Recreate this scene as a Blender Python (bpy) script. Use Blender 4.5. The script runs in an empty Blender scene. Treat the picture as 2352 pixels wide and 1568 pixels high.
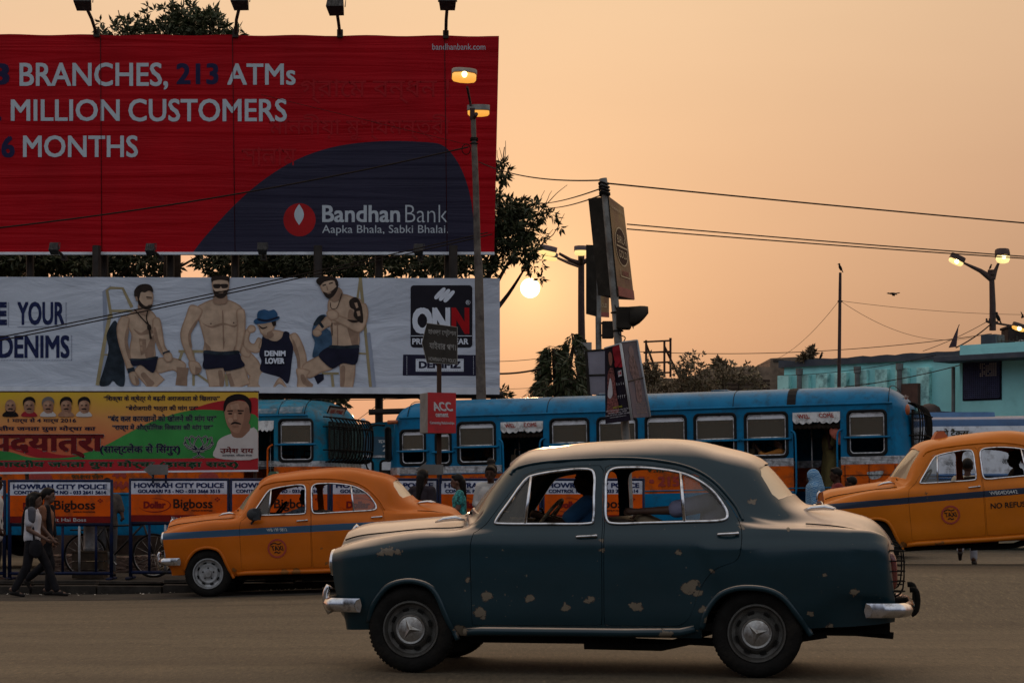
import bpy, bmesh, math, random
import numpy as np
from mathutils import Vector, Matrix, Euler
from mathutils.geometry import tessellate_polygon

rad = math.radians
SC = bpy.context.scene
COL = SC.collection
rng = random.Random(7)

# ---------------------------------------------------------------- camera
F, CX, HY, EYE = 4600.0, 1176.0, 1141.0, 1.25      # focal length / centre / horizon in photo units, eye height (m)
cd = bpy.data.cameras.new('camera')
cam = bpy.data.objects.new('camera', cd)
COL.objects.link(cam)
cam.location = (0, 0, EYE)
cam.rotation_euler = (rad(90), 0, 0)
cd.sensor_width = 36
cd.lens = 36 * F / 2352
cd.shift_y = (HY - 784) / 2352
cd.clip_start = .1
cd.clip_end = 3000
SC.camera = cam

# ---------------------------------------------------------------- light
SUN_EL, SUN_AZ = rad(5.95), rad(.52)
SUN_DIR = Vector((math.sin(SUN_AZ) * math.cos(SUN_EL), math.cos(SUN_AZ) * math.cos(SUN_EL), math.sin(SUN_EL)))
world = bpy.data.worlds.new('World')
SC.world = world
world.use_nodes = True
nt = world.node_tree
nt.nodes.clear()
def wn(t, **k):
    n = nt.nodes.new(t)
    for a, b in k.items(): setattr(n, a, b)
    return n
def wl(a, b): nt.links.new(a, b)
def wmath(op, a, b=None, clamp=False):
    n = wn('ShaderNodeMath', operation=op, use_clamp=clamp)
    for i, v in enumerate((a, b)):
        if v is None: continue
        if isinstance(v, (int, float)): n.inputs[i].default_value = v
        else: wl(v, n.inputs[i])
    return n.outputs[0]
def wramp(fac, stops, interp='EASE'):
    n = wn('ShaderNodeValToRGB')
    cr = n.color_ramp
    cr.interpolation = interp
    while len(cr.elements) < len(stops): cr.elements.new(.5)
    for e, (p, c) in zip(cr.elements, stops):
        e.position = p
        e.color = (*c, 1)
    wl(fac, n.inputs[0])
    return n.outputs[0]
def wmix(fac, a, b, mode='MIX'):
    n = wn('ShaderNodeMix', data_type='RGBA', blend_type=mode)
    if isinstance(fac, (int, float)): n.inputs[0].default_value = fac
    else: wl(fac, n.inputs[0])
    for i, v in ((6, a), (7, b)):
        if isinstance(v, tuple): n.inputs[i].default_value = (*v, 1)
        else: wl(v, n.inputs[i])
    return n.outputs[2]
tc = wn('ShaderNodeTexCoord')
sp = wn('ShaderNodeSeparateXYZ')
wl(tc.outputs['Generated'], sp.inputs[0])
X, Y, Z = sp.outputs
# dusk towards the sun: pink-orange haze low down, cream higher up, dimmer to the right
zf = wmath('MULTIPLY', Z, 2.0, True)
front_l = wramp(zf, [(0, (.82, .38, .225)), (.12, (.86, .41, .24)), (.30, (.86, .49, .295)), (.50, (.86, .59, .37)), (1, (1.3, .93, .60))], 'LINEAR')
front_r = wramp(zf, [(0, (.36, .20, .13)), (.15, (.45, .25, .16)), (.30, (.60, .35, .22)), (.50, (.76, .50, .31)), (1, (1.25, .88, .57))], 'LINEAR')
xf = wmath('ADD', wmath('MULTIPLY', X, 2.4), .42, True)
front = wmix(xf, front_l, front_r)
back = wramp(zf, [(0, (.030, .032, .038)), (.16, (.10, .11, .14)), (.5, (.46, .50, .60)), (1, (.62, .64, .68))], 'LINEAR')
yf = wmath('ADD', wmath('MULTIPLY', Y, 1.0), .25, True)
sky_col = wmix(yf, back, front)
# thin uneven cloud veils
nz = wn('ShaderNodeTexNoise')
nz.inputs['Scale'].default_value = 3.2
nz.inputs['Detail'].default_value = 5
mp = wn('ShaderNodeMapping')
mp.inputs['Scale'].default_value = (1, 1, 5)
wl(tc.outputs['Generated'], mp.inputs[0])
wl(mp.outputs[0], nz.inputs['Vector'])
veil = wmath('ADD', wmath('MULTIPLY', nz.outputs[0], .14), .93)
vm = wn('ShaderNodeVectorMath', operation='SCALE')
wl(sky_col, vm.inputs[0])
wl(veil, vm.inputs['Scale'])
# the sun's disc and its aureole in the haze
dt = wn('ShaderNodeVectorMath', operation='DOT_PRODUCT')
wl(tc.outputs['Generated'], dt.inputs[0])
dt.inputs[1].default_value = SUN_DIR
ang = wmath('ARCCOSINE', wmath('MINIMUM', dt.outputs['Value'], 1.0))
disc = wmath('SUBTRACT', 1.0, wmath('DIVIDE', wmath('SUBTRACT', ang, rad(.262)), rad(.02)), True)
disc = wmath('MINIMUM', wmath('MAXIMUM', disc, 0.0), 1.0)
glow = wmath('POWER', 2.718, wmath('DIVIDE', ang, -rad(1.3)))
glow2 = wmath('POWER', 2.718, wmath('DIVIDE', ang, -rad(5.0)))
g1 = wmix(wmath('MULTIPLY', glow, .50), (0, 0, 0), (1.0, .62, .22))
g2 = wmix(wmath('MULTIPLY', glow2, .10), (0, 0, 0), (1.0, .48, .10))
base_bg = wmix(1.0, wmix(1.0, vm.outputs[0], g1, 'ADD'), g2, 'ADD')
full = wmix(disc, base_bg, (9.0, 7.6, 4.6))
bg = wn('ShaderNodeBackground')
wl(full, bg.inputs[0])
bg.inputs[1].default_value = .93
ns = wn('ShaderNodeTexSky', sky_type='NISHITA')
ns.sun_disc = False
ns.sun_elevation = SUN_EL
ns.sun_rotation = SUN_AZ
ns.dust_density = 6
bg2 = wn('ShaderNodeBackground')
wl(ns.outputs[0], bg2.inputs[0])
bg2.inputs[1].default_value = .004
ad = wn('ShaderNodeAddShader')
wl(bg.outputs[0], ad.inputs[0])
wl(bg2.outputs[0], ad.inputs[1])
wo = wn('ShaderNodeOutputWorld')
wl(ad.outputs[0], wo.inputs[0])

sl = bpy.data.lights.new('sun', 'SUN')
sl.energy = .35
sl.angle = rad(.53)
sl.color = (1, .55, .26)
so = bpy.data.objects.new('sun', sl)
COL.objects.link(so)
so.rotation_euler = (-SUN_DIR).to_track_quat('-Z', 'Y').to_euler()
so.location = SUN_DIR * 200

vs = SC.view_settings
vs.view_transform = 'Standard'
vs.look = 'None'
vs.exposure = 0
vs.gamma = 1
SC.cycles.max_bounces = 8
SC.cycles.transparent_max_bounces = 24
SC.cycles.sample_clamp_indirect = 4
SC.cycles.use_denoising = True

# ---------------------------------------------------------------- helpers
def at(px, py, D):
    """world point at depth D (metres along the view) for a direction given in photo units"""
    return Vector(((px - CX) / F * D, D, EYE + (HY - py) / F * D))

MATS = {}
def mat(name, col, rough=.6, metal=0., var=.12, scale=6., bump=.0, bscale=40., dirt=None, dirt_amt=.0, dirt_scale=3., coat=0., spec=.5, emit=None, estr=0., trans=0., alpha=1.):
    if name in MATS: return MATS[name]
    if name.startswith(('print_', 'canvas', 'banner', 'portrait', 'letter', 'panel', 'poster')) or (max(col) < .06 and metal == 0): spec = .1
    m = bpy.data.materials.new(name)
    m.use_nodes = True
    t = m.node_tree
    b = t.nodes['Principled BSDF']
    co = t.nodes.new('ShaderNodeTexCoord').outputs['Object']
    c = None
    if var:
        n = t.nodes.new('ShaderNodeTexNoise')
        n.inputs['Scale'].default_value = scale
        n.inputs['Detail'].default_value = 6
        t.links.new(co, n.inputs['Vector'])
        r = t.nodes.new('ShaderNodeValToRGB')
        r.color_ramp.elements[0].position = .3
        r.color_ramp.elements[1].position = .72
        r.color_ramp.elements[0].color = (*[max(0, x * (1 - var)) for x in col], 1)
        r.color_ramp.elements[1].color = (*[min(1, x * (1 + var)) for x in col], 1)
        t.links.new(n.outputs[0], r.inputs[0])
        c = r.outputs[0]
    if dirt is not None:
        n2 = t.nodes.new('ShaderNodeTexNoise')
        n2.inputs['Scale'].default_value = dirt_scale
        n2.inputs['Detail'].default_value = 9
        n2.inputs['Roughness'].default_value = .65
        t.links.new(co, n2.inputs['Vector'])
        r2 = t.nodes.new('ShaderNodeMapRange')
        r2.inputs[1].default_value = .62 - dirt_amt * .3
        r2.inputs[2].default_value = .80 - dirt_amt * .2
        r2.clamp = True
        t.links.new(n2.outputs[0], r2.inputs[0])
        mx = t.nodes.new('ShaderNodeMix')
        mx.data_type = 'RGBA'
        t.links.new(r2.outputs[0], mx.inputs[0])
        if c is None: mx.inputs[6].default_value = (*col, 1)
        else: t.links.new(c, mx.inputs[6])
        mx.inputs[7].default_value = (*dirt, 1)
        c = mx.outputs[2]
    if c is None: b.inputs['Base Color'].default_value = (*col, 1)
    else: t.links.new(c, b.inputs['Base Color'])
    b.inputs['Roughness'].default_value = rough
    b.inputs['Metallic'].default_value = metal
    b.inputs['Coat Weight'].default_value = coat
    b.inputs['Coat Roughness'].default_value = .12
    b.inputs['Specular IOR Level'].default_value = spec
    b.inputs['Transmission Weight'].default_value = trans
    b.inputs['Alpha'].default_value = alpha
    if emit is not None:
        b.inputs['Emission Color'].default_value = (*emit, 1)
        b.inputs['Emission Strength'].default_value = estr
    if bump:
        n3 = t.nodes.new('ShaderNodeTexNoise')
        n3.inputs['Scale'].default_value = bscale
        n3.inputs['Detail'].default_value = 4
        t.links.new(co, n3.inputs['Vector'])
        bp = t.nodes.new('ShaderNodeBump')
        bp.inputs['Strength'].default_value = bump
        bp.inputs['Distance'].default_value = .02
        t.links.new(n3.outputs[0], bp.inputs['Height'])
        t.links.new(bp.outputs[0], b.inputs['Normal'])
    MATS[name] = m
    return m

def glass(name, tint, tr=.75, rough=.08, dust=(.25, .24, .22), ior=1.45):
    """window pane: part see-through, part dusty, part mirror"""
    if name in MATS: return MATS[name]
    m = bpy.data.materials.new(name)
    m.use_nodes = True
    t = m.node_tree
    t.nodes.clear()
    o = t.nodes.new('ShaderNodeOutputMaterial')
    a = t.nodes.new('ShaderNodeBsdfTransparent')
    a.inputs[0].default_value = (*tint, 1)
    d = t.nodes.new('ShaderNodeBsdfDiffuse')
    d.inputs[0].default_value = (*dust, 1)
    g = t.nodes.new('ShaderNodeBsdfGlossy')
    g.inputs['Roughness'].default_value = rough
    m1 = t.nodes.new('ShaderNodeMixShader')
    m1.inputs[0].default_value = 1 - tr
    t.links.new(a.outputs[0], m1.inputs[1])
    t.links.new(d.outputs[0], m1.inputs[2])
    fr = t.nodes.new('ShaderNodeFresnel')
    fr.inputs[0].default_value = ior
    m2 = t.nodes.new('ShaderNodeMixShader')
    t.links.new(fr.outputs[0], m2.inputs[0])
    t.links.new(m1.outputs[0], m2.inputs[1])
    t.links.new(g.outputs[0], m2.inputs[2])
    t.links.new(m2.outputs[0], o.inputs[0])
    MATS[name] = m
    return m

def tag(o, label=None, cat=None, group=None, kind=None):
    if label: o['label'] = label
    if cat: o['category'] = cat
    if group: o['group'] = group
    if kind: o['kind'] = kind
    return o

def thing(name, label, cat, loc=(0, 0, 0), rot=(0, 0, 0), group=None):
    o = bpy.data.objects.new(name, None)
    o.empty_display_size = .2
    COL.objects.link(o)
    o.location = loc
    o.rotation_euler = rot
    return tag(o, label, cat, group)

def mats_on(me, ms):
    for m in (ms if isinstance(ms, (list, tuple)) else [ms]): me.materials.append(m)

def link(name, me, parent=None):
    o = bpy.data.objects.new(name, me)
    COL.objects.link(o)
    if parent is not None: o.parent = parent
    return o

def root_of(o):
    while o.parent is not None: o = o.parent
    return o

class MB:
    """collects shapes into one mesh"""
    def __init__(s):
        s.v, s.f, s.m = [], [], []
    def add(s, vs, fs, mi=0):
        k = len(s.v)
        s.v += [tuple(v) for v in vs]
        s.f += [tuple(i + k for i in f) for f in fs]
        s.m += [mi] * len(fs)
    def box(s, c, d, rot=None, mi=0, taper=1.):
        x, y, z = d[0] / 2, d[1] / 2, d[2] / 2
        vs = [(-x, -y, -z), (x, -y, -z), (x, y, -z), (-x, y, -z), (-x * taper, -y * taper, z), (x * taper, -y * taper, z), (x * taper, y * taper, z), (-x * taper, y * taper, z)]
        if rot is not None:
            R = Euler(rot).to_matrix()
            vs = [R @ Vector(v) for v in vs]
        vs = [Vector(v) + Vector(c) for v in vs]
        s.add(vs, [(0, 3, 2, 1), (4, 5, 6, 7), (0, 1, 5, 4), (1, 2, 6, 5), (2, 3, 7, 6), (3, 0, 4, 7)], mi)
        return s
    def span(s, a, b, mi=0):
        s.box([(p + q) / 2 for p, q in zip(a, b)], [abs(q - p) for p, q in zip(a, b)], None, mi)
        return s
    def tube(s, pts, r, seg=8, mi=0, closed=False, caps=True):
        pts = [Vector(p) for p in pts]
        n = len(pts)
        rs = r if isinstance(r, (list, tuple)) else [r] * n
        k = len(s.v)
        up = None
        for i, p in enumerate(pts):
            if closed: t = pts[(i + 1) % n] - pts[i - 1]
            else: t = pts[min(i + 1, n - 1)] - pts[max(i - 1, 0)]
            if t.length < 1e-9: t = Vector((0, 0, 1))
            t.normalize()
            if up is None:
                up = Vector((0, 0, 1)) if abs(t.z) < .9 else Vector((1, 0, 0))
            a = up - t * up.dot(t)
            if a.length < 1e-6: a = t.orthogonal()
            a.normalize()
            up = a
            b = t.cross(a)
            for j in range(seg):
                w = 2 * math.pi * j / seg
                s.v.append(tuple(p + (a * math.cos(w) + b * math.sin(w)) * rs[i]))
        for i in range(n if closed else n - 1):
            for j in range(seg):
                i2 = (i + 1) % n
                s.f.append((k + i * seg + j, k + i * seg + (j + 1) % seg, k + i2 * seg + (j + 1) % seg, k + i2 * seg + j))
                s.m.append(mi)
        if caps and not closed:
            s.f.append(tuple(k + j for j in reversed(range(seg))))
            s.f.append(tuple(k + (n - 1) * seg + j for j in range(seg)))
            s.m += [mi, mi]
        return s
    def lathe(s, prof, c=(0, 0, 0), axis='Z', seg=24, mi=0):
        """prof: list of (r, h)"""
        k = len(s.v)
        for r, h in prof:
            for j in range(seg):
                w = 2 * math.pi * j / seg
                a, b = r * math.cos(w), r * math.sin(w)
                p = {'Z': (a, b, h), 'Y': (a, h, b), 'X': (h, a, b)}[axis]
                s.v.append(tuple(p[i] + c[i] for i in range(3)))
        for i in range(len(prof) - 1):
            for j in range(seg):
                q = (k + i * seg + j, k + i * seg + (j + 1) % seg, k + (i + 1) * seg + (j + 1) % seg, k + (i + 1) * seg + j)
                s.f.append(q if axis != 'Y' else q[::-1])
                s.m.append(mi)
        return s
    def ell(s, c, r, seg=16, rings=10, rot=None, mi=0):
        k = len(s.v)
        R = Euler(rot).to_matrix() if rot is not None else None
        for i in range(rings + 1):
            t = math.pi * i / rings
            for j in range(seg):
                w = 2 * math.pi * j / seg
                p = Vector((r[0] * math.sin(t) * math.cos(w), r[1] * math.sin(t) * math.sin(w), r[2] * math.cos(t)))
                if R is not None: p = R @ p
                s.v.append(tuple(p + Vector(c)))
        for i in range(rings):
            for j in range(seg):
                s.f.append((k + i * seg + j, k + (i + 1) * seg + j, k + (i + 1) * seg + (j + 1) % seg, k + i * seg + (j + 1) % seg))
                s.m.append(mi)
        return s
    def cap(s, a, b, ra, rb, seg=12, mi=0):
        """a limb: tapered tube with round ends"""
        a, b = Vector(a), Vector(b)
        d = (b - a)
        L = d.length
        if L < 1e-6: return s
        d.normalize()
        pts, rs = [], []
        for i in range(5):
            t = math.pi / 2 * i / 4
            pts.append(a - d * ra * math.cos(t))
            rs.append(max(ra * math.sin(t), .0005))
        for i in range(5):
            t = math.pi / 2 * i / 4
            pts.append(b + d * rb * math.sin(t))
            rs.append(max(rb * math.cos(t), .0005))
        return s.tube(pts, rs, seg, mi)
    def poly(s, pts, mi=0):
        """flat filled outline given as 3-D points (may be concave)"""
        pts = [Vector(p) for p in pts]
        tr = tessellate_polygon([pts])
        s.add(pts, [tuple(t) for t in tr], mi)
        return s
    def prism(s, pts, dv, mi=0):
        """outline extruded along dv"""
        pts = [Vector(p) for p in pts]
        dv = Vector(dv)
        tr = [tuple(t) for t in tessellate_polygon([pts])]
        n = len(pts)
        nrm = Vector((0, 0, 0))
        for i in range(n): nrm += pts[i].cross(pts[(i + 1) % n])
        t0 = tr[0]
        tn = (pts[t0[1]] - pts[t0[0]]).cross(pts[t0[2]] - pts[t0[0]])
        if tn.dot(dv) > 0: tr = [t[::-1] for t in tr]
        fs = list(tr) + [tuple(i + n for i in t[::-1]) for t in tr]
        for i in range(n):
            j = (i + 1) % n
            fs.append((i, j, j + n, i + n) if nrm.dot(dv) < 0 else (j, i, i + n, j + n))
        s.add(pts + [p + dv for p in pts], fs, mi)
        return s
    def loft(s, rows, mi=0, closed=False):
        k = len(s.v)
        n = len(rows[0])
        for r in rows: s.v += [tuple(p) for p in r]
        for i in range(len(rows) - 1):
            for j in range(n if closed else n - 1):
                j2 = (j + 1) % n
                s.f.append((k + i * n + j, k + i * n + j2, k + (i + 1) * n + j2, k + (i + 1) * n + j))
                s.m.append(mi)
        return s
    def mesh(s, name, ms=None, smooth=0):
        me = bpy.data.meshes.new(name)
        me.from_pydata(s.v, [], s.f)
        if ms is not None: mats_on(me, ms)
        if s.m: me.polygons.foreach_set('material_index', s.m)
        finish(me, smooth)
        return me
    def build(s, name, ms, parent=None, smooth=0, bevel=0):
        """vertices are given in world space when there is no parent, else in the parent's space"""
        o = link(name, s.mesh(name, ms, smooth), parent)
        if bevel:
            md = o.modifiers.new('bevel', 'BEVEL')
            md.width = bevel
            md.segments = 2
            md.limit_method = 'ANGLE'
        return o

def finish(me, smooth=0):
    me.update()
    if smooth:
        me.polygons.foreach_set('use_smooth', [True] * len(me.polygons))
        if smooth < 179: me.set_sharp_from_angle(angle=rad(smooth))
    me.update()

def evaluated(ob):
    dg = bpy.context.evaluated_depsgraph_get()
    return bpy.data.meshes.new_from_object(ob.evaluated_get(dg))

def with_mods(me, *mods):
    """apply modifiers to a mesh: each (type, dict); objects in dicts are allowed"""
    o = bpy.data.objects.new('tmp', me)
    COL.objects.link(o)
    for ty, kw in mods:
        md = o.modifiers.new(ty, ty)
        for a, b in kw.items(): setattr(md, a, b)
    r = evaluated(o)
    bpy.data.objects.remove(o)
    return r

def tmp_obj(me):
    o = bpy.data.objects.new('tmp', me)
    COL.objects.link(o)
    return o

def boolean(me, cutter, op='DIFFERENCE'):
    c = tmp_obj(cutter)
    r = with_mods(me, ('BOOLEAN', dict(object=c, operation=op, solver='EXACT')))
    bpy.data.objects.remove(c)
    return r

def crom(pts, n=6, closed=True):
    """Catmull-Rom through points"""
    pts = [Vector(p) for p in pts]
    N = len(pts)
    out = []
    for i in range(N if closed else N - 1):
        if closed: p0, p1, p2, p3 = pts[i - 1], pts[i], pts[(i + 1) % N], pts[(i + 2) % N]
        else: p0, p1, p2, p3 = pts[max(i - 1, 0)], pts[i], pts[i + 1], pts[min(i + 2, N - 1)]
        for k in range(n):
            t = k / n
            out.append(.5 * ((2 * p1) + (p2 - p0) * t + (2 * p0 - 5 * p1 + 4 * p2 - p3) * t * t + (3 * p1 - p0 - 3 * p2 + p3) * t ** 3))
    if not closed: out.append(pts[-1])
    return out

def rrect(x0, z0, x1, z1, r, n=5):
    out = []
    for cx, cz, a in ((x1 - r, z0 + r, -90), (x1 - r, z1 - r, 0), (x0 + r, z1 - r, 90), (x0 + r, z0 + r, 180)):
        for k in range(n + 1):
            w = rad(a + 90 * k / n)
            out.append((cx + r * math.cos(w), cz + r * math.sin(w)))
    return out

_TXT = {}
def text_mesh(s, bold=0.):
    """lettering as flat triangles in the unit of its own letter height"""
    key = (s, bold)
    if key in _TXT: return _TXT[key]
    c = bpy.data.curves.new('t', 'FONT')
    c.body = s
    c.offset = bold
    c.resolution_u = 3
    c.align_x = 'CENTER'
    o = tmp_obj(c)
    me = evaluated(o)
    v = np.zeros(len(me.vertices) * 3)
    me.vertices.foreach_get('co', v)
    v = v.reshape(-1, 3)[:, :2]
    fs = [tuple(p.vertices) for p in me.polygons]
    bpy.data.objects.remove(o)
    bpy.data.meshes.remove(me)
    _TXT[key] = (v, fs)
    return _TXT[key]

def deva(s):
    """put the short-i sign before its consonant, as it is read"""
    out = []
    for ch in s:
        if ch in '\u093f\u09bf\u09c7\u09c8':
            i = len(out) - 1
            while i > 0 and out[i - 1] in '\u094d\u09cd': i -= 2
            out.insert(max(i, 0), ch)
        else: out.append(ch)
    return ''.join(out)

def write(mb, s, fn, x0, y0, x1, y1, mi=0, bold=0., slant=0., grow=0.):
    """letters of s fitted into the box (x0..x1, y0 top .. y1 bottom) of the surface map fn(x, y, off)"""
    v, fs = text_mesh(s, min(bold, 0.))
    if len(v) == 0: return
    a, b = v.min(0), v.max(0)
    w = np.maximum(b - a, 1e-6)
    u = (v - a) / w
    b = abs(bold) * 1.0 if bold > .012 else 0.
    A_, B_, C_ = Vector(fn(x0, y0)), Vector(fn(x1, y0)), Vector(fn(x0, y1))
    n = (B_ - A_).cross(C_ - A_).normalized()
    if n.y > 0 or (abs(n.y) < .05 and n.x < 0): n = -n
    sx, sy = b / w[0], b / w[1]
    step = .0002 + A_.length * 4e-6
    for k, (dx, dy) in enumerate(((0, 0), (-1, -.7), (1, .7), (-1, .7), (1, -.7)) if b else ((0, 0),)):
        pts = []
        for q in u:
            qx = sx + q[0] * (1 - 2 * sx) + dx * sx
            qy = sy + q[1] * (1 - 2 * sy) + dy * sy
            p = fn(x0 + (x1 - x0) * qx + slant * (y1 - y0) * (qy - .5), y1 + (y0 - y1) * qy)
            pts.append(Vector(p) + n * step * k)
        mb.add(pts, fs, mi)
# ================================================================ the ground
def sstep(a, b, x):
    t = min(1, max(0, (x - a) / (b - a)))
    return t * t * (3 - 2 * t)
def gz(x, y):
    """road height: dips at the left beyond the crown, climbs at the right"""
    return .40 * sstep(1.6, 4.2, x) * sstep(18.5, 22.5, y) * (1 - .45 * sstep(25, 30, y)) - .11 * sstep(-1, -6, x) * sstep(19, 27, y)

def road_mat():
    m = bpy.data.materials.new('asphalt')
    m.use_nodes = True
    t = m.node_tree
    b = t.nodes['Principled BSDF']
    co = t.nodes.new('ShaderNodeTexCoord').outputs['Object']
    def noise(sc, det=6, vec=co, ro=.6):
        n = t.nodes.new('ShaderNodeTexNoise')
        n.inputs['Scale'].default_value = sc
        n.inputs['Detail'].default_value = det
        n.inputs['Roughness'].default_value = ro
        t.links.new(vec, n.inputs['Vector'])
        return n.outputs[0]
    def ramp(fac, st):
        r = t.nodes.new('ShaderNodeValToRGB')
        while len(r.color_ramp.elements) < len(st): r.color_ramp.elements.new(.5)
        for e, (p, c) in zip(r.color_ramp.elements, st):
            e.position = p
            e.color = (*c, 1)
        t.links.new(fac, r.inputs[0])
        return r.outputs[0]
    def mix(f, a, c, mode='MIX'):
        n = t.nodes.new('ShaderNodeMix')
        n.data_type = 'RGBA'
        n.blend_type = mode
        if isinstance(f, float): n.inputs[0].default_value = f
        else: t.links.new(f, n.inputs[0])
        t.links.new(a, n.inputs[6])
        t.links.new(c, n.inputs[7])
        return n.outputs[2]
    mp = t.nodes.new('ShaderNodeMapping')
    mp.inputs['Scale'].default_value = (.35, 1.6, 1)
    t.links.new(co, mp.inputs[0])
    big = ramp(noise(.8, 6, mp.outputs[0]), [(.3, (.066, .051, .033)), (.55, (.088, .069, .044)), (.75, (.108, .086, .055))])
    grain = ramp(noise(48, 4), [(.30, (.35, .34, .33)), (.5, (.95, .95, .95)), (.68, (1.75, 1.68, 1.55))])
    gm = t.nodes.new('ShaderNodeMapping')
    gm.inputs['Scale'].default_value = (1, .16, 1)
    t.links.new(co, gm.inputs[0])
    grain2 = ramp(noise(30, 3, gm.outputs[0], .7), [(.30, (.62, .60, .58)), (.48, (.95, .95, .95)), (.60, (1.05, 1.05, 1.05)), (.70, (1.7, 1.62, 1.5))])
    col = mix(1.0, mix(.6, big, grain, 'MULTIPLY'), grain2, 'MULTIPLY')
    grit = ramp(noise(28, 2), [(.66, (0, 0, 0)), (.74, (1, 1, 1))])
    vor = t.nodes.new('ShaderNodeTexVoronoi')
    vor.feature = 'DISTANCE_TO_EDGE'
    vor.inputs['Scale'].default_value = .55
    wob = t.nodes.new('ShaderNodeVectorMath')
    wob.operation = 'MULTIPLY_ADD'
    nn = t.nodes.new('ShaderNodeTexNoise')
    nn.inputs['Scale'].default_value = 2.5
    t.links.new(co, nn.inputs['Vector'])
    t.links.new(nn.outputs['Color'], wob.inputs[0])
    wob.inputs[1].default_value = (.7, .7, 0)
    t.links.new(co, wob.inputs[2])
    t.links.new(wob.outputs[0], vor.inputs['Vector'])
    crack = ramp(vor.outputs['Distance'], [(.0, (.35, .33, .3)), (.012, (1, 1, 1))])
    col = mix(.55, col, crack, 'MULTIPLY')
    mp2 = t.nodes.new('ShaderNodeMapping')
    mp2.inputs['Scale'].default_value = (.06, 1.1, 1)
    t.links.new(co, mp2.inputs[0])
    col = mix(.4, col, ramp(noise(1.3, 5, mp2.outputs[0]), [(.36, (.62, .60, .58)), (.5, (1, 1, 1)), (.64, (1.2, 1.18, 1.15))]), 'MULTIPLY')
    stain = ramp(noise(.55, 7, co, .7), [(.60, (1, 1, 1)), (.70, (.55, .53, .5))])
    col = mix(.7, col, stain, 'MULTIPLY')
    lightc = t.nodes.new('ShaderNodeRGB')
    lightc.outputs[0].default_value = (.22, .19, .14, 1)
    sepg = t.nodes.new('ShaderNodeMath')
    sepg.operation = 'MULTIPLY'
    t.links.new(grit, sepg.inputs[0])
    sepg.inputs[1].default_value = .35
    col = mix(sepg.outputs[0], col, lightc.outputs[0])
    t.links.new(col, b.inputs['Base Color'])
    b.inputs['Roughness'].default_value = .72
    b.inputs['Specular IOR Level'].default_value = .3
    bp = t.nodes.new('ShaderNodeBump')
    bp.inputs['Strength'].default_value = .55
    bp.inputs['Distance'].default_value = .012
    t.links.new(noise(60, 4), bp.inputs['Height'])
    t.links.new(bp.outputs[0], b.inputs['Normal'])
    return m
ASPH = road_mat()

def ground_sheet():
    xs = [-1500, -300, -80, -40, -25] + [(-16 + .8 * i) for i in range(41)] + [25, 40, 80, 300, 1500]
    ys = [-1500, -200, -50, -10, 0] + [4 + 1.5 * i for i in range(8)] + [16.5 + .5 * i for i in range(46)] + [44, 55, 80, 150, 400, 2000]
    mb = MB()
    mb.loft([[(x, y, gz(x, y)) for y in ys] for x in xs])
    mb.f = [f[::-1] for f in mb.f]
    o = mb.build('road', ASPH, None, 60)
    tag(o, None, None, None, 'structure')
ground_sheet()
# dark strip in front of the kerb
PATCH = mat('dark_asphalt', (.048, .042, .036), .85, var=.3, scale=5, bump=.4, bscale=70, dirt=(.075, .062, .048), dirt_amt=.4, dirt_scale=2)
mb = MB()
rows = []
for i in range(60):
    x = -14 + i * .3
    rows.append([(x, y, gz(x, y) + .004) for y in (26.2 + .06 * math.sin(x * 3), 26.8, 27.4, 27.95)])
mb.loft(rows)
mb.f = [f[::-1] for f in mb.f]
tag(mb.build('road_gutter', PATCH, None, 60), None, None, None, 'structure')
KD = 28.0
STONE = mat('kerb_stone', (.045, .038, .032), .85, var=.35, scale=4, bump=.5, bscale=25, dirt=(.018, .015, .013), dirt_amt=.5)
PAVE = mat('pavement_concrete', (.042, .036, .030), .9, var=.3, scale=3, bump=.4, bscale=30, dirt=(.02, .017, .014), dirt_amt=.5)
kerb = MB()
for i in range(17):
    x0 = -15 + i * .92
    if x0 > 1.6: break
    z = gz(x0, KD)
    j = rng.uniform(-.012, .012)
    kerb.box((x0 + .45, KD + .13 + j, z + .045), (.90, .26, .15 + rng.uniform(-.01, .01)), (rng.uniform(-.02, .02), rng.uniform(-.012, .012), rng.uniform(-.015, .015)))
    kerb.box((x0 + .40, KD + .42 + j, z + .115), (.88, .22, .13 + rng.uniform(-.02, .01)), (rng.uniform(-.03, .03), rng.uniform(-.015, .015), 0))
tag(kerb.build('kerb', STONE, None, 0, .012), None, None, None, 'structure')
mb = MB()
rows = []
for i in range(30):
    x = -16 + i * .62
    rows.append([(x, y, gz(x, KD) + .14 - .002 * (y - KD)) for y in (KD + .2, 29.5, 31, 32.6)])
    if i == 29: pass
mb.loft(rows)
mb.f = [f[::-1] for f in mb.f]
tag(mb.build('pavement', PAVE, None, 60), None, None, None, 'structure')
# litter along the gutter: too many scraps to count
mb = MB()
for i in range(150):
    x = rng.uniform(-11, -1.5)
    y = KD - abs(rng.gauss(0, .25)) - .03
    s = rng.uniform(.008, .03)
    a = rng.uniform(0, 6)
    z = gz(x, y) + .012
    mb.add([(x + s * math.cos(a + k * 1.57) * rng.uniform(.5, 1), y + s * math.sin(a + k * 1.57), z + rng.uniform(0, .012)) for k in range(4)], [(0, 1, 2, 3)])
tag(mb.build('litter', mat('litter_paper', (.5, .47, .42), .9, var=.5, scale=9)), 'scraps of pale litter along the foot of the kerb', None, None, 'stuff')
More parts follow.
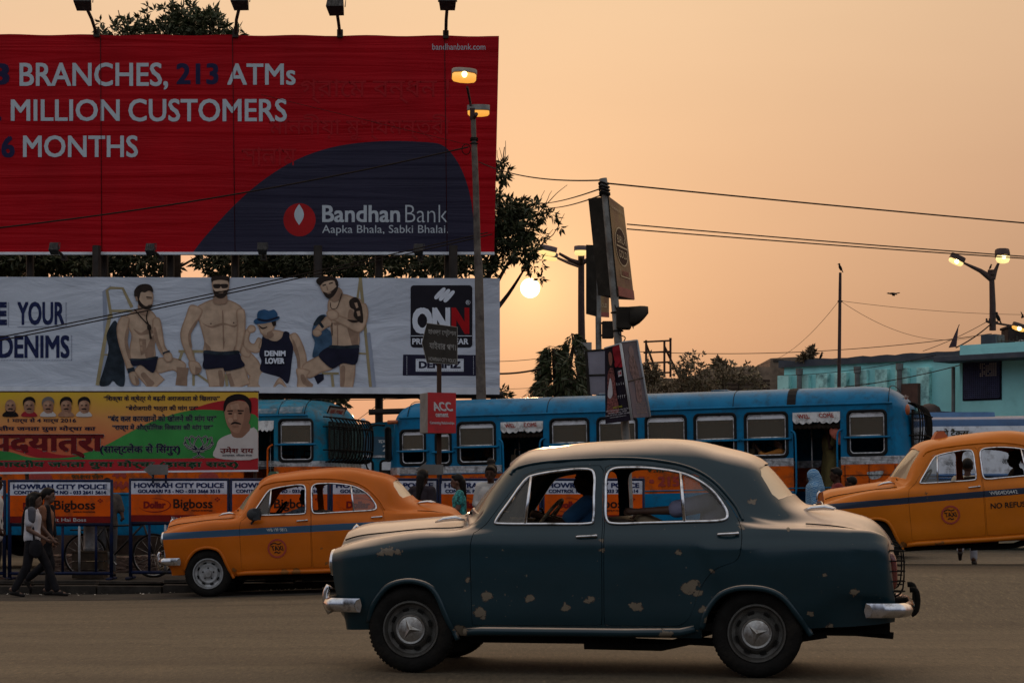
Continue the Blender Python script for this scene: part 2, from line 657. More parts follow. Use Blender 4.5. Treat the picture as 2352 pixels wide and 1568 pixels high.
# ================================================================ the old saloon car
# cross-sections from the sill (row 0) to the roof's centre line (row 11); each point (half width, height[, x])
def sec(x, *p): return [(q[2] if len(q) > 2 else x, q[0], q[1]) for q in p]
low = lambda x: [(.735, .27), (.785, .345), (.803, .6), (.803, .82), (.792, .965)]
STN = [
 sec(-1.825, (.58, .31, -1.70), (.62, .40, -1.76), (.655, .58, -1.80), (.665, .74, -1.82), (.65, .83, -1.825), (.59, .872, -1.82), (.47, .89, -1.805), (.42, .93, -1.80), (.34, .98, -1.795), (.24, 1.01, -1.785), (.12, 1.025, -1.775), (0, 1.03, -1.77)),
 sec(-1.72, (.65, .30), (.69, .40), (.725, .58), (.735, .76), (.712, .862), (.63, .905), (.49, .915), (.44, .955), (.35, 1.005), (.24, 1.035), (.12, 1.047), (0, 1.05)),
 sec(-1.45, (.70, .30), (.74, .40), (.77, .6), (.778, .79), (.762, .90), (.685, .962), (.51, .97), (.455, .992), (.36, 1.035), (.25, 1.065), (.12, 1.077), (0, 1.08)),
 sec(-1.15, (.71, .28), (.755, .38), (.788, .6), (.793, .81), (.778, .945), (.705, 1.003), (.535, 1.005), (.47, 1.02), (.37, 1.062), (.25, 1.092), (.12, 1.103), (0, 1.106)),
 sec(-.93, (.725, .268), (.772, .36), (.80, .6), (.80, .82), (.788, .955), (.725, 1.005), (.57, 1.012), (.49, 1.03), (.38, 1.075), (.25, 1.107), (.12, 1.12), (0, 1.124)),
 sec(-.79, *low(0), (.738, 1.02), (.70, 1.045, -.785), (.67, 1.058, -.79), (.63, 1.068, -.795), (.47, 1.10, -.85), (.24, 1.125, -.905), (0, 1.135, -.925)),
 sec(-.62, *low(0), (.742, 1.04), (.715, 1.115, -.625), (.672, 1.20, -.635), (.60, 1.285, -.645), (.46, 1.312, -.70), (.24, 1.335, -.745), (0, 1.345, -.765)),
 sec(-.45, *low(0), (.745, 1.045), (.705, 1.20), (.65, 1.37, -.455), (.575, 1.478, -.465), (.44, 1.535, -.49), (.23, 1.562, -.51), (0, 1.572, -.515)),
 sec(-.2, *low(0), (.746, 1.05), (.71, 1.21), (.66, 1.38), (.588, 1.508), (.45, 1.588), (.24, 1.622), (0, 1.632)),
 sec(.15, *low(0), (.746, 1.05), (.712, 1.21), (.664, 1.385), (.594, 1.53), (.46, 1.618), (.25, 1.654), (0, 1.664)),
 sec(.45, *low(0), (.746, 1.05), (.71, 1.21), (.66, 1.38), (.594, 1.525), (.47, 1.628), (.26, 1.667), (0, 1.677)),
 sec(.72, *low(0), (.745, 1.05), (.705, 1.20), (.655, 1.35), (.592, 1.485), (.485, 1.602), (.27, 1.651), (0, 1.664)),
 sec(.93, *low(0), (.742, 1.05), (.70, 1.16), (.66, 1.27), (.61, 1.37), (.51, 1.53), (.28, 1.60), (0, 1.62)),
 sec(1.10, *low(0), (.74, 1.045), (.705, 1.09), (.68, 1.14), (.65, 1.20), (.515, 1.445, 1.15), (.29, 1.51, 1.20), (0, 1.53, 1.22)),
 sec(1.34, (.735, .29), (.785, .38), (.808, .6), (.812, .84), (.785, .98), (.755, 1.035), (.685, 1.048), (.65, 1.065), (.61, 1.085), (.515, 1.19, 1.375), (.30, 1.222, 1.455), (0, 1.232, 1.50)),
 sec(1.60, (.73, .345), (.775, .43), (.80, .62), (.805, .85), (.785, .985), (.745, 1.036), (.64, 1.042), (.58, 1.05), (.52, 1.068), (.42, 1.115), (.24, 1.172), (0, 1.19)),
 sec(1.85, (.72, .36), (.75, .50), (.785, .62), (.785, .84), (.768, .975), (.72, 1.03), (.61, 1.03), (.55, 1.028), (.49, 1.035), (.38, 1.075), (.2, 1.128), (0, 1.142)),
 sec(2.03, (.70, .375), (.72, .50), (.755, .60), (.755, .80), (.745, .945), (.69, 1.012), (.585, 1.0), (.53, .985), (.47, .975), (.36, 1.005), (.2, 1.06), (0, 1.076)),
 sec(2.115, (.67, .385), (.69, .49), (.715, .6), (.715, .78), (.69, .895), (.62, .963), (.555, .935), (.50, .905), (.44, .885), (.34, .91), (.2, .97), (0, .99)),
 sec(2.165, (.60, .39), (.63, .48, 2.17), (.65, .6, 2.16), (.655, .75, 2.145), (.63, .85, 2.135), (.56, .885, 2.13), (.50, .85, 2.14), (.46, .82, 2.145), (.40, .80, 2.15), (.31, .83, 2.155), (.18, .885, 2.165), (0, .90, 2.17)),
]
def hermite_grid(stn, nx=6, nz=5):
    A = np.array(stn)                         # S,K,3
    def sub(A, n):
        S = len(A)
        t = np.array([0.] + list(np.cumsum([np.linalg.norm((A[i + 1] - A[i]).reshape(-1, 3), axis=1).mean() + 1e-4 for i in range(S - 1)])))
        m = np.zeros_like(A)
        for i in range(S):
            if i == 0: m[i] = (A[1] - A[0]) / (t[1] - t[0])
            elif i == S - 1: m[i] = (A[-1] - A[-2]) / (t[-1] - t[-2])
            else:
                d0 = (A[i] - A[i - 1]) / (t[i] - t[i - 1])
                d1 = (A[i + 1] - A[i]) / (t[i + 1] - t[i])
                w = (t[i + 1] - t[i]) / (t[i + 1] - t[i - 1])
                m[i] = d0 * w + d1 * (1 - w)
                m[i] = np.where(d0 * d1 < 0, m[i] * .35, m[i])
        out = []
        for i in range(S - 1):
            h = t[i + 1] - t[i]
            for k in range(n):
                s = k / n
                out.append((2 * s ** 3 - 3 * s * s + 1) * A[i] + (s ** 3 - 2 * s * s + s) * h * m[i] + (-2 * s ** 3 + 3 * s * s) * A[i + 1] + (s ** 3 - s * s) * h * m[i + 1])
        out.append(A[-1])
        return np.array(out)
    A = sub(A, nx)
    A = sub(A.transpose(1, 0, 2), nz).transpose(1, 0, 2)
    return A
GRID = hermite_grid(STN)
def _bulge(x, z):
    s1 = min(1, max(0, (x - (.80 + (.95 - z) * .35)) / .07))
    s2 = min(1, max(0, (.958 - .012 * abs(x - 1.5) - z) / .035))
    s3 = min(1, max(0, (2.16 - x) / .12))
    s4 = min(1, max(0, (z - .45) / .3))
    return .022 * s1 * s2 * s3 * s4
for i in range(GRID.shape[0]):
    for j in range(GRID.shape[1]):
        if j < 24: GRID[i, j, 1] += _bulge(GRID[i, j, 0], GRID[i, j, 2])
def side_y(x, z):
    """half width of the body's flank at (x, z), from the nearest points of the grid"""
    G = GRID.reshape(-1, 3)
    d = (G[:, 0] - x) ** 2 + (G[:, 2] - z) ** 2
    i = np.argpartition(d, 4)[:4]
    w = 1 / (d[i] + 1e-6)
    return float((G[i, 1] * w).sum() / w.sum())

def car_shell():
    A = GRID.copy()
    S, K, _ = A.shape
    rows = []
    for s in range(S):
        near = [(p[0], -p[1], p[2]) for p in A[s]]
        far = [(p[0], p[1], p[2]) for p in A[s][::-1]][1:]
        rows.append(near + far)
    mb = MB()
    mb.loft(rows)
    n = len(rows[0])
    c0 = len(mb.v)
    # close nose and tail with fans
    for r, flip in ((0, False), (S - 1, True)):
        pts = rows[r]
        c = np.mean(np.array(pts), axis=0)
        k = len(mb.v)
        mb.v.append((float(c[0]) + (.03 if r == 0 else -.02), 0., float(c[2])))
        for j in range(n - 1):
            f = (r * n + j, r * n + j + 1, k)
            mb.f.append(f[::-1] if not flip else f)
            mb.m.append(0)
    return mb
FWIN = crom([(x, 0, z) for x, z in [(-.606, 1.085), (-.52, 1.215), (-.417, 1.362), (-.345, 1.405), (-.15, 1.437), (.03, 1.447), (.083, 1.405), (.088, 1.25), (.088, 1.10), (.045, 1.064), (-.25, 1.061), (-.57, 1.062)]], 5)
RWIN = crom([(x, 0, z) for x, z in [(.172, 1.25), (.172, 1.395), (.215, 1.447), (.32, 1.457), (.48, 1.452), (.683, 1.421), (.811, 1.369), (.914, 1.296), (.985, 1.208), (1.022, 1.135), (.985, 1.089), (.735, 1.078), (.45, 1.07), (.24, 1.065), (.18, 1.10)]], 5)
ARCHF = [(-1.54, .20), (-1.535, .36), (-1.50, .47), (-1.43, .57), (-1.35, .63), (-1.22, .655), (-1.09, .625), (-1.02, .55), (-.965, .42), (-.925, .33), (-.88, .24), (-.86, .20)]
ARCHR = [(.845, .2), (.85, .34), (.885, .46), (.96, .56), (1.05, .61), (1.16, .628), (1.30, .615), (1.41, .56), (1.50, .45), (1.56, .36), (1.60, .3), (1.61, .2)]
DOORF = crom([(-.762, 0, 1.0), (-.782, 0, .88), (-.775, 0, .60), (-.77, 0, .40), (-.765, 0, .348)], 4, False)
def outline_door_front():
    a = [(p.x, p.z) for p in DOORF]
    a += [(-.72, .345), (-.3, .348), (.10, .352), (.155, .36), (.16, .42), (.158, .9), (.154, 1.2), (.148, 1.44), (.12, 1.475), (-.1, 1.472), (-.33, 1.445), (-.43, 1.40), (-.55, 1.24), (-.68, 1.06), (-.742, 1.01)]
    return a
def outline_door_rear():
    c = crom([(.60, 0, 1.463), (.72, 0, 1.432), (.86, 0, 1.372), (.965, 0, 1.28), (1.055, 0, 1.17), (1.122, 0, 1.04), (1.126, 0, .90), (1.095, 0, .815), (1.0, 0, .775), (.93, 0, .735), (.862, 0, .65), (.815, 0, .54), (.775, 0, .43), (.72, 0, .37), (.66, 0, .352)], 4, False)
    return [(p.x, p.z) for p in c] + [(.4, .352), (.21, .352), (.176, .36), (.170, .42), (.168, .9), (.163, 1.2), (.158, 1.46), (.19, 1.477), (.40, 1.483)]
def prism_y(pts, y0, y1):
    mb = MB()
    mb.prism([(p[0], y0, p[1]) for p in pts], (0, y1 - y0, 0))
    me = mb.mesh('cut')
    bm = bmesh.new(); bm.from_mesh(me)
    bmesh.ops.recalc_face_normals(bm, faces=bm.faces)
    bm.to_mesh(me); bm.free()
    return me
def prism_x(pts, x0, x1):
    mb = MB()
    mb.prism([(x0, p[0], p[1]) for p in pts], (x1 - x0, 0, 0))
    me = mb.mesh('cut')
    bm = bmesh.new(); bm.from_mesh(me)
    bmesh.ops.recalc_face_normals(bm, faces=bm.faces)
    bm.to_mesh(me); bm.free()
    return me
WSHIELD = [(-.57, 1.13), (-.3, 1.165), (0, 1.175), (.3, 1.165), (.57, 1.13), (.50, 1.43), (.47, 1.475), (.25, 1.51), (0, 1.52), (-.25, 1.51), (-.47, 1.475), (-.50, 1.43)]
RGLASS = [(-.47, 1.235), (-.3, 1.258), (0, 1.272), (.3, 1.258), (.47, 1.235), (.495, 1.27), (.47, 1.40), (.40, 1.455), (.2, 1.485), (0, 1.492), (-.2, 1.485), (-.40, 1.455), (-.47, 1.40), (-.495, 1.27)]
CAR = {}
def inset(poly, d):
    """shrink an outline towards its middle by about d"""
    cx = sum(p[0] for p in poly) / len(poly)
    cz = sum(p[1] for p in poly) / len(poly)
    out = []
    for p in poly:
        v = Vector((p[0] - cx, p[1] - cz))
        out.append((p[0] - v.x / v.length * d, p[1] - v.y / v.length * d))
    return out
def build_car_meshes():
    shell = car_shell().mesh('shell')
    bm = bmesh.new(); bm.from_mesh(shell)
    bmesh.ops.recalc_face_normals(bm, faces=bm.faces)
    # make sure that they point outwards
    top = max(bm.faces, key=lambda f: f.calc_center_median().z)
    if top.normal.z < 0: bmesh.ops.reverse_faces(bm, faces=bm.faces)
    bm.to_mesh(shell)
    # panes taken from the same surface
    def pane(test, off):
        mb = MB()
        for f in bm.faces:
            c = f.calc_center_median()
            if test(c):
                mb.add([v.co - v.normal * off for v in f.verts], [tuple(range(len(f.verts)))])
        me = mb.mesh('pane')
        b2 = bmesh.new(); b2.from_mesh(me)
        bmesh.ops.remove_doubles(b2, verts=b2.verts, dist=.0005)
        b2.to_mesh(me); b2.free()
        finish(me, 180)
        return me
    CAR['windscreen'] = pane(lambda c: -.98 < c.x < -.44 and abs(c.y) < .585 and 1.12 < c.z < 1.54 and c.z > 1.135 + 0*c.x and (c.x < -.44), .012)
    CAR['rear_window'] = pane(lambda c: 1.08 < c.x < 1.6 and abs(c.y) < .512 and 1.20 < c.z < 1.50, .012)
    bm.free()
    solid = with_mods(shell, ('SOLIDIFY', dict(thickness=.022, offset=-1)))
    for cut in (prism_y([(p.x, p.z) for p in FWIN], -1.2, 1.2), prism_y([(p.x, p.z) for p in RWIN], -1.2, 1.2),
                prism_y(ARCHF, -1.2, 1.2), prism_y(ARCHR, -1.2, 1.2), prism_x(WSHIELD, -1.1, -.42), prism_x(RGLASS, 1.0, 1.8)):
        solid = boolean(solid, cut)
    df, dr = outline_door_front(), outline_door_rear()
    CAR['door_f'] = boolean(solid.copy(), prism_y(inset(df, .0045), -1.3, -.42), 'INTERSECT')
    CAR['door_r'] = boolean(solid.copy(), prism_y(inset(dr, .0045), -1.3, -.42), 'INTERSECT')
    body = boolean(boolean(solid, prism_y(df, -1.3, -.42)), prism_y(dr, -1.3, -.42))
    CAR['body'] = body
    for k in ('body', 'door_f', 'door_r'):
        finish(CAR[k], 38)
        CAR[k].materials.clear()
        CAR[k].materials.append(None)
    # chrome round the windows, drip rail
    def trim(poly, r, off=.004, closed=True):
        mb = MB()
        mb.tube([(p[0], -side_y(p[0], p[1]) - off, p[1]) for p in poly], r, 6, 0, closed)
        return mb.mesh('trim', None, 180)
    CAR['trim_f'] = trim([(p.x, p.z) for p in FWIN], .011)
    CAR['trim_r'] = trim([(p.x, p.z) for p in RWIN], .011)
    def flat_pane(poly):
        mb = MB()
        mb.poly([(p[0], -side_y(p[0], p[1]) + .008, p[1]) for p in poly])
        return mb.mesh('pane')
    v = [(p.x, p.z) for p in FWIN if p.x < -.38] 
    CAR['vent'] = flat_pane(v)
    CAR['quarter'] = flat_pane([(p.x, p.z) for p in RWIN if p.x > .70])
    mb = MB()
    mb.tube([(-.368, -side_y(-.37, 1.39) - .004, 1.395), (-.395, -side_y(-.39, 1.065) - .004, 1.064)], .013, 6)
    CAR['post_f'] = mb.mesh('post', None, 180)
    mb = MB()
    mb.tube([(.690, -side_y(.69, 1.41) - .004, 1.418), (.728, -side_y(.73, 1.08) - .004, 1.08)], .013, 6)
    CAR['post_r'] = mb.mesh('post', None, 180)
    gut = crom([(-.53, 0, 1.41), (-.47, 0, 1.462), (-.25, 0, 1.503), (.2, 0, 1.525), (.49, 0, 1.512), (.74, 0, 1.462), (.92, 0, 1.362), (1.07, 0, 1.20), (1.13, 0, 1.09)], 5, False)
    mb = MB()
    mb.tube([(p.x, -side_y(p.x, p.z) - .006, p.z) for p in gut], .010, 6)
    CAR['drip'] = mb.mesh('drip', None, 180)
    # wheel-arch lips
    CAR['lip'] = []
    for a in (ARCHF[1:-1], ARCHR[1:-1]):
        for sgn in (-1, 1):
            mb = MB()
            c = crom([(p[0], 0, p[1]) for p in a], 4, False)
            mb.tube([(p.x, sgn * (side_y(p.x, max(p.z, .3)) - .004), p.z) for p in c], .021, 8)
            CAR['lip'].append(mb.mesh('lip', None, 180))
    # sill strip
    mb = MB()
    mb.tube([(-.83, -.765, .295), (-.7, -.782, .305), (.3, -.782, .305), (.70, -.780, .312), (.80, -.77, .34)], .030, 8)
    CAR['sill'] = mb.mesh('sill', None, 180)
    # wheels: tyre and steel rim seen on the near side (-y)
    def arc(cx, cz, r, a0, a1, n): return [(cx + r * math.cos(rad(a0 + (a1 - a0) * i / n)), cz + r * math.sin(rad(a0 + (a1 - a0) * i / n))) for i in range(n + 1)]
    mb = MB()
    mb.lathe([(.200, -.045), (.206, -.075), (.235, -.088), (.27, -.086), (.293, -.074), (.305, -.055), (.311, -.02), (.311, .02), (.305, .055), (.27, .086), (.2, .06)], axis='Y', seg=64)
    for k in range(60):                                   # tread blocks
        w = 2 * math.pi * k / 60
        mb.box((.3075 * math.cos(w), 0, .3075 * math.sin(w)), (.006, .12, .018), (0, -w, 0))
    CAR['tyre'] = mb.mesh('tyre', None, 40)
    mb = MB()
    mb.lathe([(.204, -.072), (.200, -.082), (.190, -.082), (.184, -.07), (.175, -.035), (.150, -.028), (.132, -.045), (.118, -.058), (.104, -.056), (.10, -.040)], axis='Y', seg=48)
    CAR['rim'] = mb.mesh('rim', None, 35)
    mb = MB()
    for k in range(8):
        w = 2 * math.pi * k / 8 + .3
        mb.box((.143 * math.cos(w), -.047, .143 * math.sin(w)), (.018, .012, .045), (0, -w, 0))
    CAR['slots'] = mb.mesh('slots')
    mb = MB()
    mb.lathe([(.108, -.05), (.108, -.075), (.103, -.083), (.095, -.082), (.090, -.077), (.06, -.088), (.02, -.092), (.0005, -.0925)], axis='Y', seg=40)
    CAR['hubcap'] = mb.mesh('hubcap', None, 35)
    mb = MB()
    for k in range(3):                                    # three-pointed raised emblem
        w = rad(-25 + 120 * k)
        d = Vector((math.cos(w), 0, math.sin(w))); n = Vector((-math.sin(w), 0, math.cos(w)))
        c = Vector((0, -.092, 0)); o = Vector((0, -.108, 0))
        tip = d * .078 + Vector((0, -.088, 0))
        b1, b2 = c + n * .021 + d * .012, c - n * .021 + d * .012
        mb.add([tip, b1, b2, o, c], [(0, 1, 3), (0, 3, 2), (1, 4, 3), (2, 3, 4)])
    CAR['star'] = mb.mesh('star')
    mb = MB()                                             # open steel wheel of the taxi: hub and five nuts
    mb.lathe([(.104, -.052), (.085, -.05), (.052, -.052), (.048, -.085), (.0005, -.086)], axis='Y', seg=28)
    CAR['hub'] = mb.mesh('hub', None, 35)
    mb = MB()
    for k in range(5):
        w = 2 * math.pi * k / 5 + .3
        mb.lathe([(.011, -.05), (.011, -.066), (.0005, -.068)], (.074 * math.cos(w), 0, .074 * math.sin(w)), 'Y', 6)
    CAR['nuts'] = mb.mesh('nuts', None, 30)
    # bumpers: pressed blade with wrapped ends
    def bumper(sx, x, z):
        mb = MB()
        ys = [-.80, -.79, -.75, -.66, -.4, 0, .4, .66, .75, .79, .80]
        xo = [.30, .19, .08, .03, .005, 0, .005, .03, .08, .19, .30]
        rows = []
        for y, d in zip(ys, xo):
            rows.append([(x + sx * (d - .0), y, z - .048), (x + sx * (d - .03), y, z - .036), (x + sx * (d - .045), y, z), (x + sx * (d - .03), y, z + .036), (x + sx * d, y, z + .05), (x + sx * (d + .012), y, z)])
        A = np.array(rows)
        B = []
        for i in range(len(A) - 1):
            for k in range(4): B.append(A[i] + (A[i + 1] - A[i]) * k / 4)
        B.append(A[-1])
        mb.loft([[tuple(q) for q in r] for r in B], closed=True)
        return mb
    CAR['bump_f'] = bumper(1, -1.88, .478).mesh('bumper', None, 60)
    CAR['bump_r'] = bumper(-1, 2.27, .475).mesh('bumper', None, 60)
    CAR['over_r'] = []
    for y in (-.42, .42):
        mb = MB()
        mb.tube(crom([(2.28, y, .43), (2.315, y, .46), (2.325, y, .54), (2.31, y, .60), (2.27, y, .605)], 3, False), .020, 8)
        mb.tube([(2.08, y, .48), (2.26, y, .48)], .03, 6)
        CAR['over_r'].append(mb.mesh('overrider', None, 180))
    CAR['over_f'] = []
    for y in (-.42, .42):
        mb = MB()
        mb.tube(crom([(-1.90, y, .40), (-1.935, y, .47), (-1.935, y, .55), (-1.91, y, .60)], 3, False), .026, 8)
        mb.tube([(-1.66, y, .48), (-1.88, y, .48)], .03, 6)
        CAR['over_f'].append(mb.mesh('overrider', None, 180))
    mb = MB()                                             # gaps round the bonnet and the boot lid
    for j, x0, x1 in ((35, -1.79, -.86), (38, 1.53, 2.12)):
        for sgn in (-1, 1):
            q = [GRID[i, j] for i in range(GRID.shape[0]) if x0 < GRID[i, j, 0] < x1]
            mb.tube([(p[0], sgn * p[1], p[2] + .002) for p in q], .0055, 5)
    CAR['seam'] = mb.mesh('seam', None, 180)
    CAR['hinge'] = []
    for x, y, z, d in ((-1.0, .44, 1.085, -.16), (1.64, .36, 1.165, -.10)):
        for sgn in (-1, 1):
            mb = MB()
            mb.tube([(x - .11, sgn * y, z + d * .11), (x - .05, sgn * y, z + .012 + d * .05), (x + .04, sgn * y, z + .014), (x + .11, sgn * y, z - .002)], [.006, .017, .020, .008], 8)
            CAR['hinge'].append(mb.mesh('hinge', None, 180))
    def headlamp(y):
        mb = MB()
        mb.lathe([(.098, -1.80), (.101, -1.832), (.096, -1.848), (.088, -1.848), (.085, -1.84)], (0, y, .775), 'X', 28, 0)
        mb.lathe([(.087, -1.838), (.07, -1.856), (.04, -1.868), (.0005, -1.872)], (0, y, .775), 'X', 28, 1)
        return mb.mesh('headlight', None, 35)
    CAR['head'] = [headlamp(-.545), headlamp(.545)]
    mb = MB()                                             # grille: bars between the lamps
    for k in range(9): mb.tube([(-1.815, -.40, .56 + .036 * k), (-1.83, 0, .56 + .036 * k), (-1.815, .40, .56 + .036 * k)], .009, 5)
    mb.tube(crom([(-1.815, -.42, .54), (-1.815, -.42, .86), (-1.825, 0, .90), (-1.815, .42, .86), (-1.815, .42, .54)], 5, False), .014, 6)
    CAR['grille'] = mb.mesh('grille', None, 180)
    def handle(x, z):
        y = -side_y(x, z)
        mb = MB()
        mb.tube(crom([(x - .072, y - .018, z - .004), (x - .03, y - .030, z - .001), (x + .03, y - .030, z + .002), (x + .075, y - .020, z + .005)], 4, False), [.006] + [.010] * 11 + [.013], 8)
        mb.tube([(x + .066, y + .01, z + .003), (x + .066, y - .022, z + .003)], .014, 8)
        mb.tube([(x - .062, y + .01, z - .003), (x - .062, y - .022, z - .003)], .009, 8)
        return mb.mesh('handle', None, 180)
    CAR['handle_f'] = handle(.045, .976)
    CAR['handle_r'] = handle(1.03, .996)
    def tail(y):
        mb = MB()
        mb.tube(crom([(2.13, y, .62), (2.155, y, .66), (2.15, y, .80), (2.13, y, .86)], 4, False), [.012, .025, .03, .03, .03, .03, .03, .03, .03, .03, .028, .025, .012], 10)
        return mb.mesh('taillight', None, 180)
    CAR['tail'] = [tail(-.565), tail(.565)]
    def guard(y):
        mb = MB()
        for k in range(5):
            z = .60 + .07 * k
            mb.tube(crom([(2.10, y - .095, z), (2.20, y - .075, z), (2.235, y, z), (2.20, y + .075, z), (2.10, y + .095, z)], 3, False), .005, 5)
        for q in (-.05, .05): mb.tube(crom([(2.16, y + q, .56), (2.222, y + q, .62), (2.222, y + q, .88), (2.14, y + q, .93)], 3, False), .005, 5)
        return mb.mesh('lamp_guard', None, 180)
    CAR['guard'] = [guard(-.565), guard(.565)]
    mb = MB()                                             # floor pan, chassis, exhaust, springs
    mb.box((.15, 0, .34), (3.6, 1.10, .10))
    mb.box((-.86, 0, .30), (.6, .9, .16))
    mb.box((-.30, -.50, .245), (1.30, .16, .07))
    mb.tube([(-.2, -.2, .22), (.6, -.25, .2), (.9, -.35, .30), (1.9, -.38, .30), (2.16, -.38, .28)], .025, 8)
    mb.tube([(.0, -.56, .20), (.55, -.56, .195), (.75, -.56, .24), (1.22, -.56, .22), (1.7, -.56, .30)], .03, 8)
    mb.tube([(1.22, -.62, .305), (1.22, .62, .305)], .06, 10)
    mb.tube([(-1.22, -.62, .29), (-1.22, .62, .29)], .045, 10)
    mb.box((1.86, 0, .36), (.55, 1.0, .12))
    mb.box((-1.22, 0, .62), (.62, 1.16, .34))
    mb.box((1.24, 0, .64), (.70, 1.16, .32))
    mb.box((.2, 0, .345), (1.9, 1.42, .05))
    mb.box((-1.6, 0, .5), (.3, 1.0, .3))
    CAR['under'] = mb.mesh('underbody')
    mb = MB()
    mb.tube(crom([(-1.80, 0, 1.035), (-1.83, 0, 1.0), (-1.84, 0, .93)], 3, False), .02, 6)
    CAR['bonnet_trim'] = mb.mesh('t', None, 180)
    mb = MB()                                             # dashboard and seats
    mb.box((-.60, 0, 1.0), (.30, 1.30, .14))
    CAR['dash'] = mb.mesh('dash')
    mb = MB()
    mb.box((-.05, 0, .66), (.50, 1.28, .20))
    mb.box((.21, 0, .88), (.15, 1.26, .44), (0, .18, 0))
    CAR['seat_f'] = mb.mesh('seat')
    mb = MB()
    mb.box((.86, 0, .66), (.52, 1.22, .20))
    mb.box((1.15, 0, .90), (.16, 1.22, .48), (0, .22, 0))
    mb.box((1.30, 0, 1.09), (.30, .94, .03), (0, .10, 0))
    CAR['seat_r'] = mb.mesh('seat')
    mb = MB()
    c = Vector((-.42, .34, 1.07)); ax = Vector((-.80, 0, .6)).normalized()
    a = ax.orthogonal().normalized(); b = ax.cross(a)
    mb.tube([c + (a * math.cos(2 * math.pi * k / 32) + b * math.sin(2 * math.pi * k / 32)) * .20 for k in range(32)], .014, 8, 0, True)
    for k in (0, 1, 2): mb.tube([c - ax * .0, c + (a * math.cos(2.1 * k + 1) + b * math.sin(2.1 * k + 1)) * .19], .009, 6)
    mb.tube([c, c + ax * .35 + Vector((0, 0, -.2))], .018, 8)
    CAR['steer'] = mb.mesh('steering', None, 180)
    mb = MB()
    mb.ell((-.57, -.88, 1.075), (.10, .06, .085), 14, 10)
    mb.box((-.535, -.88, 1.075), (.09, .10, .15))
    mb.tube([(-.62, -.76, .93), (-.62, -.80, .96), (-.58, -.85, 1.0)], .016, 6)
    CAR['mirror'] = mb.mesh('mirror', None, 40)
    mb = MB()                                             # wiper arms lying on the scuttle
    for y in (-.42, .15): mb.tube([(-.86, y, 1.13), (-.83, y + .28, 1.17)], .008, 5)
    CAR['wiper'] = mb.mesh('wiper')
build_car_meshes()

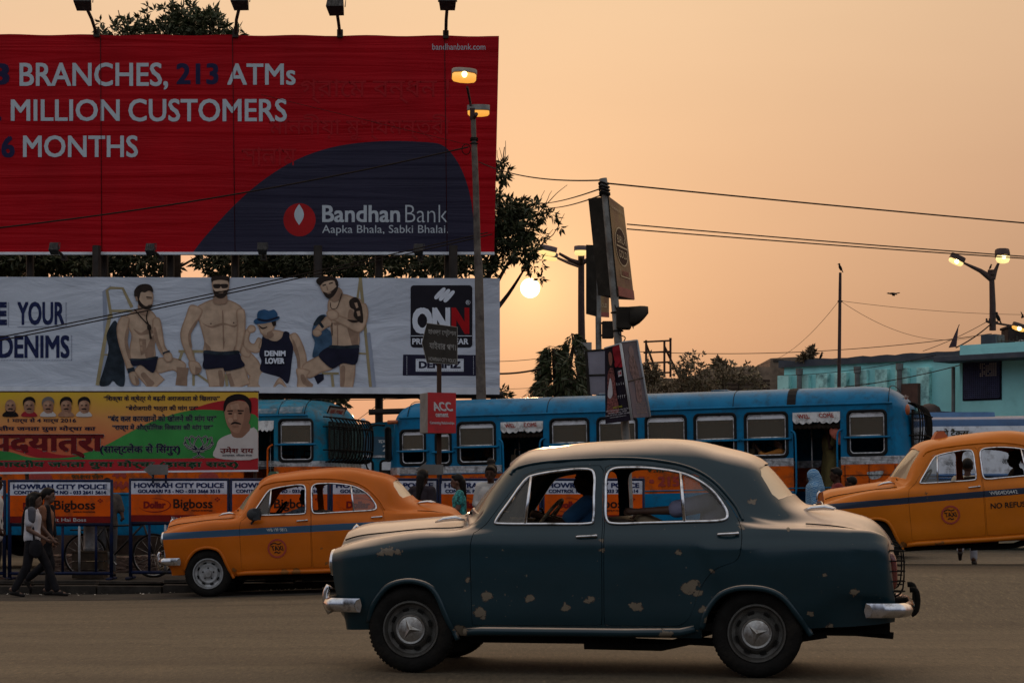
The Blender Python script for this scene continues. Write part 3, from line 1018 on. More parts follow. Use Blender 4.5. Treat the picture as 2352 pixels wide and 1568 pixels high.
def car_paint(name, base, chips=None, stripe=None, rough=.36, coat=.25, primer=(.32, .24, .16), rust=(.10, .045, .02), dust=.35, top_sheen=.25, sheen_col=(.42, .33, .24)):
    """body paint in the car's own space: chips down to primer at given spots, a painted band, road dust low down"""
    m = bpy.data.materials.new(name)
    m.use_nodes = True
    t = m.node_tree
    b = t.nodes['Principled BSDF']
    co = t.nodes.new('ShaderNodeTexCoord').outputs['Object']
    L = t.links.new
    def nd(ty, **k):
        n = t.nodes.new(ty)
        for a, v in k.items(): setattr(n, a, v)
        return n
    def ma(op, a, b2=None, clamp=False):
        n = nd('ShaderNodeMath', operation=op, use_clamp=clamp)
        for i, v in enumerate((a, b2)):
            if v is None: continue
            if isinstance(v, (int, float)): n.inputs[i].default_value = v
            else: L(v, n.inputs[i])
        return n.outputs[0]
    def mix(f, a, c):
        n = nd('ShaderNodeMix', data_type='RGBA')
        if isinstance(f, (int, float)): n.inputs[0].default_value = f
        else: L(f, n.inputs[0])
        for i, v in ((6, a), (7, c)):
            if isinstance(v, tuple): n.inputs[i].default_value = (*v, 1)
            else: L(v, n.inputs[i])
        return n.outputs[2]
    def noise(sc, det=6, ro=.6):
        n = nd('ShaderNodeTexNoise')
        n.inputs['Scale'].default_value = sc
        n.inputs['Detail'].default_value = det
        n.inputs['Roughness'].default_value = ro
        L(co, n.inputs['Vector'])
        return n
    sp = nd('ShaderNodeSeparateXYZ')
    L(co, sp.inputs[0])
    x, y, z = sp.outputs
    n1 = noise(2.2, 8)
    c = mix(n1.outputs[0], tuple(v * .78 for v in base), tuple(min(1, v * 1.22) for v in base))
    if stripe:
        z0, z1, slope, scol = stripe
        zz = ma('SUBTRACT', z, ma('MULTIPLY', x, slope))
        zz = ma('ADD', zz, ma('MULTIPLY', ma('SUBTRACT', noise(9).outputs[0], .5), .008))
        inb = ma('MULTIPLY', ma('GREATER_THAN', zz, z0), ma('LESS_THAN', zz, z1))
        inb = ma('MULTIPLY', inb, ma('LESS_THAN', z, ma('SUBTRACT', 1.0, ma('MULTIPLY', x, 0.0))))
        inb = ma('MULTIPLY', inb, ma('GREATER_THAN', ma('ABSOLUTE', y), .60))
        c = mix(inb, c, scol)
    # dull dust film, thickest low down, in streaks
    st = noise(5, 8)
    low_ = ma('SUBTRACT', 1.0, ma('DIVIDE', ma('SUBTRACT', z, .25), .55), True)
    df = ma('MULTIPLY', ma('MULTIPLY', st.outputs[0], ma('ADD', ma('MULTIPLY', low_, .8), .25)), dust)
    c = mix(df, c, (.16, .125, .09))
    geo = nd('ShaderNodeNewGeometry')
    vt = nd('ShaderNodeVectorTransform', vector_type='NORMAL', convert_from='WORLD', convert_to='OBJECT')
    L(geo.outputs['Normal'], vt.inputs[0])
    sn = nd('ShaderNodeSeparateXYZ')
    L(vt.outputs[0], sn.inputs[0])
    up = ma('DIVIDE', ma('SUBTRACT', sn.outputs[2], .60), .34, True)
    up = ma('MULTIPLY', up, ma('ADD', ma('MULTIPLY', st.outputs[0], .5), top_sheen))
    c = mix(up, c, sheen_col)  # sky sheen painted as a pale dusty colour on upward faces
    rb = None
    if chips:
        jit = noise(14, 6, .7)
        jv = nd('ShaderNodeVectorMath', operation='SCALE')
        sb = nd('ShaderNodeVectorMath', operation='SUBTRACT')
        L(jit.outputs['Color'], sb.inputs[0])
        sb.inputs[1].default_value = (.5, .5, .5)
        L(sb.outputs[0], jv.inputs[0])
        jv.inputs['Scale'].default_value = .11
        ad = nd('ShaderNodeVectorMath', operation='ADD')
        L(co, ad.inputs[0])
        L(jv.outputs[0], ad.inputs[1])
        ml = nd('ShaderNodeVectorMath', operation='MULTIPLY')
        L(ad.outputs[0], ml.inputs[0])
        ml.inputs[1].default_value = (1, 0, 1.25)
        mn = None
        for (cx_, cz_, r) in chips:
            d = nd('ShaderNodeVectorMath', operation='DISTANCE')
            L(ml.outputs[0], d.inputs[0])
            d.inputs[1].default_value = (cx_, 0, cz_ * 1.25)
            v = ma('SUBTRACT', d.outputs['Value'], r * .92)
            mn = v if mn is None else ma('MINIMUM', mn, v)
        mn = ma('ADD', mn, ma('MULTIPLY', ma('SUBTRACT', noise(45, 5, .7).outputs[0], .5), .05))
        mask = ma('LESS_THAN', mn, 0.0)
        edge = ma('LESS_THAN', mn, .004)
        pr = mix(noise(22, 5).outputs[0], primer, tuple(v * .6 for v in primer))
        c = mix(edge, c, rust)
        c = mix(mask, c, pr)
        rb = edge
    # little scattered scratches and rust pocks
    vr = noise(38, 3, .5)
    pk = ma('MULTIPLY', ma('GREATER_THAN', vr.outputs[0], .735), ma('GREATER_THAN', n1.outputs[0], .52))
    c = mix(ma('MULTIPLY', pk, .75), c, tuple(v * .8 for v in primer))
    L(c, b.inputs['Base Color'])
    rr = ma('ADD', ma('MULTIPLY', st.outputs[0], .22), rough - .08)
    if rb is not None: rr = ma('ADD', rr, ma('MULTIPLY', rb, .4))
    L(rr, b.inputs['Roughness'])
    b.inputs['Coat Weight'].default_value = coat
    b.inputs['Coat Roughness'].default_value = .13
    b.inputs['Coat IOR'].default_value = 1.45
    b.inputs['Specular IOR Level'].default_value = .15
    bp = nd('ShaderNodeBump')
    bp.inputs['Strength'].default_value = .35
    bp.inputs['Distance'].default_value = .02
    L(noise(3.0, 2).outputs[0], bp.inputs['Height'])
    L(bp.outputs[0], b.inputs['Normal'])
    return m
CHROME = mat('chrome', (.62, .62, .64), .16, 1., var=.15, scale=20, dirt=(.10, .075, .05), dirt_amt=.35, dirt_scale=12)
DULLCHROME = mat('dull_chrome', (.40, .39, .37), .38, .9, var=.3, scale=15, dirt=(.09, .06, .04), dirt_amt=.6, dirt_scale=9)
RUBBER = mat('tyre_rubber', (.010, .009, .008), .85, var=.4, scale=8, bump=.3, bscale=60, dirt=(.026, .021, .016), dirt_amt=.4)
BLACK = mat('underbody_black', (.010, .009, .008), .9, var=.4, scale=6, bump=.4, bscale=20)
SEAT = mat('seat_vinyl', (.035, .026, .020), .6, var=.3, scale=8)
LAMPGL = mat('lamp_glass', (.75, .75, .72), .08, .3, var=.05)
TAILRED = mat('tail_red', (.16, .03, .02), .2, var=.1, coat=.6)
AUTOGL = glass('car_glass', (.72, .74, .72), .80, .05, (.30, .27, .22))
WSGL = glass('dusty_screen', (.70, .66, .58), .45, .10, (.55, .44, .30))

RWGL = glass('dust_and_sheen_glass', (.6, .55, .48), .15, .14, (.72, .58, .40), 2.1)  # pale coat stands for dust and the sky's reflection together

def part(name, me, m, parent, own=True):
    o = link(name, me, parent)
    if m is not None:
        ms = m if isinstance(m, (list, tuple)) else [m]
        while len(me.materials) < len(ms): me.materials.append(None)
        for i, x in enumerate(ms):
            o.material_slots[i].link = 'OBJECT'
            o.material_slots[i].material = x
    return o

def make_car(name, label, loc, rot, paint, rimm, hubcaps, mirror=False, guards=False, steerwrap=None, rear_lift=0.):
    r = thing(name, label, 'car', loc, rot)
    body = part('body', CAR['body'], paint, r)
    for me in CAR['lip']: part('wheel_arch_lip', me, paint, body)
    part('panel_seam', CAR['seam'], BLACK, body)
    for me in CAR['hinge']: part('hinge', me, CHROME, body)
    part('drip_rail', CAR['drip'], paint, body)
    part('sill', CAR['sill'], paint, body)
    for k, hk, tk in (('door_f', 'handle_f', 'trim_f'), ('door_r', 'handle_r', 'trim_r')):
        d = part('door', CAR[k], paint, r)
        part('handle', CAR[hk], CHROME, d)
        part('window_trim', CAR[tk], CHROME, d)
        part('window_post', CAR['post_f' if k == 'door_f' else 'post_r'], CHROME, d)
        part('vent_pane' if k == 'door_f' else 'quarter_pane', CAR['vent' if k == 'door_f' else 'quarter'], AUTOGL, d)
    part('windscreen', CAR['windscreen'], WSGL, r)
    part('rear_window', CAR['rear_window'], RWGL, r)
    for sx in (-1.22, 1.228):
        for sy in (-1, 1):
            z = .311 + (rear_lift if sx > 0 else 0)
            w = bpy.data.objects.new('wheel', None)
            COL.objects.link(w)
            w.parent = r
            w.location = (sx, sy * .685, z)
            if sy > 0: w.rotation_euler = (0, 0, math.pi)
            part('tyre', CAR['tyre'], RUBBER, w)
            part('rim', CAR['rim'], rimm, w)
            part('rim_slots', CAR['slots'], BLACK, w)
            if hubcaps:
                h = part('hubcap', CAR['hubcap'], DULLCHROME, w)
                e = part('emblem', CAR['star'], DULLCHROME, w)
                e.rotation_euler = (0, rad(-20 if sx < 0 else -40), 0)
            else:
                part('hub', CAR['hub'], rimm, w)
                part('wheel_nuts', CAR['nuts'], BLACK, w)
    part('front_bumper', CAR['bump_f'], CHROME, r)
    part('rear_bumper', CAR['bump_r'], CHROME, r)
    for me in CAR['over_r']: part('overrider', me, BLACK if guards else CHROME, r)
    for me in CAR['over_f']: part('overrider', me, CHROME, r)
    for me in CAR['head']: part('headlight', me, [CHROME, LAMPGL], r)
    for me in CAR['tail']: part('taillight', me, TAILRED, r)
    if guards:
        for me in CAR['guard']: part('lamp_guard', me, BLACK, r)
    part('grille', CAR['grille'], CHROME, r)
    part('underbody', CAR['under'], BLACK, r)
    part('dashboard', CAR['dash'], BLACK, r)
    part('front_seat', CAR['seat_f'], SEAT, r)
    part('rear_seat', CAR['seat_r'], SEAT, r)
    part('steering_wheel', CAR['steer'], steerwrap or BLACK, r)
    part('wiper', CAR['wiper'], BLACK, r)
    part('bonnet_trim', CAR['bonnet_trim'], CHROME, r)
    if mirror: part('door_mirror', CAR['mirror'], mat('mirror_plastic', (.035, .037, .04), .5, var=.2), r)
    return r

CHIPS = [(-1.37, .86, .040), (-1.43, .845, .030), (-1.31, .865, .028), (-.665, .553, .048), (-.712, .438, .042), (-.69, .40, .016), (-.356, .534, .036), (-.10, .48, .03), (.07, .532, .03), (.40, .489, .045), (.76, .62, .05), (.80, .66, .034), (.83, .585, .03), (.93, .735, .02), (.69, .865, .020), (1.115, 1.035, .02), (1.44, 1.03, .014), (1.70, .72, .016), (1.89, .60, .030), (1.60, .46, .026), (.86, .47, .03), (.90, .40, .026), (1.18, 1.22, .022), (-.80, .668, .010), (-.86, .30, .05), (.60, .29, .05), (1.72, .36, .024), (.15, .945, .016), (.155, .885, .016)]
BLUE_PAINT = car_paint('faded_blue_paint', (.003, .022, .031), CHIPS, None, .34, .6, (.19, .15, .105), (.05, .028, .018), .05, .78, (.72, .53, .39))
CAR_POS = (.613, 14.784, 0)
RIM_DARK = mat('rim_dark', (.10, .095, .085), .5, .5, var=.4, scale=14, dirt=(.04, .03, .022), dirt_amt=.6)
RIM_SILVER = mat('rim_silver', (.36, .36, .36), .45, .6, var=.2, scale=14, dirt=(.10, .08, .06), dirt_amt=.35)
WRAP = mat('steering_wrap', (.25, .19, .12), .8, var=.9, scale=30)
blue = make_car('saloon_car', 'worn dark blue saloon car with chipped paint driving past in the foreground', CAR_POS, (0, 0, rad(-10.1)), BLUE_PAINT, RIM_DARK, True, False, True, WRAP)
# ================================================================ the two taxis (same model of car)
def place_car(px, D, yaw, pitch, zc):
    """root position so that the near front tyre stands at (px, D) and the root is lifted by zc"""
    R = Euler((0, rad(pitch), rad(yaw))).to_matrix()
    w = Vector(((px - CX) / F * D, D, 0)) - R @ Vector((-1.22, -.70, 0))
    return Vector((w.x, w.y, zc))
TAXI_A = car_paint('taxi_orange_paint', (.48, .108, .002), [(.55, .52, .05), (.60, .46, .03), (-.2, .30, .05), (-.05, .30, .06), (-.87, .34, .03), (.30, .60, .01), (.42, .56, .012), (.35, .40, .02)], (.820, .908, .026, (.035, .085, .15)), .34, .12, (.30, .12, .03), (.08, .035, .015), .10, -.6, (.45, .26, .10))
TAXI_B = car_paint('taxi_amber_paint', (.51, .132, .002), [(-.45, .285, .03), (-.40, .30, .02), (-.55, .93, .012), (-.88, .30, .04)], (.835, .915, .022, (.020, .030, .055)), .34, .12, (.30, .12, .03), (.08, .035, .015), .10, -.6, (.45, .26, .10))
ta = make_car('taxi', 'orange yellow taxi with blue side stripe and black door mirror, beside the kerb', place_car(481, 26.5, -1, -1.6, gz(-4, 26.5) + .034), (0, rad(-1.6), rad(-1)), TAXI_A, RIM_SILVER, False, True, False, None, -.068)
tb = make_car('taxi', 'amber yellow taxi with dark navy stripe, cut off by the right edge of the photo', place_car(2014, 25.4, -3, -3.6, .40), (0, rad(-3.6), rad(-3)), TAXI_B, RIM_SILVER, False, False, False, None, 0)
for ch in ta.children:
    pass
INK_RED = mat('painted_red', (.30, .025, .012), .6, var=.2, scale=30)
INK_BLK = mat('painted_black', (.015, .013, .012), .6, var=.2, scale=30)
INK_WHITE = mat('painted_white', (.62, .62, .60), .6, var=.15, scale=30)
def flank(x, z): return (x, -side_y(x, z) - .007, z)
def ring(mb, cx, cz, r0, r1, fn, mi, n=36):
    a = [fn(cx + r0 * math.cos(2 * math.pi * k / n), cz + r0 * math.sin(2 * math.pi * k / n)) for k in range(n)]
    b = [fn(cx + r1 * math.cos(2 * math.pi * k / n), cz + r1 * math.sin(2 * math.pi * k / n)) for k in range(n)]
    mb.add(a + b, [(k, (k + 1) % n, n + (k + 1) % n, n + k) for k in range(n)], mi)
def stroke(mb, pts, w, mi=0):
    """flat brush stroke along points, all on one face: widened in x and z"""
    pts = [Vector(p) for p in pts]
    L_, R_ = [], []
    for i, p in enumerate(pts):
        t = pts[min(i + 1, len(pts) - 1)] - pts[max(i - 1, 0)]
        n = Vector((-t.z, 0, t.x))
        if n.length < 1e-9: n = Vector((1, 0, 0))
        n = n.normalized() * (w / 2)
        L_.append(p + n)
        R_.append(p - n)
    k = len(pts)
    mb.add(L_ + R_, [(i, i + 1, k + i + 1, k + i) for i in range(k - 1)], mi)
def badge(par, cx, cz, r):
    mb = MB()
    ring(mb, cx, cz, r, r * .83, flank, 0)
    write(mb, 'TAXI', flank, cx - r * .62, cz + r * .28, cx + r * .62, cz - r * .22, 1, .02, .25)
    c = crom([(cx - .7 * r, 0, cz + .38 * r), (cx - .3 * r, 0, cz + .58 * r), (cx + .1 * r, 0, cz + .45 * r), (cx + .45 * r, 0, cz + .55 * r)], 4, False)
    stroke(mb, [flank(p.x, p.z) for p in c], .012, 1)
    c = crom([(cx - .3 * r, 0, cz - .45 * r), (cx - .05 * r, 0, cz - .36 * r), (cx + .1 * r, 0, cz - .48 * r), (cx + .35 * r, 0, cz - .40 * r)], 4, False)
    stroke(mb, [flank(p.x, p.z) for p in c], .012, 1)
    mb.build('taxi_badge', [INK_RED, INK_BLK], par)
def door_of(car, i): return [c for c in car.children if c.name.startswith('door') and not c.name.startswith('door_mirror')][i]
badge(door_of(ta, 0), -.29, .62, .125)
badge(door_of(tb, 0), -.27, .645, .118)
mb = MB(); write(mb, 'WB·19F·5812', flank, -.42, .885, -.155, .845, 0, .01, .3); mb.build('plate_lettering', INK_WHITE, door_of(ta, 0))
mb = MB(); write(mb, 'WB04D0442', flank, .235, .908, .58, .862, 0, .01, .3); mb.build('plate_lettering', INK_WHITE, door_of(tb, 1))
mb = MB(); write(mb, 'NO REFUSAL', flank, .235, .76, .78, .69, 0, .015); mb.build('lettering', INK_BLK, door_of(tb, 1))
# orange flag-like roof sign of the right taxi, half hidden; green one on the left taxi
def roof_sign(par, x, z, m):
    mb = MB()
    mb.prism([(x - .10, -.12, z), (x + .11, -.12, z), (x + .045, -.12, z + .105), (x - .035, -.12, z + .105)], (0, .24, 0))
    mb.build('roof_sign', m, par)
roof_sign(tb, -.22, 1.615, mat('roof_sign_orange', (.42, .10, .025), .6))
roof_sign(ta, -.42, 1.54, mat('roof_sign_green', (.03, .10, .06), .6))

# ================================================================ buses
BUS_BLUE = mat('bus_blue', (.001, .15, .31), .42, spec=.15, var=.18, scale=2.5, dirt=(.012, .07, .13), dirt_amt=.45, dirt_scale=5, bump=.12, bscale=6, coat=.05)
BUS_TEAL = mat('bus_teal', (.002, .17, .28), .45, spec=.15, var=.2, scale=3, dirt=(.05, .07, .075), dirt_amt=.55, dirt_scale=6, bump=.12, bscale=6, coat=.1)
BUS_ORANGE = mat('bus_orange', (.60, .095, .002), .5, spec=.12, var=.2, scale=3, dirt=(.11, .045, .02), dirt_amt=.5, dirt_scale=5, bump=.15, bscale=5)
BUS_GREY = mat('bus_bare_metal', (.17, .20, .23), .5, .3, var=.4, scale=6, dirt=(.03, .10, .17), dirt_amt=.5, dirt_scale=7)
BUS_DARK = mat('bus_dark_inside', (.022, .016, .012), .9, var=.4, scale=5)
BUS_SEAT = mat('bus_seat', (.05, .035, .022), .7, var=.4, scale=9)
SEAL = mat('window_rubber', (.012, .012, .012), .6, var=.3)
ALU = mat('aluminium', (.60, .61, .62), .42, .75, var=.3, scale=14, dirt=(.10, .09, .08), dirt_amt=.45, dirt_scale=12)
SUNSTRIP = mat('sun_strip', (.70, .72, .75), .55, var=.15, scale=5, dirt=(.2, .2, .2), dirt_amt=.3)
BUSGL = glass('bus_glass', (.50, .46, .40), .55, .10, (.20, .165, .12))
VALANCE = mat('valance_cloth', (.66, .66, .65), .9, var=.2, scale=6, dirt=(.16, .14, .12), dirt_amt=.5, dirt_scale=9)
SCREENGL = glass('bus_screen', (.14, .13, .12), .75, .12, (.05, .042, .035))
PATCHM = mat('filler_patch', (.36, .37, .37), .8, var=.4, scale=18, dirt=(.05, .05, .05), dirt_amt=.6, dirt_scale=20)

def bus_shell(L, W=2.4, zr=2.96):
    """body shell along x from 0 to L, near flank at y = 0"""
    zg = zr - .33
    prof = [(0.03, .46), (0, .52), (0, 1.2), (0, 1.75), (0, 2.2), (0, zg - .02), (.0, zg), (.035, zg + .09), (.11, zg + .18), (.23, zg + .25), (.42, zg + .295), (.75, zg + .32), (W / 2, zg + .33)]
    prof = prof + [(W - y, z) for y, z in prof[::-1]][1:]
    xs = [0, .04, .12, .25, .45, .8] + [L * k / 14 for k in range(2, 13)] + [L - .8, L - .45, L - .25, L - .12, L - .04, L]
    rows = []
    for x in xs:
        e = min(x, L - x)
        q = max(0., 1 - e / .30)
        iny = .34 * q ** 2.2
        qz = max(0., 1 - e / .75)
        drop = .26 * qz ** 2.4
        r = []
        for y, z in prof:
            yy = y + (W / 2 - y) / (W / 2) * iny
            zz = z - drop * max(0, (z - zg + .25) / .58) if z > zg - .25 else z
            lean = .10 * max(0, (z - 1.7)) * max(0., 1 - e / .5)
            xx = x + (lean if x < L / 2 else -lean)
            r.append((xx, yy, zz))
        rows.append(r)
    mb = MB()
    mb.loft(rows)
    n = len(prof)
    for ri, flip in ((0, 0), (len(rows) - 1, 1)):
        base = ri * n
        h = n // 2
        for j in range(h):
            f = (base + j, base + j + 1, base + n - 2 - j, base + n - 1 - j)
            if len(set(f)) < 4: f = tuple(dict.fromkeys(f))
            if len(f) > 2: mb.f.append(f if flip else f[::-1]); mb.m.append(0)
    me = mb.mesh('shell')
    bm = bmesh.new(); bm.from_mesh(me)
    bmesh.ops.recalc_face_normals(bm, faces=bm.faces)
    if max(bm.faces, key=lambda f: f.calc_center_median().z).normal.z < 0: bmesh.ops.reverse_faces(bm, faces=bm.faces)
    bm.to_mesh(me); bm.free()
    return with_mods(me, ('SOLIDIFY', dict(thickness=.035, offset=-1)))

def bands(me, cuts, mats, zax=2):
    """split the shell at given heights and give each band its paint"""
    bm = bmesh.new(); bm.from_mesh(me)
    for z in cuts:
        bmesh.ops.bisect_plane(bm, geom=bm.verts[:] + bm.edges[:] + bm.faces[:], plane_co=(0, 0, z), plane_no=(0, 0, 1))
    idx = [sum(f.calc_center_median().z > c for c in cuts) for f in bm.faces]
    bm.to_mesh(me); bm.free()
    me.materials.clear()
    mats_on(me, mats)
    me.polygons.foreach_set('material_index', idx)
    finish(me, 35)
    return me

def bus_window(bus, x0, x1, z0, z1, r=.07, split=.44, strip=.13, rail=True, glassm=None):
    zs = z0 + (z1 - z0) * split
    zt = z1 - (z1 - z0) * strip
    o = [(x, -.004, z) for x, z in rrect(x0 - .005, z0 - .005, x1 + .005, z1 + .005, r)]
    mb = MB()
    mb.tube(o, .024, 6, 0, True)
    w = mb.build('window', SEAL, bus, 180)
    mb = MB()
    i = [(x, .018, z) for x, z in rrect(x0 + .025, z0 + .025, x1 - .025, z1 - .025, r)]
    mb.tube(i, .014, 5, 0, True)
    mb.span((x0 + .02, .008, zs - .012), (x1 - .02, .03, zs + .012))
    mb.build('sash', ALU, w, 180)
    mb = MB()
    mb.poly([(x0 + .02, .022, zs), (x1 - .02, .022, zs), (x1 - .02, .022, zt), (x0 + .02, .022, zt)])
    mb.build('pane', glassm or BUSGL, w)
    mb = MB()
    t = [p for p in rrect(x0 + .02, z0, x1 - .02, z1 - .02, r) if p[1] > z1 - .02 - r]
    mb.poly([(x, .017, z) for x, z in t] + [(x0 + .02, .017, zt), (x1 - .02, .017, zt)])
    mb.build('sun_strip', SUNSTRIP, w)
    if rail:
        mb = MB()
        mb.tube([(x0 - .07, -.015, zs - .03), (x0 - .06, -.05, zs - .03), (x1 + .06, -.05, zs - .03), (x1 + .07, -.015, zs - .03)], .018, 6)
        mb.build('guard_rail', BUS_BLUE, w, 180)
    return w

def valance(bus, x0, x1, zt, h, text=True):
    mb = MB()
    n = 40
    rows = [[], []]
    for k in range(n + 1):
        u = k / n
        x = x0 + (x1 - x0) * u
        sc = .035 * abs(math.sin(math.pi * 7 * u)) + .035 * abs(math.sin(math.pi * 2 * u)) ** .5
        y = -.012 + .012 * math.sin(u * 26)
        rows[0].append((x, y, zt))
        rows[1].append((x, y - .012, zt - h + .07 - sc))
    mb.loft(rows)
    v = mb.build('valance', VALANCE, bus, 180)
    if text:
        mb = MB()
        fn = lambda x, z: (x, -.045, z)
        w = x1 - x0
        write(mb, 'WEL', fn, x0 + .11 * w, zt - h * .16, x0 + .36 * w, zt - h * .52, 0, .03, .25)
        write(mb, 'COME', fn, x0 + .56 * w, zt - h * .12, x0 + .87 * w, zt - h * .50, 0, .03, .25)
        mb.build('lettering', INK_RED, v)
    return v

def bus_inside(bus, L, W=2.4, xs=()):
    mb = MB()
    mb.span((.25, .10, .85), (L - .25, W - .10, .95))
    mb.span((.3, .1, .5), (L - .3, W - .1, .84))
    mb.span((.25, .12, 2.56), (L - .25, W - .12, 2.60))
    mb.span((.25, 1.16, 1.75), (L - .25, 1.2, 2.56)) if False else None
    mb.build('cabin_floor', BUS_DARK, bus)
    for x in xs:
        mb = MB()
        for y in (.12, 1.45):
            mb.span((x, y, 1.25), (x + .42, y + .80, 1.38))
            mb.box((x + .44, y + .40, 1.62), (.09, .80, .62), (0, .12, 0))
            mb.tube([(x + .47, y + .02, 1.85), (x + .50, y + .02, 2.02), (x + .50, y + .78, 2.02), (x + .47, y + .78, 1.85)], .014, 6)
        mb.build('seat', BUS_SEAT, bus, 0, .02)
    mb = MB()
    for y in (.75, 1.65): mb.tube([(.4, y, 2.45), (L - .4, y, 2.45)], .015, 6)
    for x in np.arange(1, L - .5, 1.3): mb.tube([(x, .75, .95), (x, .75, 2.55)], .015, 6)
    mb.build('grab_rail', ALU, bus, 180)

def front_guard(bus, L, z0, z1, m, n=13, W=2.4, bulge=.2):
    """cage of bars over the windscreen at the end x = L"""
    for k in range(n):
        y = .14 + (W - .28) * k / (n - 1)
        b = bulge * (1 - .35 * abs(2 * k / (n - 1) - 1) ** 3)
        mb = MB()
        mb.tube(crom([(L - .06, y, z1), (L + b * .55, y, z1 - .03), (L + b, y, z1 - .22), (L + b, y, z0 + .25), (L + b * .7, y, z0 + .05), (L - .02, y, z0)], 4, False), .013, 6)
        mb.build('guard_bar', m, bus, 180)
    mb = MB()
    for z in (z0 + .22, z1 - .18): mb.tube([(L - .05, .10, z), (L + bulge * .62, .14, z), (L + bulge, .5, z), (L + bulge, W - .5, z), (L + bulge * .62, W - .14, z), (L - .05, W - .10, z)], .012, 6)
    mb.build('guard_frame', m, bus, 180)

def lay_bus(P0, P1):
    e = Vector((P1[0] - P0[0], P1[1] - P0[1]))
    return e.length, math.atan2(e.y, e.x)
class OnBus:
    """near flank of a bus: photo direction -> place along it and height"""
    def __init__(s, P0, P1, z0, tilt):
        s.P0, s.z0, s.tilt = Vector(P0), z0, tilt
        s.L, s.yaw = lay_bus(P0, P1)
        s.e = Vector((math.cos(s.yaw), math.sin(s.yaw)))
    def x(s, px):
        k = (px - CX) / F
        return (k * s.P0.y - s.P0.x) / (s.e.x - k * s.e.y)
    def z(s, px, py):
        t = s.x(px)
        return EYE + (HY - py) / F * (s.P0.y + t * s.e.y) - s.z0 - t * math.tan(s.tilt)
    def root(s, name, label, group=None):
        return thing(name, label, 'bus', (s.P0.x, s.P0.y, s.z0), (0, -s.tilt, s.yaw), group)
WHEEL_BUS = {}
def bus_wheels(bus, xs, W=2.4):
    if not WHEEL_BUS:
        mb = MB(); mb.lathe([(.26, -.10), (.30, -.14), (.43, -.13), (.48, -.08), (.48, .1), (.3, .13)], axis='Y', seg=32)
        WHEEL_BUS['t'] = mb.mesh('tyre', RUBBER, 40)
        mb = MB(); mb.lathe([(.27, -.10), (.24, -.12), (.2, -.05), (.1, -.06), (.09, -.12), (.001, -.13)], axis='Y', seg=24)
        WHEEL_BUS['r'] = mb.mesh('rim', RIM_DARK, 40)
    for x in xs:
        for y, rz in ((.14, 0), (W - .14, math.pi)):
            w = bpy.data.objects.new('wheel', None); COL.objects.link(w); w.parent = bus
            w.location = (x, y, .48); w.rotation_euler = (0, 0, rz)
            link('tyre', WHEEL_BUS['t'], w); link('rim', WHEEL_BUS['r'], w)

# ---- the long bus behind the fence
OB = OnBus((-2.25, 35.6), (6.62, 33.0), .02, rad(1.05))
bus1 = OB.root('bus', 'long blue and orange bus with two WEL COME doorways, behind the dark blue car', 'blue and orange buses')
sh = bus_shell(OB.L)
wins = []
def zz(px, py): return OB.z(px, py)
for (a, b, t, bt) in ((922, 984, 986, 1069), (1003, 1043, 990, 1069), (1054, 1145, 968, 1066), (1267, 1360, 960, 1061), (1375, 1471, 957, 1059), (1486, 1584, 953, 1057), (1598, 1698, 949, 1055), (1714, 1817, 946, 1051), (1950, 2044, 941, 1046)):
    wins.append((OB.x(a) + .03, OB.x(b) - .03, zz((a + b) / 2, bt) + .02, zz((a + b) / 2, t) - .02))
doors = [(OB.x(1156), OB.x(1253), .75, zz(1200, 968)), (OB.x(1827), OB.x(1936), .75, zz(1880, 946))]
cutm = MB()
for x0, x1, z0, z1 in wins:
    for y in (-.2,): cutm.prism([(x, y, z) for x, z in rrect(x0, z0, x1, z1, .07)], (0, .4, 0))
for x0, x1, z0, z1 in doors: cutm.prism([(x, -.2, z) for x, z in rrect(x0, z0, x1, z1, .02)], (0, .4, 0))
cutm.prism([(x, -.2, z) for x, z in rrect(OB.x(891), zz(897, 1058), OB.x(902), zz(897, 982), .04)], (0, .5, 0))
cm = cutm.mesh('cut')
bm = bmesh.new(); bm.from_mesh(cm); bmesh.ops.recalc_face_normals(bm, faces=bm.faces); bm.to_mesh(cm); bm.free()
sh = boolean(sh, cm)
bands(sh, (1.20, 1.245, 1.62, 1.75), [BUS_BLUE, BUS_ORANGE, BUS_ORANGE, ALU, BUS_BLUE])
link('body', sh, bus1)
for w in wins: bus_window(bus1, *w)
mb = MB()
mb.tube([(x, .0, z) for x, z in rrect(OB.x(891), zz(897, 1058), OB.x(902), zz(897, 982), .04)], .02, 6, 0, True)
mb.poly([(x, .02, z) for x, z in rrect(OB.x(891), zz(897, 1058), OB.x(902), zz(897, 982), .04)])
mb.build('quarter_light', SEAL, bus1, 60)
for i, (x0, x1, z0, z1) in enumerate(doors):
    valance(bus1, x0, x1, z1, .20)
    mb = MB()
    for x, s in ((x0 - .03, 1), (x1 + .03, -1)):
        mb.tube(crom([(x, -.01, z1 - .30), (x + s * .06, -.05, z1 - .34), (x + s * .08, -.06, z1 - .5), (x + s * .08, -.06, 1.3), (x + s * .05, -.05, 1.12), (x, -.01, 1.1)], 4, False), .017, 7)
    mb.build('door_handrail', BUS_BLUE, bus1, 180)
    mb = MB()
    mb.span((x0 + .02, .35, .6), (x1 - .02, .7, .8))
    mb.span((x0, .06, .5), (x1, .34, .62))
    mb.build('door_step', BUS_DARK, bus1)
    mb = MB()
    for s in range(10): mb.ell((x0 + (x1 - x0) * (s + .5) / 10, .03, z1 - .235), (.05, .012, .05), 8, 6)
    mb.build('fringe', BUS_DARK, bus1, 180)
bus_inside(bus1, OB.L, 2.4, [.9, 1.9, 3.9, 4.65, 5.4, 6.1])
bus_wheels(bus1, (1.35, 6.9))
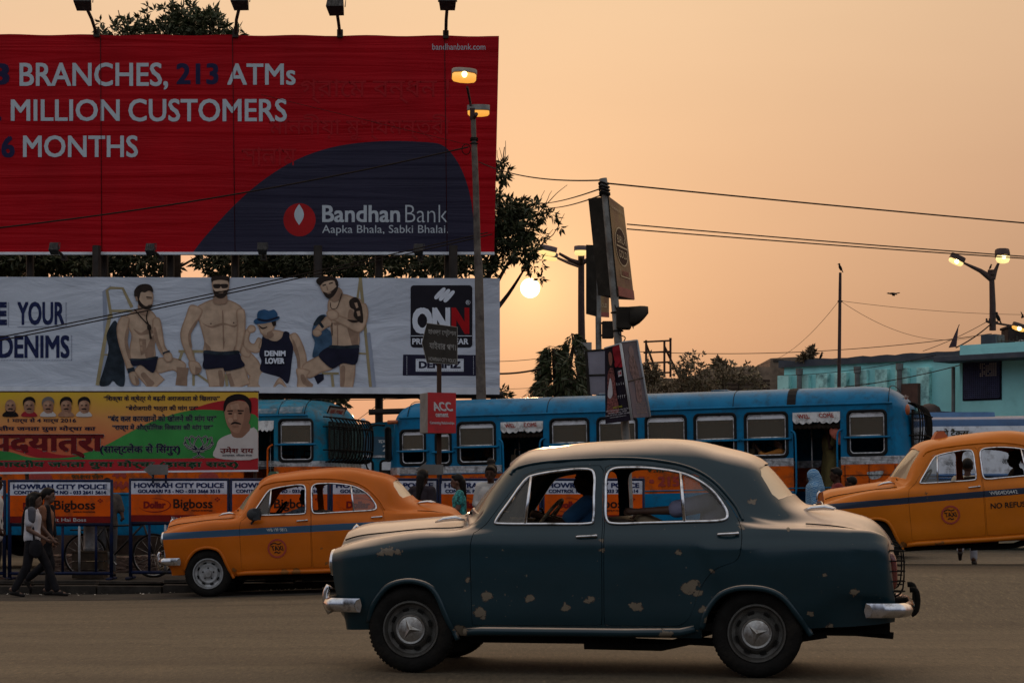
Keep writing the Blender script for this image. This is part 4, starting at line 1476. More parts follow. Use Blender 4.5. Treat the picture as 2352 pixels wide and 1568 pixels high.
# fluted strip, rivet lines, roof seams
mb = MB()
for k in range(5):
    z = 1.635 + .026 * k
    for a, b in ((.3, doors[0][0]), (doors[0][1], doors[1][0]), (doors[1][1], OB.L - .3)): mb.tube([(a, -.003, z), (b, -.003, z)], .007, 5)
mb.build('fluted_strip', ALU, bus1, 180)
mb = MB()
mb.tube([(.3, -.014, 2.625), (OB.L - .3, -.014, 2.625)], .016, 6)
mb.tube([(.3, -.006, 1.245), (OB.L - .3, -.006, 1.245)], .010, 6)
mb.tube([(.3, -.006, 1.615), (doors[0][0], -.006, 1.615)], .008, 6)
mb.build('gutter_moulding', BUS_BLUE, bus1, 180)
def roof_hoop(x, r, m, W=2.4, zr=2.96):
    zg = zr - .33
    p = [(0, zg), (.035, zg + .09), (.11, zg + .18), (.23, zg + .25), (.42, zg + .295), (.75, zg + .32), (W / 2, zg + .33)]
    p = p + [(W - y, z) for y, z in p[::-1]][1:]
    return [(x, y, z) for y, z in p]
for px in (942, 1262, 1690, 2048):
    x = OB.x(px)
    mb = MB(); mb.tube(roof_hoop(x, .006, None), .007, 5); mb.build('roof_seam', SEAL, bus1, 180)
mb = MB()
xa, xb = OB.x(1814), OB.x(1834)
A_ = roof_hoop(xa, 0, None); B_ = roof_hoop(xb, 0, None)
mb.loft([[(p[0], p[1] + (.5 - p[1] / 2.4) * -.02, p[2] + .006) for p in A_], [(p[0], p[1] + (.5 - p[1] / 2.4) * -.02, p[2] + .006) for p in B_]])
mb.f = [f[::-1] for f in mb.f]
mb.build('roof_strap', mat('dark_strap', (.018, .017, .018), .8), bus1)
mb = MB()
x = OB.x(1500)
mb.span((OB.x(1360), .7, 2.955), (OB.x(1420), 1.6, 2.985)); mb.span((OB.x(1620), .8, 2.955), (OB.x(1660), 1.5, 2.98))
mb.build('roof_hatch', BUS_GREY, bus1, 0, .01)
front_guard(bus1, OB.L, 1.86, 2.62, BLACK, 13)
mb = MB(); mb.span((OB.L - .02, .30, 1.85), (OB.L + .015, 2.1, 2.52)); mb.build('windscreen', SCREENGL, bus1)
mb = MB()
for k in range(12): mb.tube([(OB.L + .02, .25, 1.30 + .042 * k), (OB.L + .03, 2.15, 1.30 + .042 * k)], .012, 5)
mb.build('radiator_grille', ALU, bus1, 180)
mb = MB()
bo = Matrix.Translation((OB.L - .18, .78, 2.70)) @ Euler((0, rad(28), 0)).to_matrix().to_4x4()
def bfn(y, z): return tuple(bo @ Vector((.022, y, z)))
mb.add([bo @ Vector(v) for v in ((0, -.22, -.09), (0, .22, -.09), (0, .22, .09), (0, -.22, .09), (.02, -.22, -.09), (.02, .22, -.09), (.02, .22, .09), (.02, -.22, .09))], [(4, 5, 6, 7), (0, 1, 5, 4), (1, 2, 6, 5), (2, 3, 7, 6), (3, 0, 4, 7)], 0)
write(mb, '222', bfn, -.17, .06, .17, -.06, 1, .04)
mb.build('route_board', [mat('route_board', (.42, .30, .24), .6), INK_RED], bus1)
mb = MB(); mb.ell((OB.L - .05, -.03, 2.5), (.04, .05, .09)); mb.build('side_lamp', mat('amber_lens', (.35, .08, .02), .3), bus1, 180)
mb = MB(); mb.tube([(.1, -.02, 2.555), (.28, -.02, 2.555)], .035, 8); mb.build('side_lamp', mat('amber_lens', (.35, .08, .02), .3), bus1, 180)
mb = MB(); mb.tube(crom([(.03, -.0, 2.5), (-.16, -.18, 2.48), (-.24, -.26, 2.2), (-.22, -.25, 1.75), (-.05, -.02, 1.6)], 5, False), .016, 6); mb.build('mirror_bracket', BLACK, bus1, 180)
# numbers and words on the flank
fl = lambda px, py: (OB.x(px), -.008, OB.z(px, py))
mb = MB()
write(mb, '215 • 215', fl, 1436, 1093, 1564, 1117, 0, .045)
mb.build('lettering', INK_RED, bus1)
mb = MB(); write(mb, 'V.I.P', fl, 1487, 1071, 1538, 1084, 0, .03); mb.build('lettering', mat('painted_green', (.03, .045, .02), .6), bus1)
mb = MB(); write(mb, 'P.T.A KOLKATA', fl, 1083, 1093.5, 1136, 1099.5, 0, .03); mb.build('lettering', INK_RED, bus1)
mb = MB()
pz = crom([(OB.x(1996), -.006, OB.z(1996, 1084)), (OB.x(2010), -.006, OB.z(2010, 1082)), (OB.x(2032), -.006, OB.z(2032, 1081)), (OB.x(2030), -.006, OB.z(2030, 1090)), (OB.x(2022), -.006, OB.z(2022, 1098)), (OB.x(2006), -.006, OB.z(2006, 1100)), (OB.x(1998), -.006, OB.z(1998, 1092))], 4)
mb.poly(pz); mb.build('filler_patch', PATCHM, bus1)
mb = MB()
for px in (1945, 2000, 2060): mb.tube([(OB.x(px), -.004, 1.25), (OB.x(px), -.004, 1.61)], .006, 5)
mb.tube([(OB.x(1940), -.004, 1.44), (OB.L - .2, -.004, 1.44)], .006, 5)
mb.build('panel_joint', SEAL, bus1, 180)

# ---- the bus behind the party banner
OC = OnBus((-11.9, 38.3), (-3.38, 36.0), .07, rad(.2))
bus2 = OC.root('bus', 'blue bus with peeling grey roof paint and a barred windscreen, left of the ACC sign', 'blue and orange buses')
sh = bus_shell(OC.L)
wins = [(OC.x(643), OC.x(718), OC.z(680, 1058), OC.z(680, 964))] + [(OC.x(p), OC.x(p + 78), OC.z(p, 1058), OC.z(p, 966)) for p in (455, 362, 269, 176, 83)]
cutm = MB()
for x0, x1, z0, z1 in wins:
    for y in (-.2,): cutm.prism([(x, y, z) for x, z in rrect(x0, z0, x1, z1, .07)], (0, .4, 0))
d2 = (OC.x(560), OC.x(630), .75, OC.z(600, 966))
cutm.prism([(x, -.2, z) for x, z in rrect(*[d2[i] for i in (0, 2, 1, 3)], .02)], (0, .4, 0))
cm = cutm.mesh('cut')
bm = bmesh.new(); bm.from_mesh(cm); bmesh.ops.recalc_face_normals(bm, faces=bm.faces); bm.to_mesh(cm); bm.free()
sh = boolean(sh, cm)
bands(sh, (1.20, 1.245, 1.70, 1.80), [BUS_BLUE, BUS_ORANGE, BUS_ORANGE, ALU, BUS_TEAL])
link('body', sh, bus2)
for w in wins: bus_window(bus2, *w)
valance(bus2, d2[0], d2[1], d2[3], .2, False)
mb = MB(); mb.tube(crom([(d2[1] - .02, -.01, 2.1), (d2[1] - .08, -.06, 2.04), (d2[1] - .1, -.06, 1.9), (d2[1] - .1, -.06, 1.2)], 4, False), .017, 7); mb.build('door_handrail', BUS_ORANGE, bus2, 180)
bus_inside(bus2, OC.L, 2.4, [1, 1.9, 2.8, 3.7, 4.6, 7.4])
bus_wheels(bus2, (1.6, 6.6))
mb = MB()
for k in range(4): mb.tube([(.3, -.003, 1.715 + .026 * k), (OC.L - .3, -.003, 1.715 + .026 * k)], .007, 5)
mb.build('fluted_strip', ALU, bus2, 180)
mb = MB()
mb.tube([(.3, -.014, 2.625), (OC.L - .3, -.014, 2.625)], .016, 6); mb.tube([(.3, -.008, 1.222), (OC.L - .3, -.008, 1.222)], .022, 6)
mb.build('gutter_moulding', BUS_BLUE, bus2, 180)
mb = MB(); mb.tube(roof_hoop(OC.x(700), .006, None), .008, 5); mb.tube(roof_hoop(OC.x(640), .006, None), .006, 5); mb.build('roof_seam', SEAL, bus2, 180)
def cove_quad(mb, xa, xb, fa, fb, dz=.006, mi=0):
    """sheet laid on the roof's cove"""
    zg = 2.63
    p = [(0, zg), (.035, zg + .09), (.11, zg + .18), (.23, zg + .25)]
    q = [(p[i][0] + (p[i + 1][0] - p[i][0]) * k / 3, p[i][1] + (p[i + 1][1] - p[i][1]) * k / 3) for i in range(3) for k in range(3)]
    q = q[fa:fb]
    mb.loft([[(xa, y - dz, z + dz) for y, z in q], [(xb, y - dz, z + dz) for y, z in q]], mi)
mb = MB()
cove_quad(mb, OC.x(560), OC.x(635), 1, 5)
cove_quad(mb, OC.x(642), OC.x(694), 1, 6)
mb.build('peeling_paint', mat('peeling_paint', (.20, .23, .25), .85, var=.5, scale=14, dirt=(.05, .15, .21), dirt_amt=.8, dirt_scale=11), bus2)
mb = MB()
c = Matrix.Translation((OC.L - .15, .98, 2.71)) @ Euler((0, rad(24), 0)).to_matrix().to_4x4()
mb.add([c @ Vector(v) for v in ((0, -.42, -.11), (0, .42, -.11), (0, .42, .11), (0, -.42, .11), (.03, -.42, -.11), (.03, .42, -.11), (.03, .42, .11), (.03, -.42, .11))], [(4, 5, 6, 7), (0, 1, 5, 4), (1, 2, 6, 5), (2, 3, 7, 6), (3, 0, 4, 7)], 0)
mb.tube([c @ Vector(v) for v in ((.03, -.43, -.12), (.03, .43, -.12), (.03, .43, .12), (.03, -.43, .12))], .018, 6, 2, True)
write(mb, 'WEL COME', lambda y, z: tuple(c @ Vector((.034, y, z))), -.32, .065, .32, -.065, 1, .03)
mb.build('route_board', [mat('route_board', (.42, .30, .24), .6), INK_RED, SEAL], bus2)
front_guard(bus2, OC.L, 1.78, 2.60, DULLCHROME if False else BLACK, 14, 2.4, .24)
mb = MB(); mb.span((OC.L - .02, .30, 1.85), (OC.L + .015, 2.1, 2.52)); mb.build('windscreen', SCREENGL, bus2)
mb = MB(); mb.ell((OC.L - .02, 2.2, 2.60), (.05, .06, .05)); mb.build('marker_lamp', SUNSTRIP, bus2, 180)
fc = lambda px, py: (OC.x(px), -.010, OC.z(px, py))
mb = MB()
write(mb, '44', fc, 258, 1083, 292, 1098, 0, .05)
write(mb, '44A', fc, 258, 1104, 300, 1122, 0, .05)
mb.ell((OC.x(93), -.004, OC.z(93, 1100)), (.26, .006, .16), 20, 8)
mb.ell((OC.x(480), -.004, OC.z(480, 1098)), (.20, .006, .12), 20, 8)
mb.build('lettering', INK_RED, bus2, 60)
mb = MB(); write(mb, deva('গ্রাম-বাংলার সার্ভিস'), fc, 165, 1086, 238, 1103, 0, .02); mb.build('lettering', mat('painted_green', (.03, .045, .02), .6), bus2)

# ---- a third bus seen end-on between them
OD = OnBus((-3.2, 42.5), (-1.6, 42.2), .0, 0)
bus3 = thing('bus', 'teal bus with a Hindi sign on its brow, wedged between two buses', 'bus', (-3.55, 42.2, 0.02), (0, 0, rad(-2)), 'blue and orange buses')
mb = MB()
pf = [(0, .5), (0, 2.4), (.06, 2.62), (.25, 2.76), (1.2, 2.84), (2.15, 2.76), (2.34, 2.62), (2.4, 2.4), (2.4, .5)]
mb.loft([[(x, y, z) for x, z in pf] for y in (0, .02, 7.5)])
mb.f = [f[::-1] for f in mb.f]
mb.poly([(x, 0, z) for x, z in pf])
mb.build('body', BUS_TEAL, bus3, 35)
mb = MB(); mb.span((.05, -.03, 2.12), (2.35, .0, 2.50)); mb.build('brow_board', mat('brow_blue', (.02, .075, .12), .6, var=.2), bus3)
mb = MB()
f3 = lambda x, z: (x, -.036, z)
write(mb, deva('दबंग'), f3, .74, 2.45, 1.02, 2.36, 0, .02); write(mb, '2', f3, .83, 2.32, .93, 2.19, 0, .02)
mb.build('lettering', INK_WHITE, bus3)
mb = MB(); mb.span((.05, -.03, 2.06), (2.35, -.0, 2.11)); mb.build('trim_strip', ALU, bus3)
for a, b in ((.12, .62), (.78, 1.22), (1.3, 2.25)):
    mb = MB(); mb.tube([(x, -.01, z) for x, z in rrect(a, 1.1, b, 2.0, .08)], .025, 6, 0, True)
    w = mb.build('window', SEAL, bus3, 180)
    mb = MB(); mb.poly([(x, -.006, z) for x, z in rrect(a, 1.1, b, 2.0, .08)]); mb.build('pane', mat('dark_pane', (.03, .028, .025), .15, var=.3), w)
    mb = MB(); mb.span((a + .03, -.012, 1.8), (b - .03, -.004, 1.98)); mb.build('sun_strip', SUNSTRIP, w)

# ---- the white coach at the right
OE = OnBus((5.6, 39.2), (12.2, 38.4), .22, rad(.2))
bus4 = OE.root('coach', 'white coach with blue roof band and Hindi lettering, behind the right taxi')
BW = mat('coach_white', (.66, .69, .74), .45, var=.12, scale=3, dirt=(.2, .19, .18), dirt_amt=.4, dirt_scale=5)
BB = mat('coach_blue', (.025, .09, .22), .35, var=.2, scale=3, coat=.2)
mb = MB()
zt = OE.z(2240, 957)
pf = [(.02, .4), (0, .6), (0, zt - .36), (.0, zt - .18), (.03, zt - .05), (.12, zt), (1.25, zt + .06), (2.38, zt), (2.5, zt - .2), (2.5, .4)]
mb.loft([[(x, y, z) for y, z in pf] for x in (0, .02, OE.L)])
mb.m = [1 if (i % 9) in (3, 4, 5, 6) else 0 for i in range(len(mb.f))]
mb.poly([(0, y, z) for y, z in pf]); mb.poly([(OE.L, y, z) for y, z in pf])
bb = mb.build('body', [BW, BB], bus4, 35)
mb = MB()
za, zb = OE.z(2220, 962), OE.z(2220, 944)
mb.loft([[(OE.x(2290) - s, .35 + t, za - .1), (OE.x(2290) - s * .6, .38 + t, zb)][::1] + [(OE.x(2290) - s * .6, 2.1 - t, zb), (OE.x(2290) - s, 2.15 - t, za - .1)] for s, t in ((-.05, .2), (.25, .02), (.9, 0), (2.2, 0), (3.0, 0))])
mb.build('roof_unit', mat('roof_unit_blue', (.10, .21, .38), .45, var=.2, scale=4), bus4, 50)
fe = lambda px, py: (OE.x(px), -.010, OE.z(px, py))
mb = MB()
write(mb, deva('भरो टैक्स'), fe, 2151, 984, 2226, 1005, 0, .03); write(mb, deva('देश बढ़ाओ'), fe, 2146, 1012, 2200, 1030, 0, .03)
mb.build('lettering', mat('painted_olive', (.045, .04, .025), .6), bus4)
mb = MB()
write(mb, deva('मार्च, 2016'), fe, 2173, 1060, 2212, 1072, 0, .01); write(mb, deva('आयकर विभाग'), fe, 2302, 1049, 2372, 1065, 0, .02)
for k in range(3): write(mb, deva('के लिए आयकर कर भरें'), fe, 2172, 1076 + 5 * k, 2238, 1079.5 + 5 * k, 0, .0)
mb.build('lettering', mat('painted_grey', (.08, .08, .085), .6), bus4)
mb = MB()
for z, r in ((OE.z(2240, 1091), .03), (OE.z(2240, 1098), .02)): mb.tube([(.05, -.005, z), (OE.L, -.005, z)], r, 6)
mb.build('side_moulding', BB, bus4, 180)
mb = MB(); mb.span((.04, -.006, .42), (OE.L - .05, .01, OE.z(2240, 1101))); mb.build('skirt', mat('coach_skirt', (.02, .06, .11), .5), bus4)
# ================================================================ police barricades
B_BLUE = mat('barrier_blue', (.008, .014, .045), .5, var=.25, scale=8, dirt=(.02, .018, .015), dirt_amt=.4)
B_WHITE = mat('barrier_white_bar', (.34, .34, .35), .6, var=.2, scale=10, dirt=(.10, .09, .08), dirt_amt=.5)
P_WHITE = mat('panel_white', (.58, .60, .68), .6, var=.1, scale=4, dirt=(.25, .23, .21), dirt_amt=.35)
P_ORANGE = mat('panel_orange', (.66, .088, .002), .55, var=.12, scale=4, dirt=(.22, .06, .02), dirt_amt=.35)
P_RED = mat('panel_dark_red', (.16, .010, .008), .55, var=.15, scale=6)
NAVY = mat('letter_navy', (.012, .022, .085), .6, var=.15, scale=20)
MAROON = mat('letter_maroon', (.20, .012, .010), .6, var=.15, scale=20)
BROWNK = mat('letter_dark', (.030, .012, .008), .6, var=.15, scale=20)
LWHITE = mat('letter_white', (.50, .50, .50), .6, var=.1, scale=20)
DB = 29.6
def barricade(px0, px1, ytop, control, label, tilt=0.):
    D = DB + tilt
    a, b = at(px0, ytop, D), at(px1, ytop, D)
    gx = (a.x + b.x) / 2
    zg = gz(gx, KD) + .135
    root = thing('police_barricade', label, 'barricade', (a.x, D, zg), (0, 0, 0), 'police barricades along the kerb')
    w = b.x - a.x
    s = D / F
    def fn(off):
        return lambda px, py: ((px - px0) * s, -off, EYE + (HY - py) * s - zg)
    f0, f1, f2 = fn(.026), fn(.031), fn(.035)
    zt = f0(px0, ytop)[2]
    zb = f0(px0, ytop + 101)[2]
    mb = MB()
    for x in (.02, w - .02): mb.tube([(x, 0, 0), (x, 0, zt)], .028, 8)
    for z in (zt - .01, zb, .10): mb.tube([(0, 0, z), (w, 0, z)], .026, 8)
    for x in (.02, w - .02): mb.tube([(x, -.32, .02), (x, .32, .02)], .024, 6)
    mb.build('frame', B_BLUE, root, 180)
    for k, u in enumerate((.20, .36, .52, .68, .84)):
        mb = MB(); mb.tube([(w * u, 0, .10), (w * u, 0, zb)], .018 if k % 2 else .020, 7)
        mb.build('bar', B_WHITE if k in (1, 3) else B_BLUE, root, 180)
    L, R = px0 + 5, px1 - 5
    def panel(y0, y1, m, name):
        mb = MB()
        p, q = f0(L, ytop + y1), f0(R, ytop + y0)
        mb.span((p[0], -.026, p[2]), (q[0], -.012, q[2]))
        return mb.build(name, m, root)
    pw = panel(4, 34, P_WHITE, 'notice_panel')
    po = panel(34, 82, P_ORANGE, 'advert_panel')
    pr = panel(82, 97, P_RED, 'slogan_band')
    wd = R - L
    mb = MB()
    write(mb, 'HOWRAH CITY POLICE', f1, L + .03 * wd, ytop + 8, R - .03 * wd, ytop + 20, 0, .04)
    if control: write(mb, 'CONTROL ROOM NO - 033 2641 5614', f1, L + .04 * wd, ytop + 23, R - .04 * wd, ytop + 31.5, 0, .045)
    else: write(mb, 'GOLABARI P.S - NO - 033 2666 3515', f1, L + .07 * wd, ytop + 23, R - .07 * wd, ytop + 31.5, 0, .045)
    mb.build('lettering', NAVY, pw)
    mb = MB()
    write(mb, 'Dollar', f1, L + .13 * wd, ytop + 50, L + .36 * wd, ytop + 67, 0, .05)
    e = [(L + .24 * wd + .165 * wd * math.cos(t), ytop + 59 + 15 * math.sin(t)) for t in [rad(150 - 6.5 * k) for k in range(-2, 40)]]
    c = [Vector(f1(*q)) for q in e]
    for sgn in (1,):
        k = len(c)
        wv = [.002 + .014 * math.sin(math.pi * i / (k - 1)) for i in range(k)]
        cen = Vector(f1(L + .24 * wd, ytop + 59))
        mb.add([tuple(p) for p in c] + [tuple(p + (p - cen).normalized() * q) for p, q in zip(c, wv)], [(i, i + 1, k + i + 1, k + i) for i in range(k - 1)])
    fx, fy = L + .90 * wd, ytop + 46
    for dx, dy in ((0, -4), (4, 0), (0, 4), (-4, 0)):
        mb.add([f1(fx + dx + q * 2.6, fy + dy * .8 + r * 2.2) for q, r in ((0, -1), (1, 0), (0, 1), (-1, 0))], [(0, 1, 2, 3)])
    mb.build('dollar_logo', MAROON, po)
    mb = MB()
    write(mb, 'Bigboss', f1, L + .44 * wd, ytop + 45, L + .85 * wd, ytop + 73, 0, .02)
    write(mb, 'PREMIUM INNERWEAR', f1, L + .63 * wd, ytop + 70, L + .85 * wd, ytop + 73.5, 0, .03)
    mb.build('bigboss_logo', BROWNK, po)
    mb = MB()
    write(mb, 'Fit Hai Boss', f1, L + .42 * wd, ytop + 86, L + .76 * wd, ytop + 94, 0, .01)
    mb.build('lettering', LWHITE, pr)
    return root
for (a, b, yt, ctl, lab, tl) in (
    (-219, 13, 1104, 0, 'orange police barricade cut by the left edge of the photo, behind the two women', .0),
    (19, 259, 1103, 1, 'orange police barricade with the control room number, behind the two walking women', .0),
    (297, 527, 1100, 0, 'orange police barricade with the Golabari number, behind the front of the left taxi', .02),
    (529, 757, 1100, 1, 'orange police barricade seen through the front window of the left taxi', .0),
    (760, 1007, 1100, 0, 'orange police barricade seen through the rear window of the left taxi', .02),
    (1009, 1243, 1100, 1, 'orange police barricade behind the woman in teal and the man in white', .0),
    (1246, 1480, 1100, 1, 'orange police barricade seen through the windows of the dark blue car', .02)):
    barricade(a, b, yt, ctl, lab, tl)

# grey arrow boards on the barricades
ARW = mat('arrow_grey', (.13, .125, .115), .7, var=.2, scale=9, dirt=(.06, .055, .05), dirt_amt=.4)
def arrow_sign(px0, px1, yc, h, label, D=29.5):
    s = D / F
    c = at((px0 + px1) / 2, yc, D)
    r = thing('arrow_sign', label, 'sign', tuple(c), (0, 0, 0), 'grey arrow boards above the barricades')
    w = (px1 - px0) * s
    hh = h * s
    mb = MB()
    x0, x1, xm = -w / 2, w / 2, -w / 2 + w * .40
    mb.prism([(x0, -.01, 0), (xm, -.01, hh / 2), (xm - .02, -.01, hh * .32), (x1, -.01, hh * .32), (x1, -.01, -hh * .32), (xm - .02, -.01, -hh * .32), (xm, -.01, -hh / 2)], (0, .015, 0))
    mb.build('board', ARW, r)
    mb = MB()
    zt = at(0, 1102, D).z - c.z
    mb.span((xm - .02, .006, zt - .05), (xm + .01, .03, 0)); mb.span((x1 - .05, .006, zt - .05), (x1 - .02, .03, 0))
    mb.build('post', B_BLUE, r)
arrow_sign(329, 386, 1078, 37, 'plain grey arrow board pointing left, in front of the party banner')
arrow_sign(955, 1018, 1078, 37, 'plain grey arrow board pointing left, below the red ACC box')

# the station sign with the red cement box on its pole
SIGNK = mat('sign_brown', (.045, .040, .034), .7, var=.25, scale=6, dirt=(.02, .018, .015), dirt_amt=.5)
POLEK = mat('pole_rust', (.050, .028, .020), .8, var=.3, scale=8, bump=.2)
DS = 30.3
c = at(1008.5, 1300, DS)
st = thing('direction_sign', 'dark arrow-shaped station sign in Bengali, on a pole carrying a red ACC cement box', 'sign', (c.x, DS, gz(c.x, DS) + .13))
def fs(off=0.):
    s = DS / F
    return lambda px, py: ((px - 1008.5) * s, -off, EYE + (HY - py) * s - st.location.z)
mb = MB(); mb.tube([(0, .03, 0), (0, .03, fs()(0, 752)[2])], .036, 10); mb.build('pole', POLEK, st, 60)
mb = MB()
c4 = lambda x, y: (564.5 + .3239 * x, 602 + .3239 * y)
mb.prism([fs(.012)(*c4(x, y)) for x, y in ((1285, 433), (1500, 462), (1500, 725), (1285, 712), (1250, 572))], (0, .014, 0))
bd = mb.build('sign_board', SIGNK, st)
mb = MB()
g = fs(.017)
sk = lambda px, py: g(px, py + (px - 1008) * .085)
write(mb, deva('হাওড়া স্টেশন'), sk, *c4(1293, 470), *c4(1492, 526), 0, .02)
write(mb, deva('যাইবার পথ।'), sk, *c4(1302, 560), *c4(1490, 622), 0, .02)
write(mb, 'HOWRAH CITY POLICE', sk, *c4(1297, 676), *c4(1495, 705), 0, .03)
mb.build('lettering', mat('letter_grey', (.24, .235, .22), .6, var=.2), bd)
mb = MB(); mb.tube([g(*c4(x, y)) for x, y in ((1285, 433), (1500, 462), (1500, 725), (1285, 712), (1250, 572))], .006, 5, 0, True); mb.build('rim', mat('letter_grey', (.24, .235, .22), .6), bd)
BXR = mat('box_red', (.42, .008, .010), .45, var=.12, scale=5, dirt=(.20, .01, .01), dirt_amt=.3)
BXG = mat('box_grey', (.22, .215, .205), .6, var=.25, scale=6, dirt=(.10, .09, .08), dirt_amt=.5, bump=.2, bscale=8)
s = DS / F
M = Matrix.Translation((0, 0, 0)) @ Matrix.Rotation(rad(19), 4, 'Z')
hw, dp = .222, .42
zb0, zb1 = fs()(0, 995)[2], fs()(0, 903)[2]
cx0 = (1016 - 1008.5) * s
def bx(u, v, w): # u across the face, v depth, w height
    p = M @ Vector((u, v, 0))
    return (p.x + cx0 - .0, p.y - .30 + .1, w)
mb = MB()
P = [bx(-hw, 0, zb0), bx(hw, 0, zb0), bx(hw, dp, zb0), bx(-hw, dp, zb0), bx(-hw, 0, zb1), bx(hw, 0, zb1), bx(hw, dp, zb1), bx(-hw, dp, zb1)]
mb.add(P, [(0, 1, 5, 4)], 0)
mb.add(P, [(0, 3, 2, 1), (4, 5, 6, 7), (1, 2, 6, 5), (2, 3, 7, 6), (3, 0, 4, 7)], 1)
ac = mb.build('advert_box', [BXR, BXG], st, 0, .006)
def bf(u, w):
    p = M @ Vector((u, -.004, 0))
    return (p.x + cx0, p.y - .20, w)
hz = zb1 - zb0
mb = MB()
write(mb, 'ACC', bf, -hw * .66, zb0 + hz * .77, hw * .70, zb0 + hz * .54, 0, .03, .35)
write(mb, 'cement', bf, -hw * .45, zb0 + hz * .50, hw * .45, zb0 + hz * .395, 0, .03, .15)
write(mb, 'Cementing Relationships', bf, -hw * .85, zb0 + hz * .29, hw * .88, zb0 + hz * .20, 0, .02)
mb.build('lettering', LWHITE, ac)

# ================================================================ hoardings
def canvas(name, col, wr=.6, sx=.35, sz=2.2, rough=.55, var=.1, wscale=1.3):
    m = mat(name, col, rough, var=var, scale=.8)
    t = m.node_tree
    b = t.nodes['Principled BSDF']
    co = t.nodes.new('ShaderNodeTexCoord').outputs['Object']
    mp = t.nodes.new('ShaderNodeMapping')
    mp.inputs['Scale'].default_value = (sx, 1, sz)
    mp.inputs['Rotation'].default_value = (0, rad(12), 0)
    t.links.new(co, mp.inputs[0])
    n = t.nodes.new('ShaderNodeTexNoise')
    n.inputs['Scale'].default_value = wscale
    n.inputs['Detail'].default_value = 7
    n.inputs['Distortion'].default_value = .6
    t.links.new(mp.outputs[0], n.inputs['Vector'])
    bp = t.nodes.new('ShaderNodeBump')
    bp.inputs['Strength'].default_value = wr
    bp.inputs['Distance'].default_value = .12
    t.links.new(n.outputs[0], bp.inputs['Height'])
    t.links.new(bp.outputs[0], b.inputs['Normal'])
    return m
class Board:
    """flat print at depth D: photo direction -> point on the print, in the hoarding's own space"""
    def __init__(s, D, root):
        s.D, s.r = D, root
    def __call__(s, off=0.):
        k = s.D / F
        o = s.r.location
        return lambda px, py: ((px - CX) * k - o.x, s.D - off - o.y, EYE + (HY - py) * k - o.z)
STEEL = mat('hoarding_steel', (.030, .022, .018), .7, .3, var=.3, scale=6)
RED1 = canvas('canvas_red', (.36, .001, .006), .5, .14, 3.2, .5, .14)
NAVY1 = canvas('canvas_navy', (.026, .024, .045), .5, .14, 3.2, .5, .1)
WH1 = mat('print_white', (.46, .52, .56), .55, var=.06, scale=3)
HEM = mat('canvas_hem', (.66, .68, .73), .6, var=.15, scale=3)
D1 = 42.0
h1 = thing('billboard', 'huge red bank billboard with white capitals and a navy dome', 'billboard', (-10.0, D1, 0))
B1 = Board(D1, h1)
f = B1(0)
XL = -260
mb = MB()
n = 60
pts_t = [(XL + (1146 - XL) * k / n, 79 + 4 * (k / n) + (1.2 * math.sin(k * .9) if 0 < k < n else 0)) for k in range(n + 1)]
pts_b = [(XL + (1135 - XL) * k / n, 584 - 4 * (k / n)) for k in range(n + 1)]
rows = []
for k in range(n + 1):
    r = []
    for j in range(13):
        u = j / 12
        p = f(pts_t[k][0] * (1 - u) + pts_b[k][0] * u, pts_t[k][1] * (1 - u) + pts_b[k][1] * u)
        r.append((p[0], p[1] + .0015 * math.sin(k * 1.3 + j) * math.sin(j * 2.1), p[2]))
    rows.append(r)
mb.loft(rows)
back = [[(p[0], p[1] + .10, p[2]) for p in r] for r in rows]
mb.loft(back, 1)
mb.f[len(mb.f) // 2:] = [q[::-1] for q in mb.f[len(mb.f) // 2:]]
cv = mb.build('canvas', [RED1, STEEL], h1, 180)
mb = MB()
dome = [(442, 581), (470, 545), (520, 490), (565, 446), (610, 410), (660, 378), (715, 353), (775, 336), (840, 327), (910, 324), (980, 327), (1012, 332), (1035, 350), (1058, 385), (1075, 430), (1085, 480), (1089, 530), (1090, 581)]
g = B1(.004)
dm = [g(p.x, p.z) for p in crom([(x, 0, y) for x, y in dome], 4, False)]
mb.poly(dm)
mb.build('navy_dome', NAVY1, h1)
g = B1(.006)
mb = MB()
write(mb, '3', g, -17, 145, 22, 196, 0, .03); write(mb, '213', g, 405, 145, 502, 195, 0, .03); write(mb, '6', g, 3, 312, 34, 363, 0, .03); write(mb, '2', g, -33, 229, 3, 278, 0, .03)
mb.build('lettering', mat('print_navy', (.018, .016, .055), .55, var=.1), h1)
mb = MB()
for t, x0, y0, x1, y1, bo in (('BRANCHES,', 45, 144, 386, 207, .016), ('ATMs', 522, 146, 679, 196, .016), ('MILLION', 25, 228, 275, 279, .016), ('CUSTOMERS', 295, 227, 659, 280, .016), ('MONTHS', 53, 311, 317, 362, .016)):
    write(mb, t, g, x0, y0, x1, y1, 0, bo)
mb.build('lettering', WH1, h1)
mb = MB()
write(mb, 'Bandhan', g, 740, 471, 919, 511, 0, .022); write(mb, 'Bank', g, 931, 471, 1028, 511, 0, -.012)
write(mb, 'Aapka Bhala, Sabki Bhalai.', g, 740, 517, 1029, 541, 0, .0)
write(mb, 'bandhanbank.com', g, 993, 101, 1115, 115, 0, .0)
mb.build('lettering', mat('print_pale', (.44, .48, .52), .55, var=.06), h1)
mb = MB()
mb.poly([g(688 + 37 * math.cos(t), 505 + 38 * math.sin(t)) for t in [2 * math.pi * k / 48 for k in range(48)]])
mb.poly([B1(.008)(687 + 11.0 * math.sin(math.pi * k / 16), 469 + 48 * k / 16) for k in range(17)] + [B1(.008)(687 - 11.0 * math.sin(math.pi * k / 16), 469 + 48 * k / 16) for k in range(15, 0, -1)], 1)
mb.build('bank_logo', [mat('print_logo_red', (.36, .012, .014), .5, var=.15, scale=2), WH1], h1)
mb = MB()
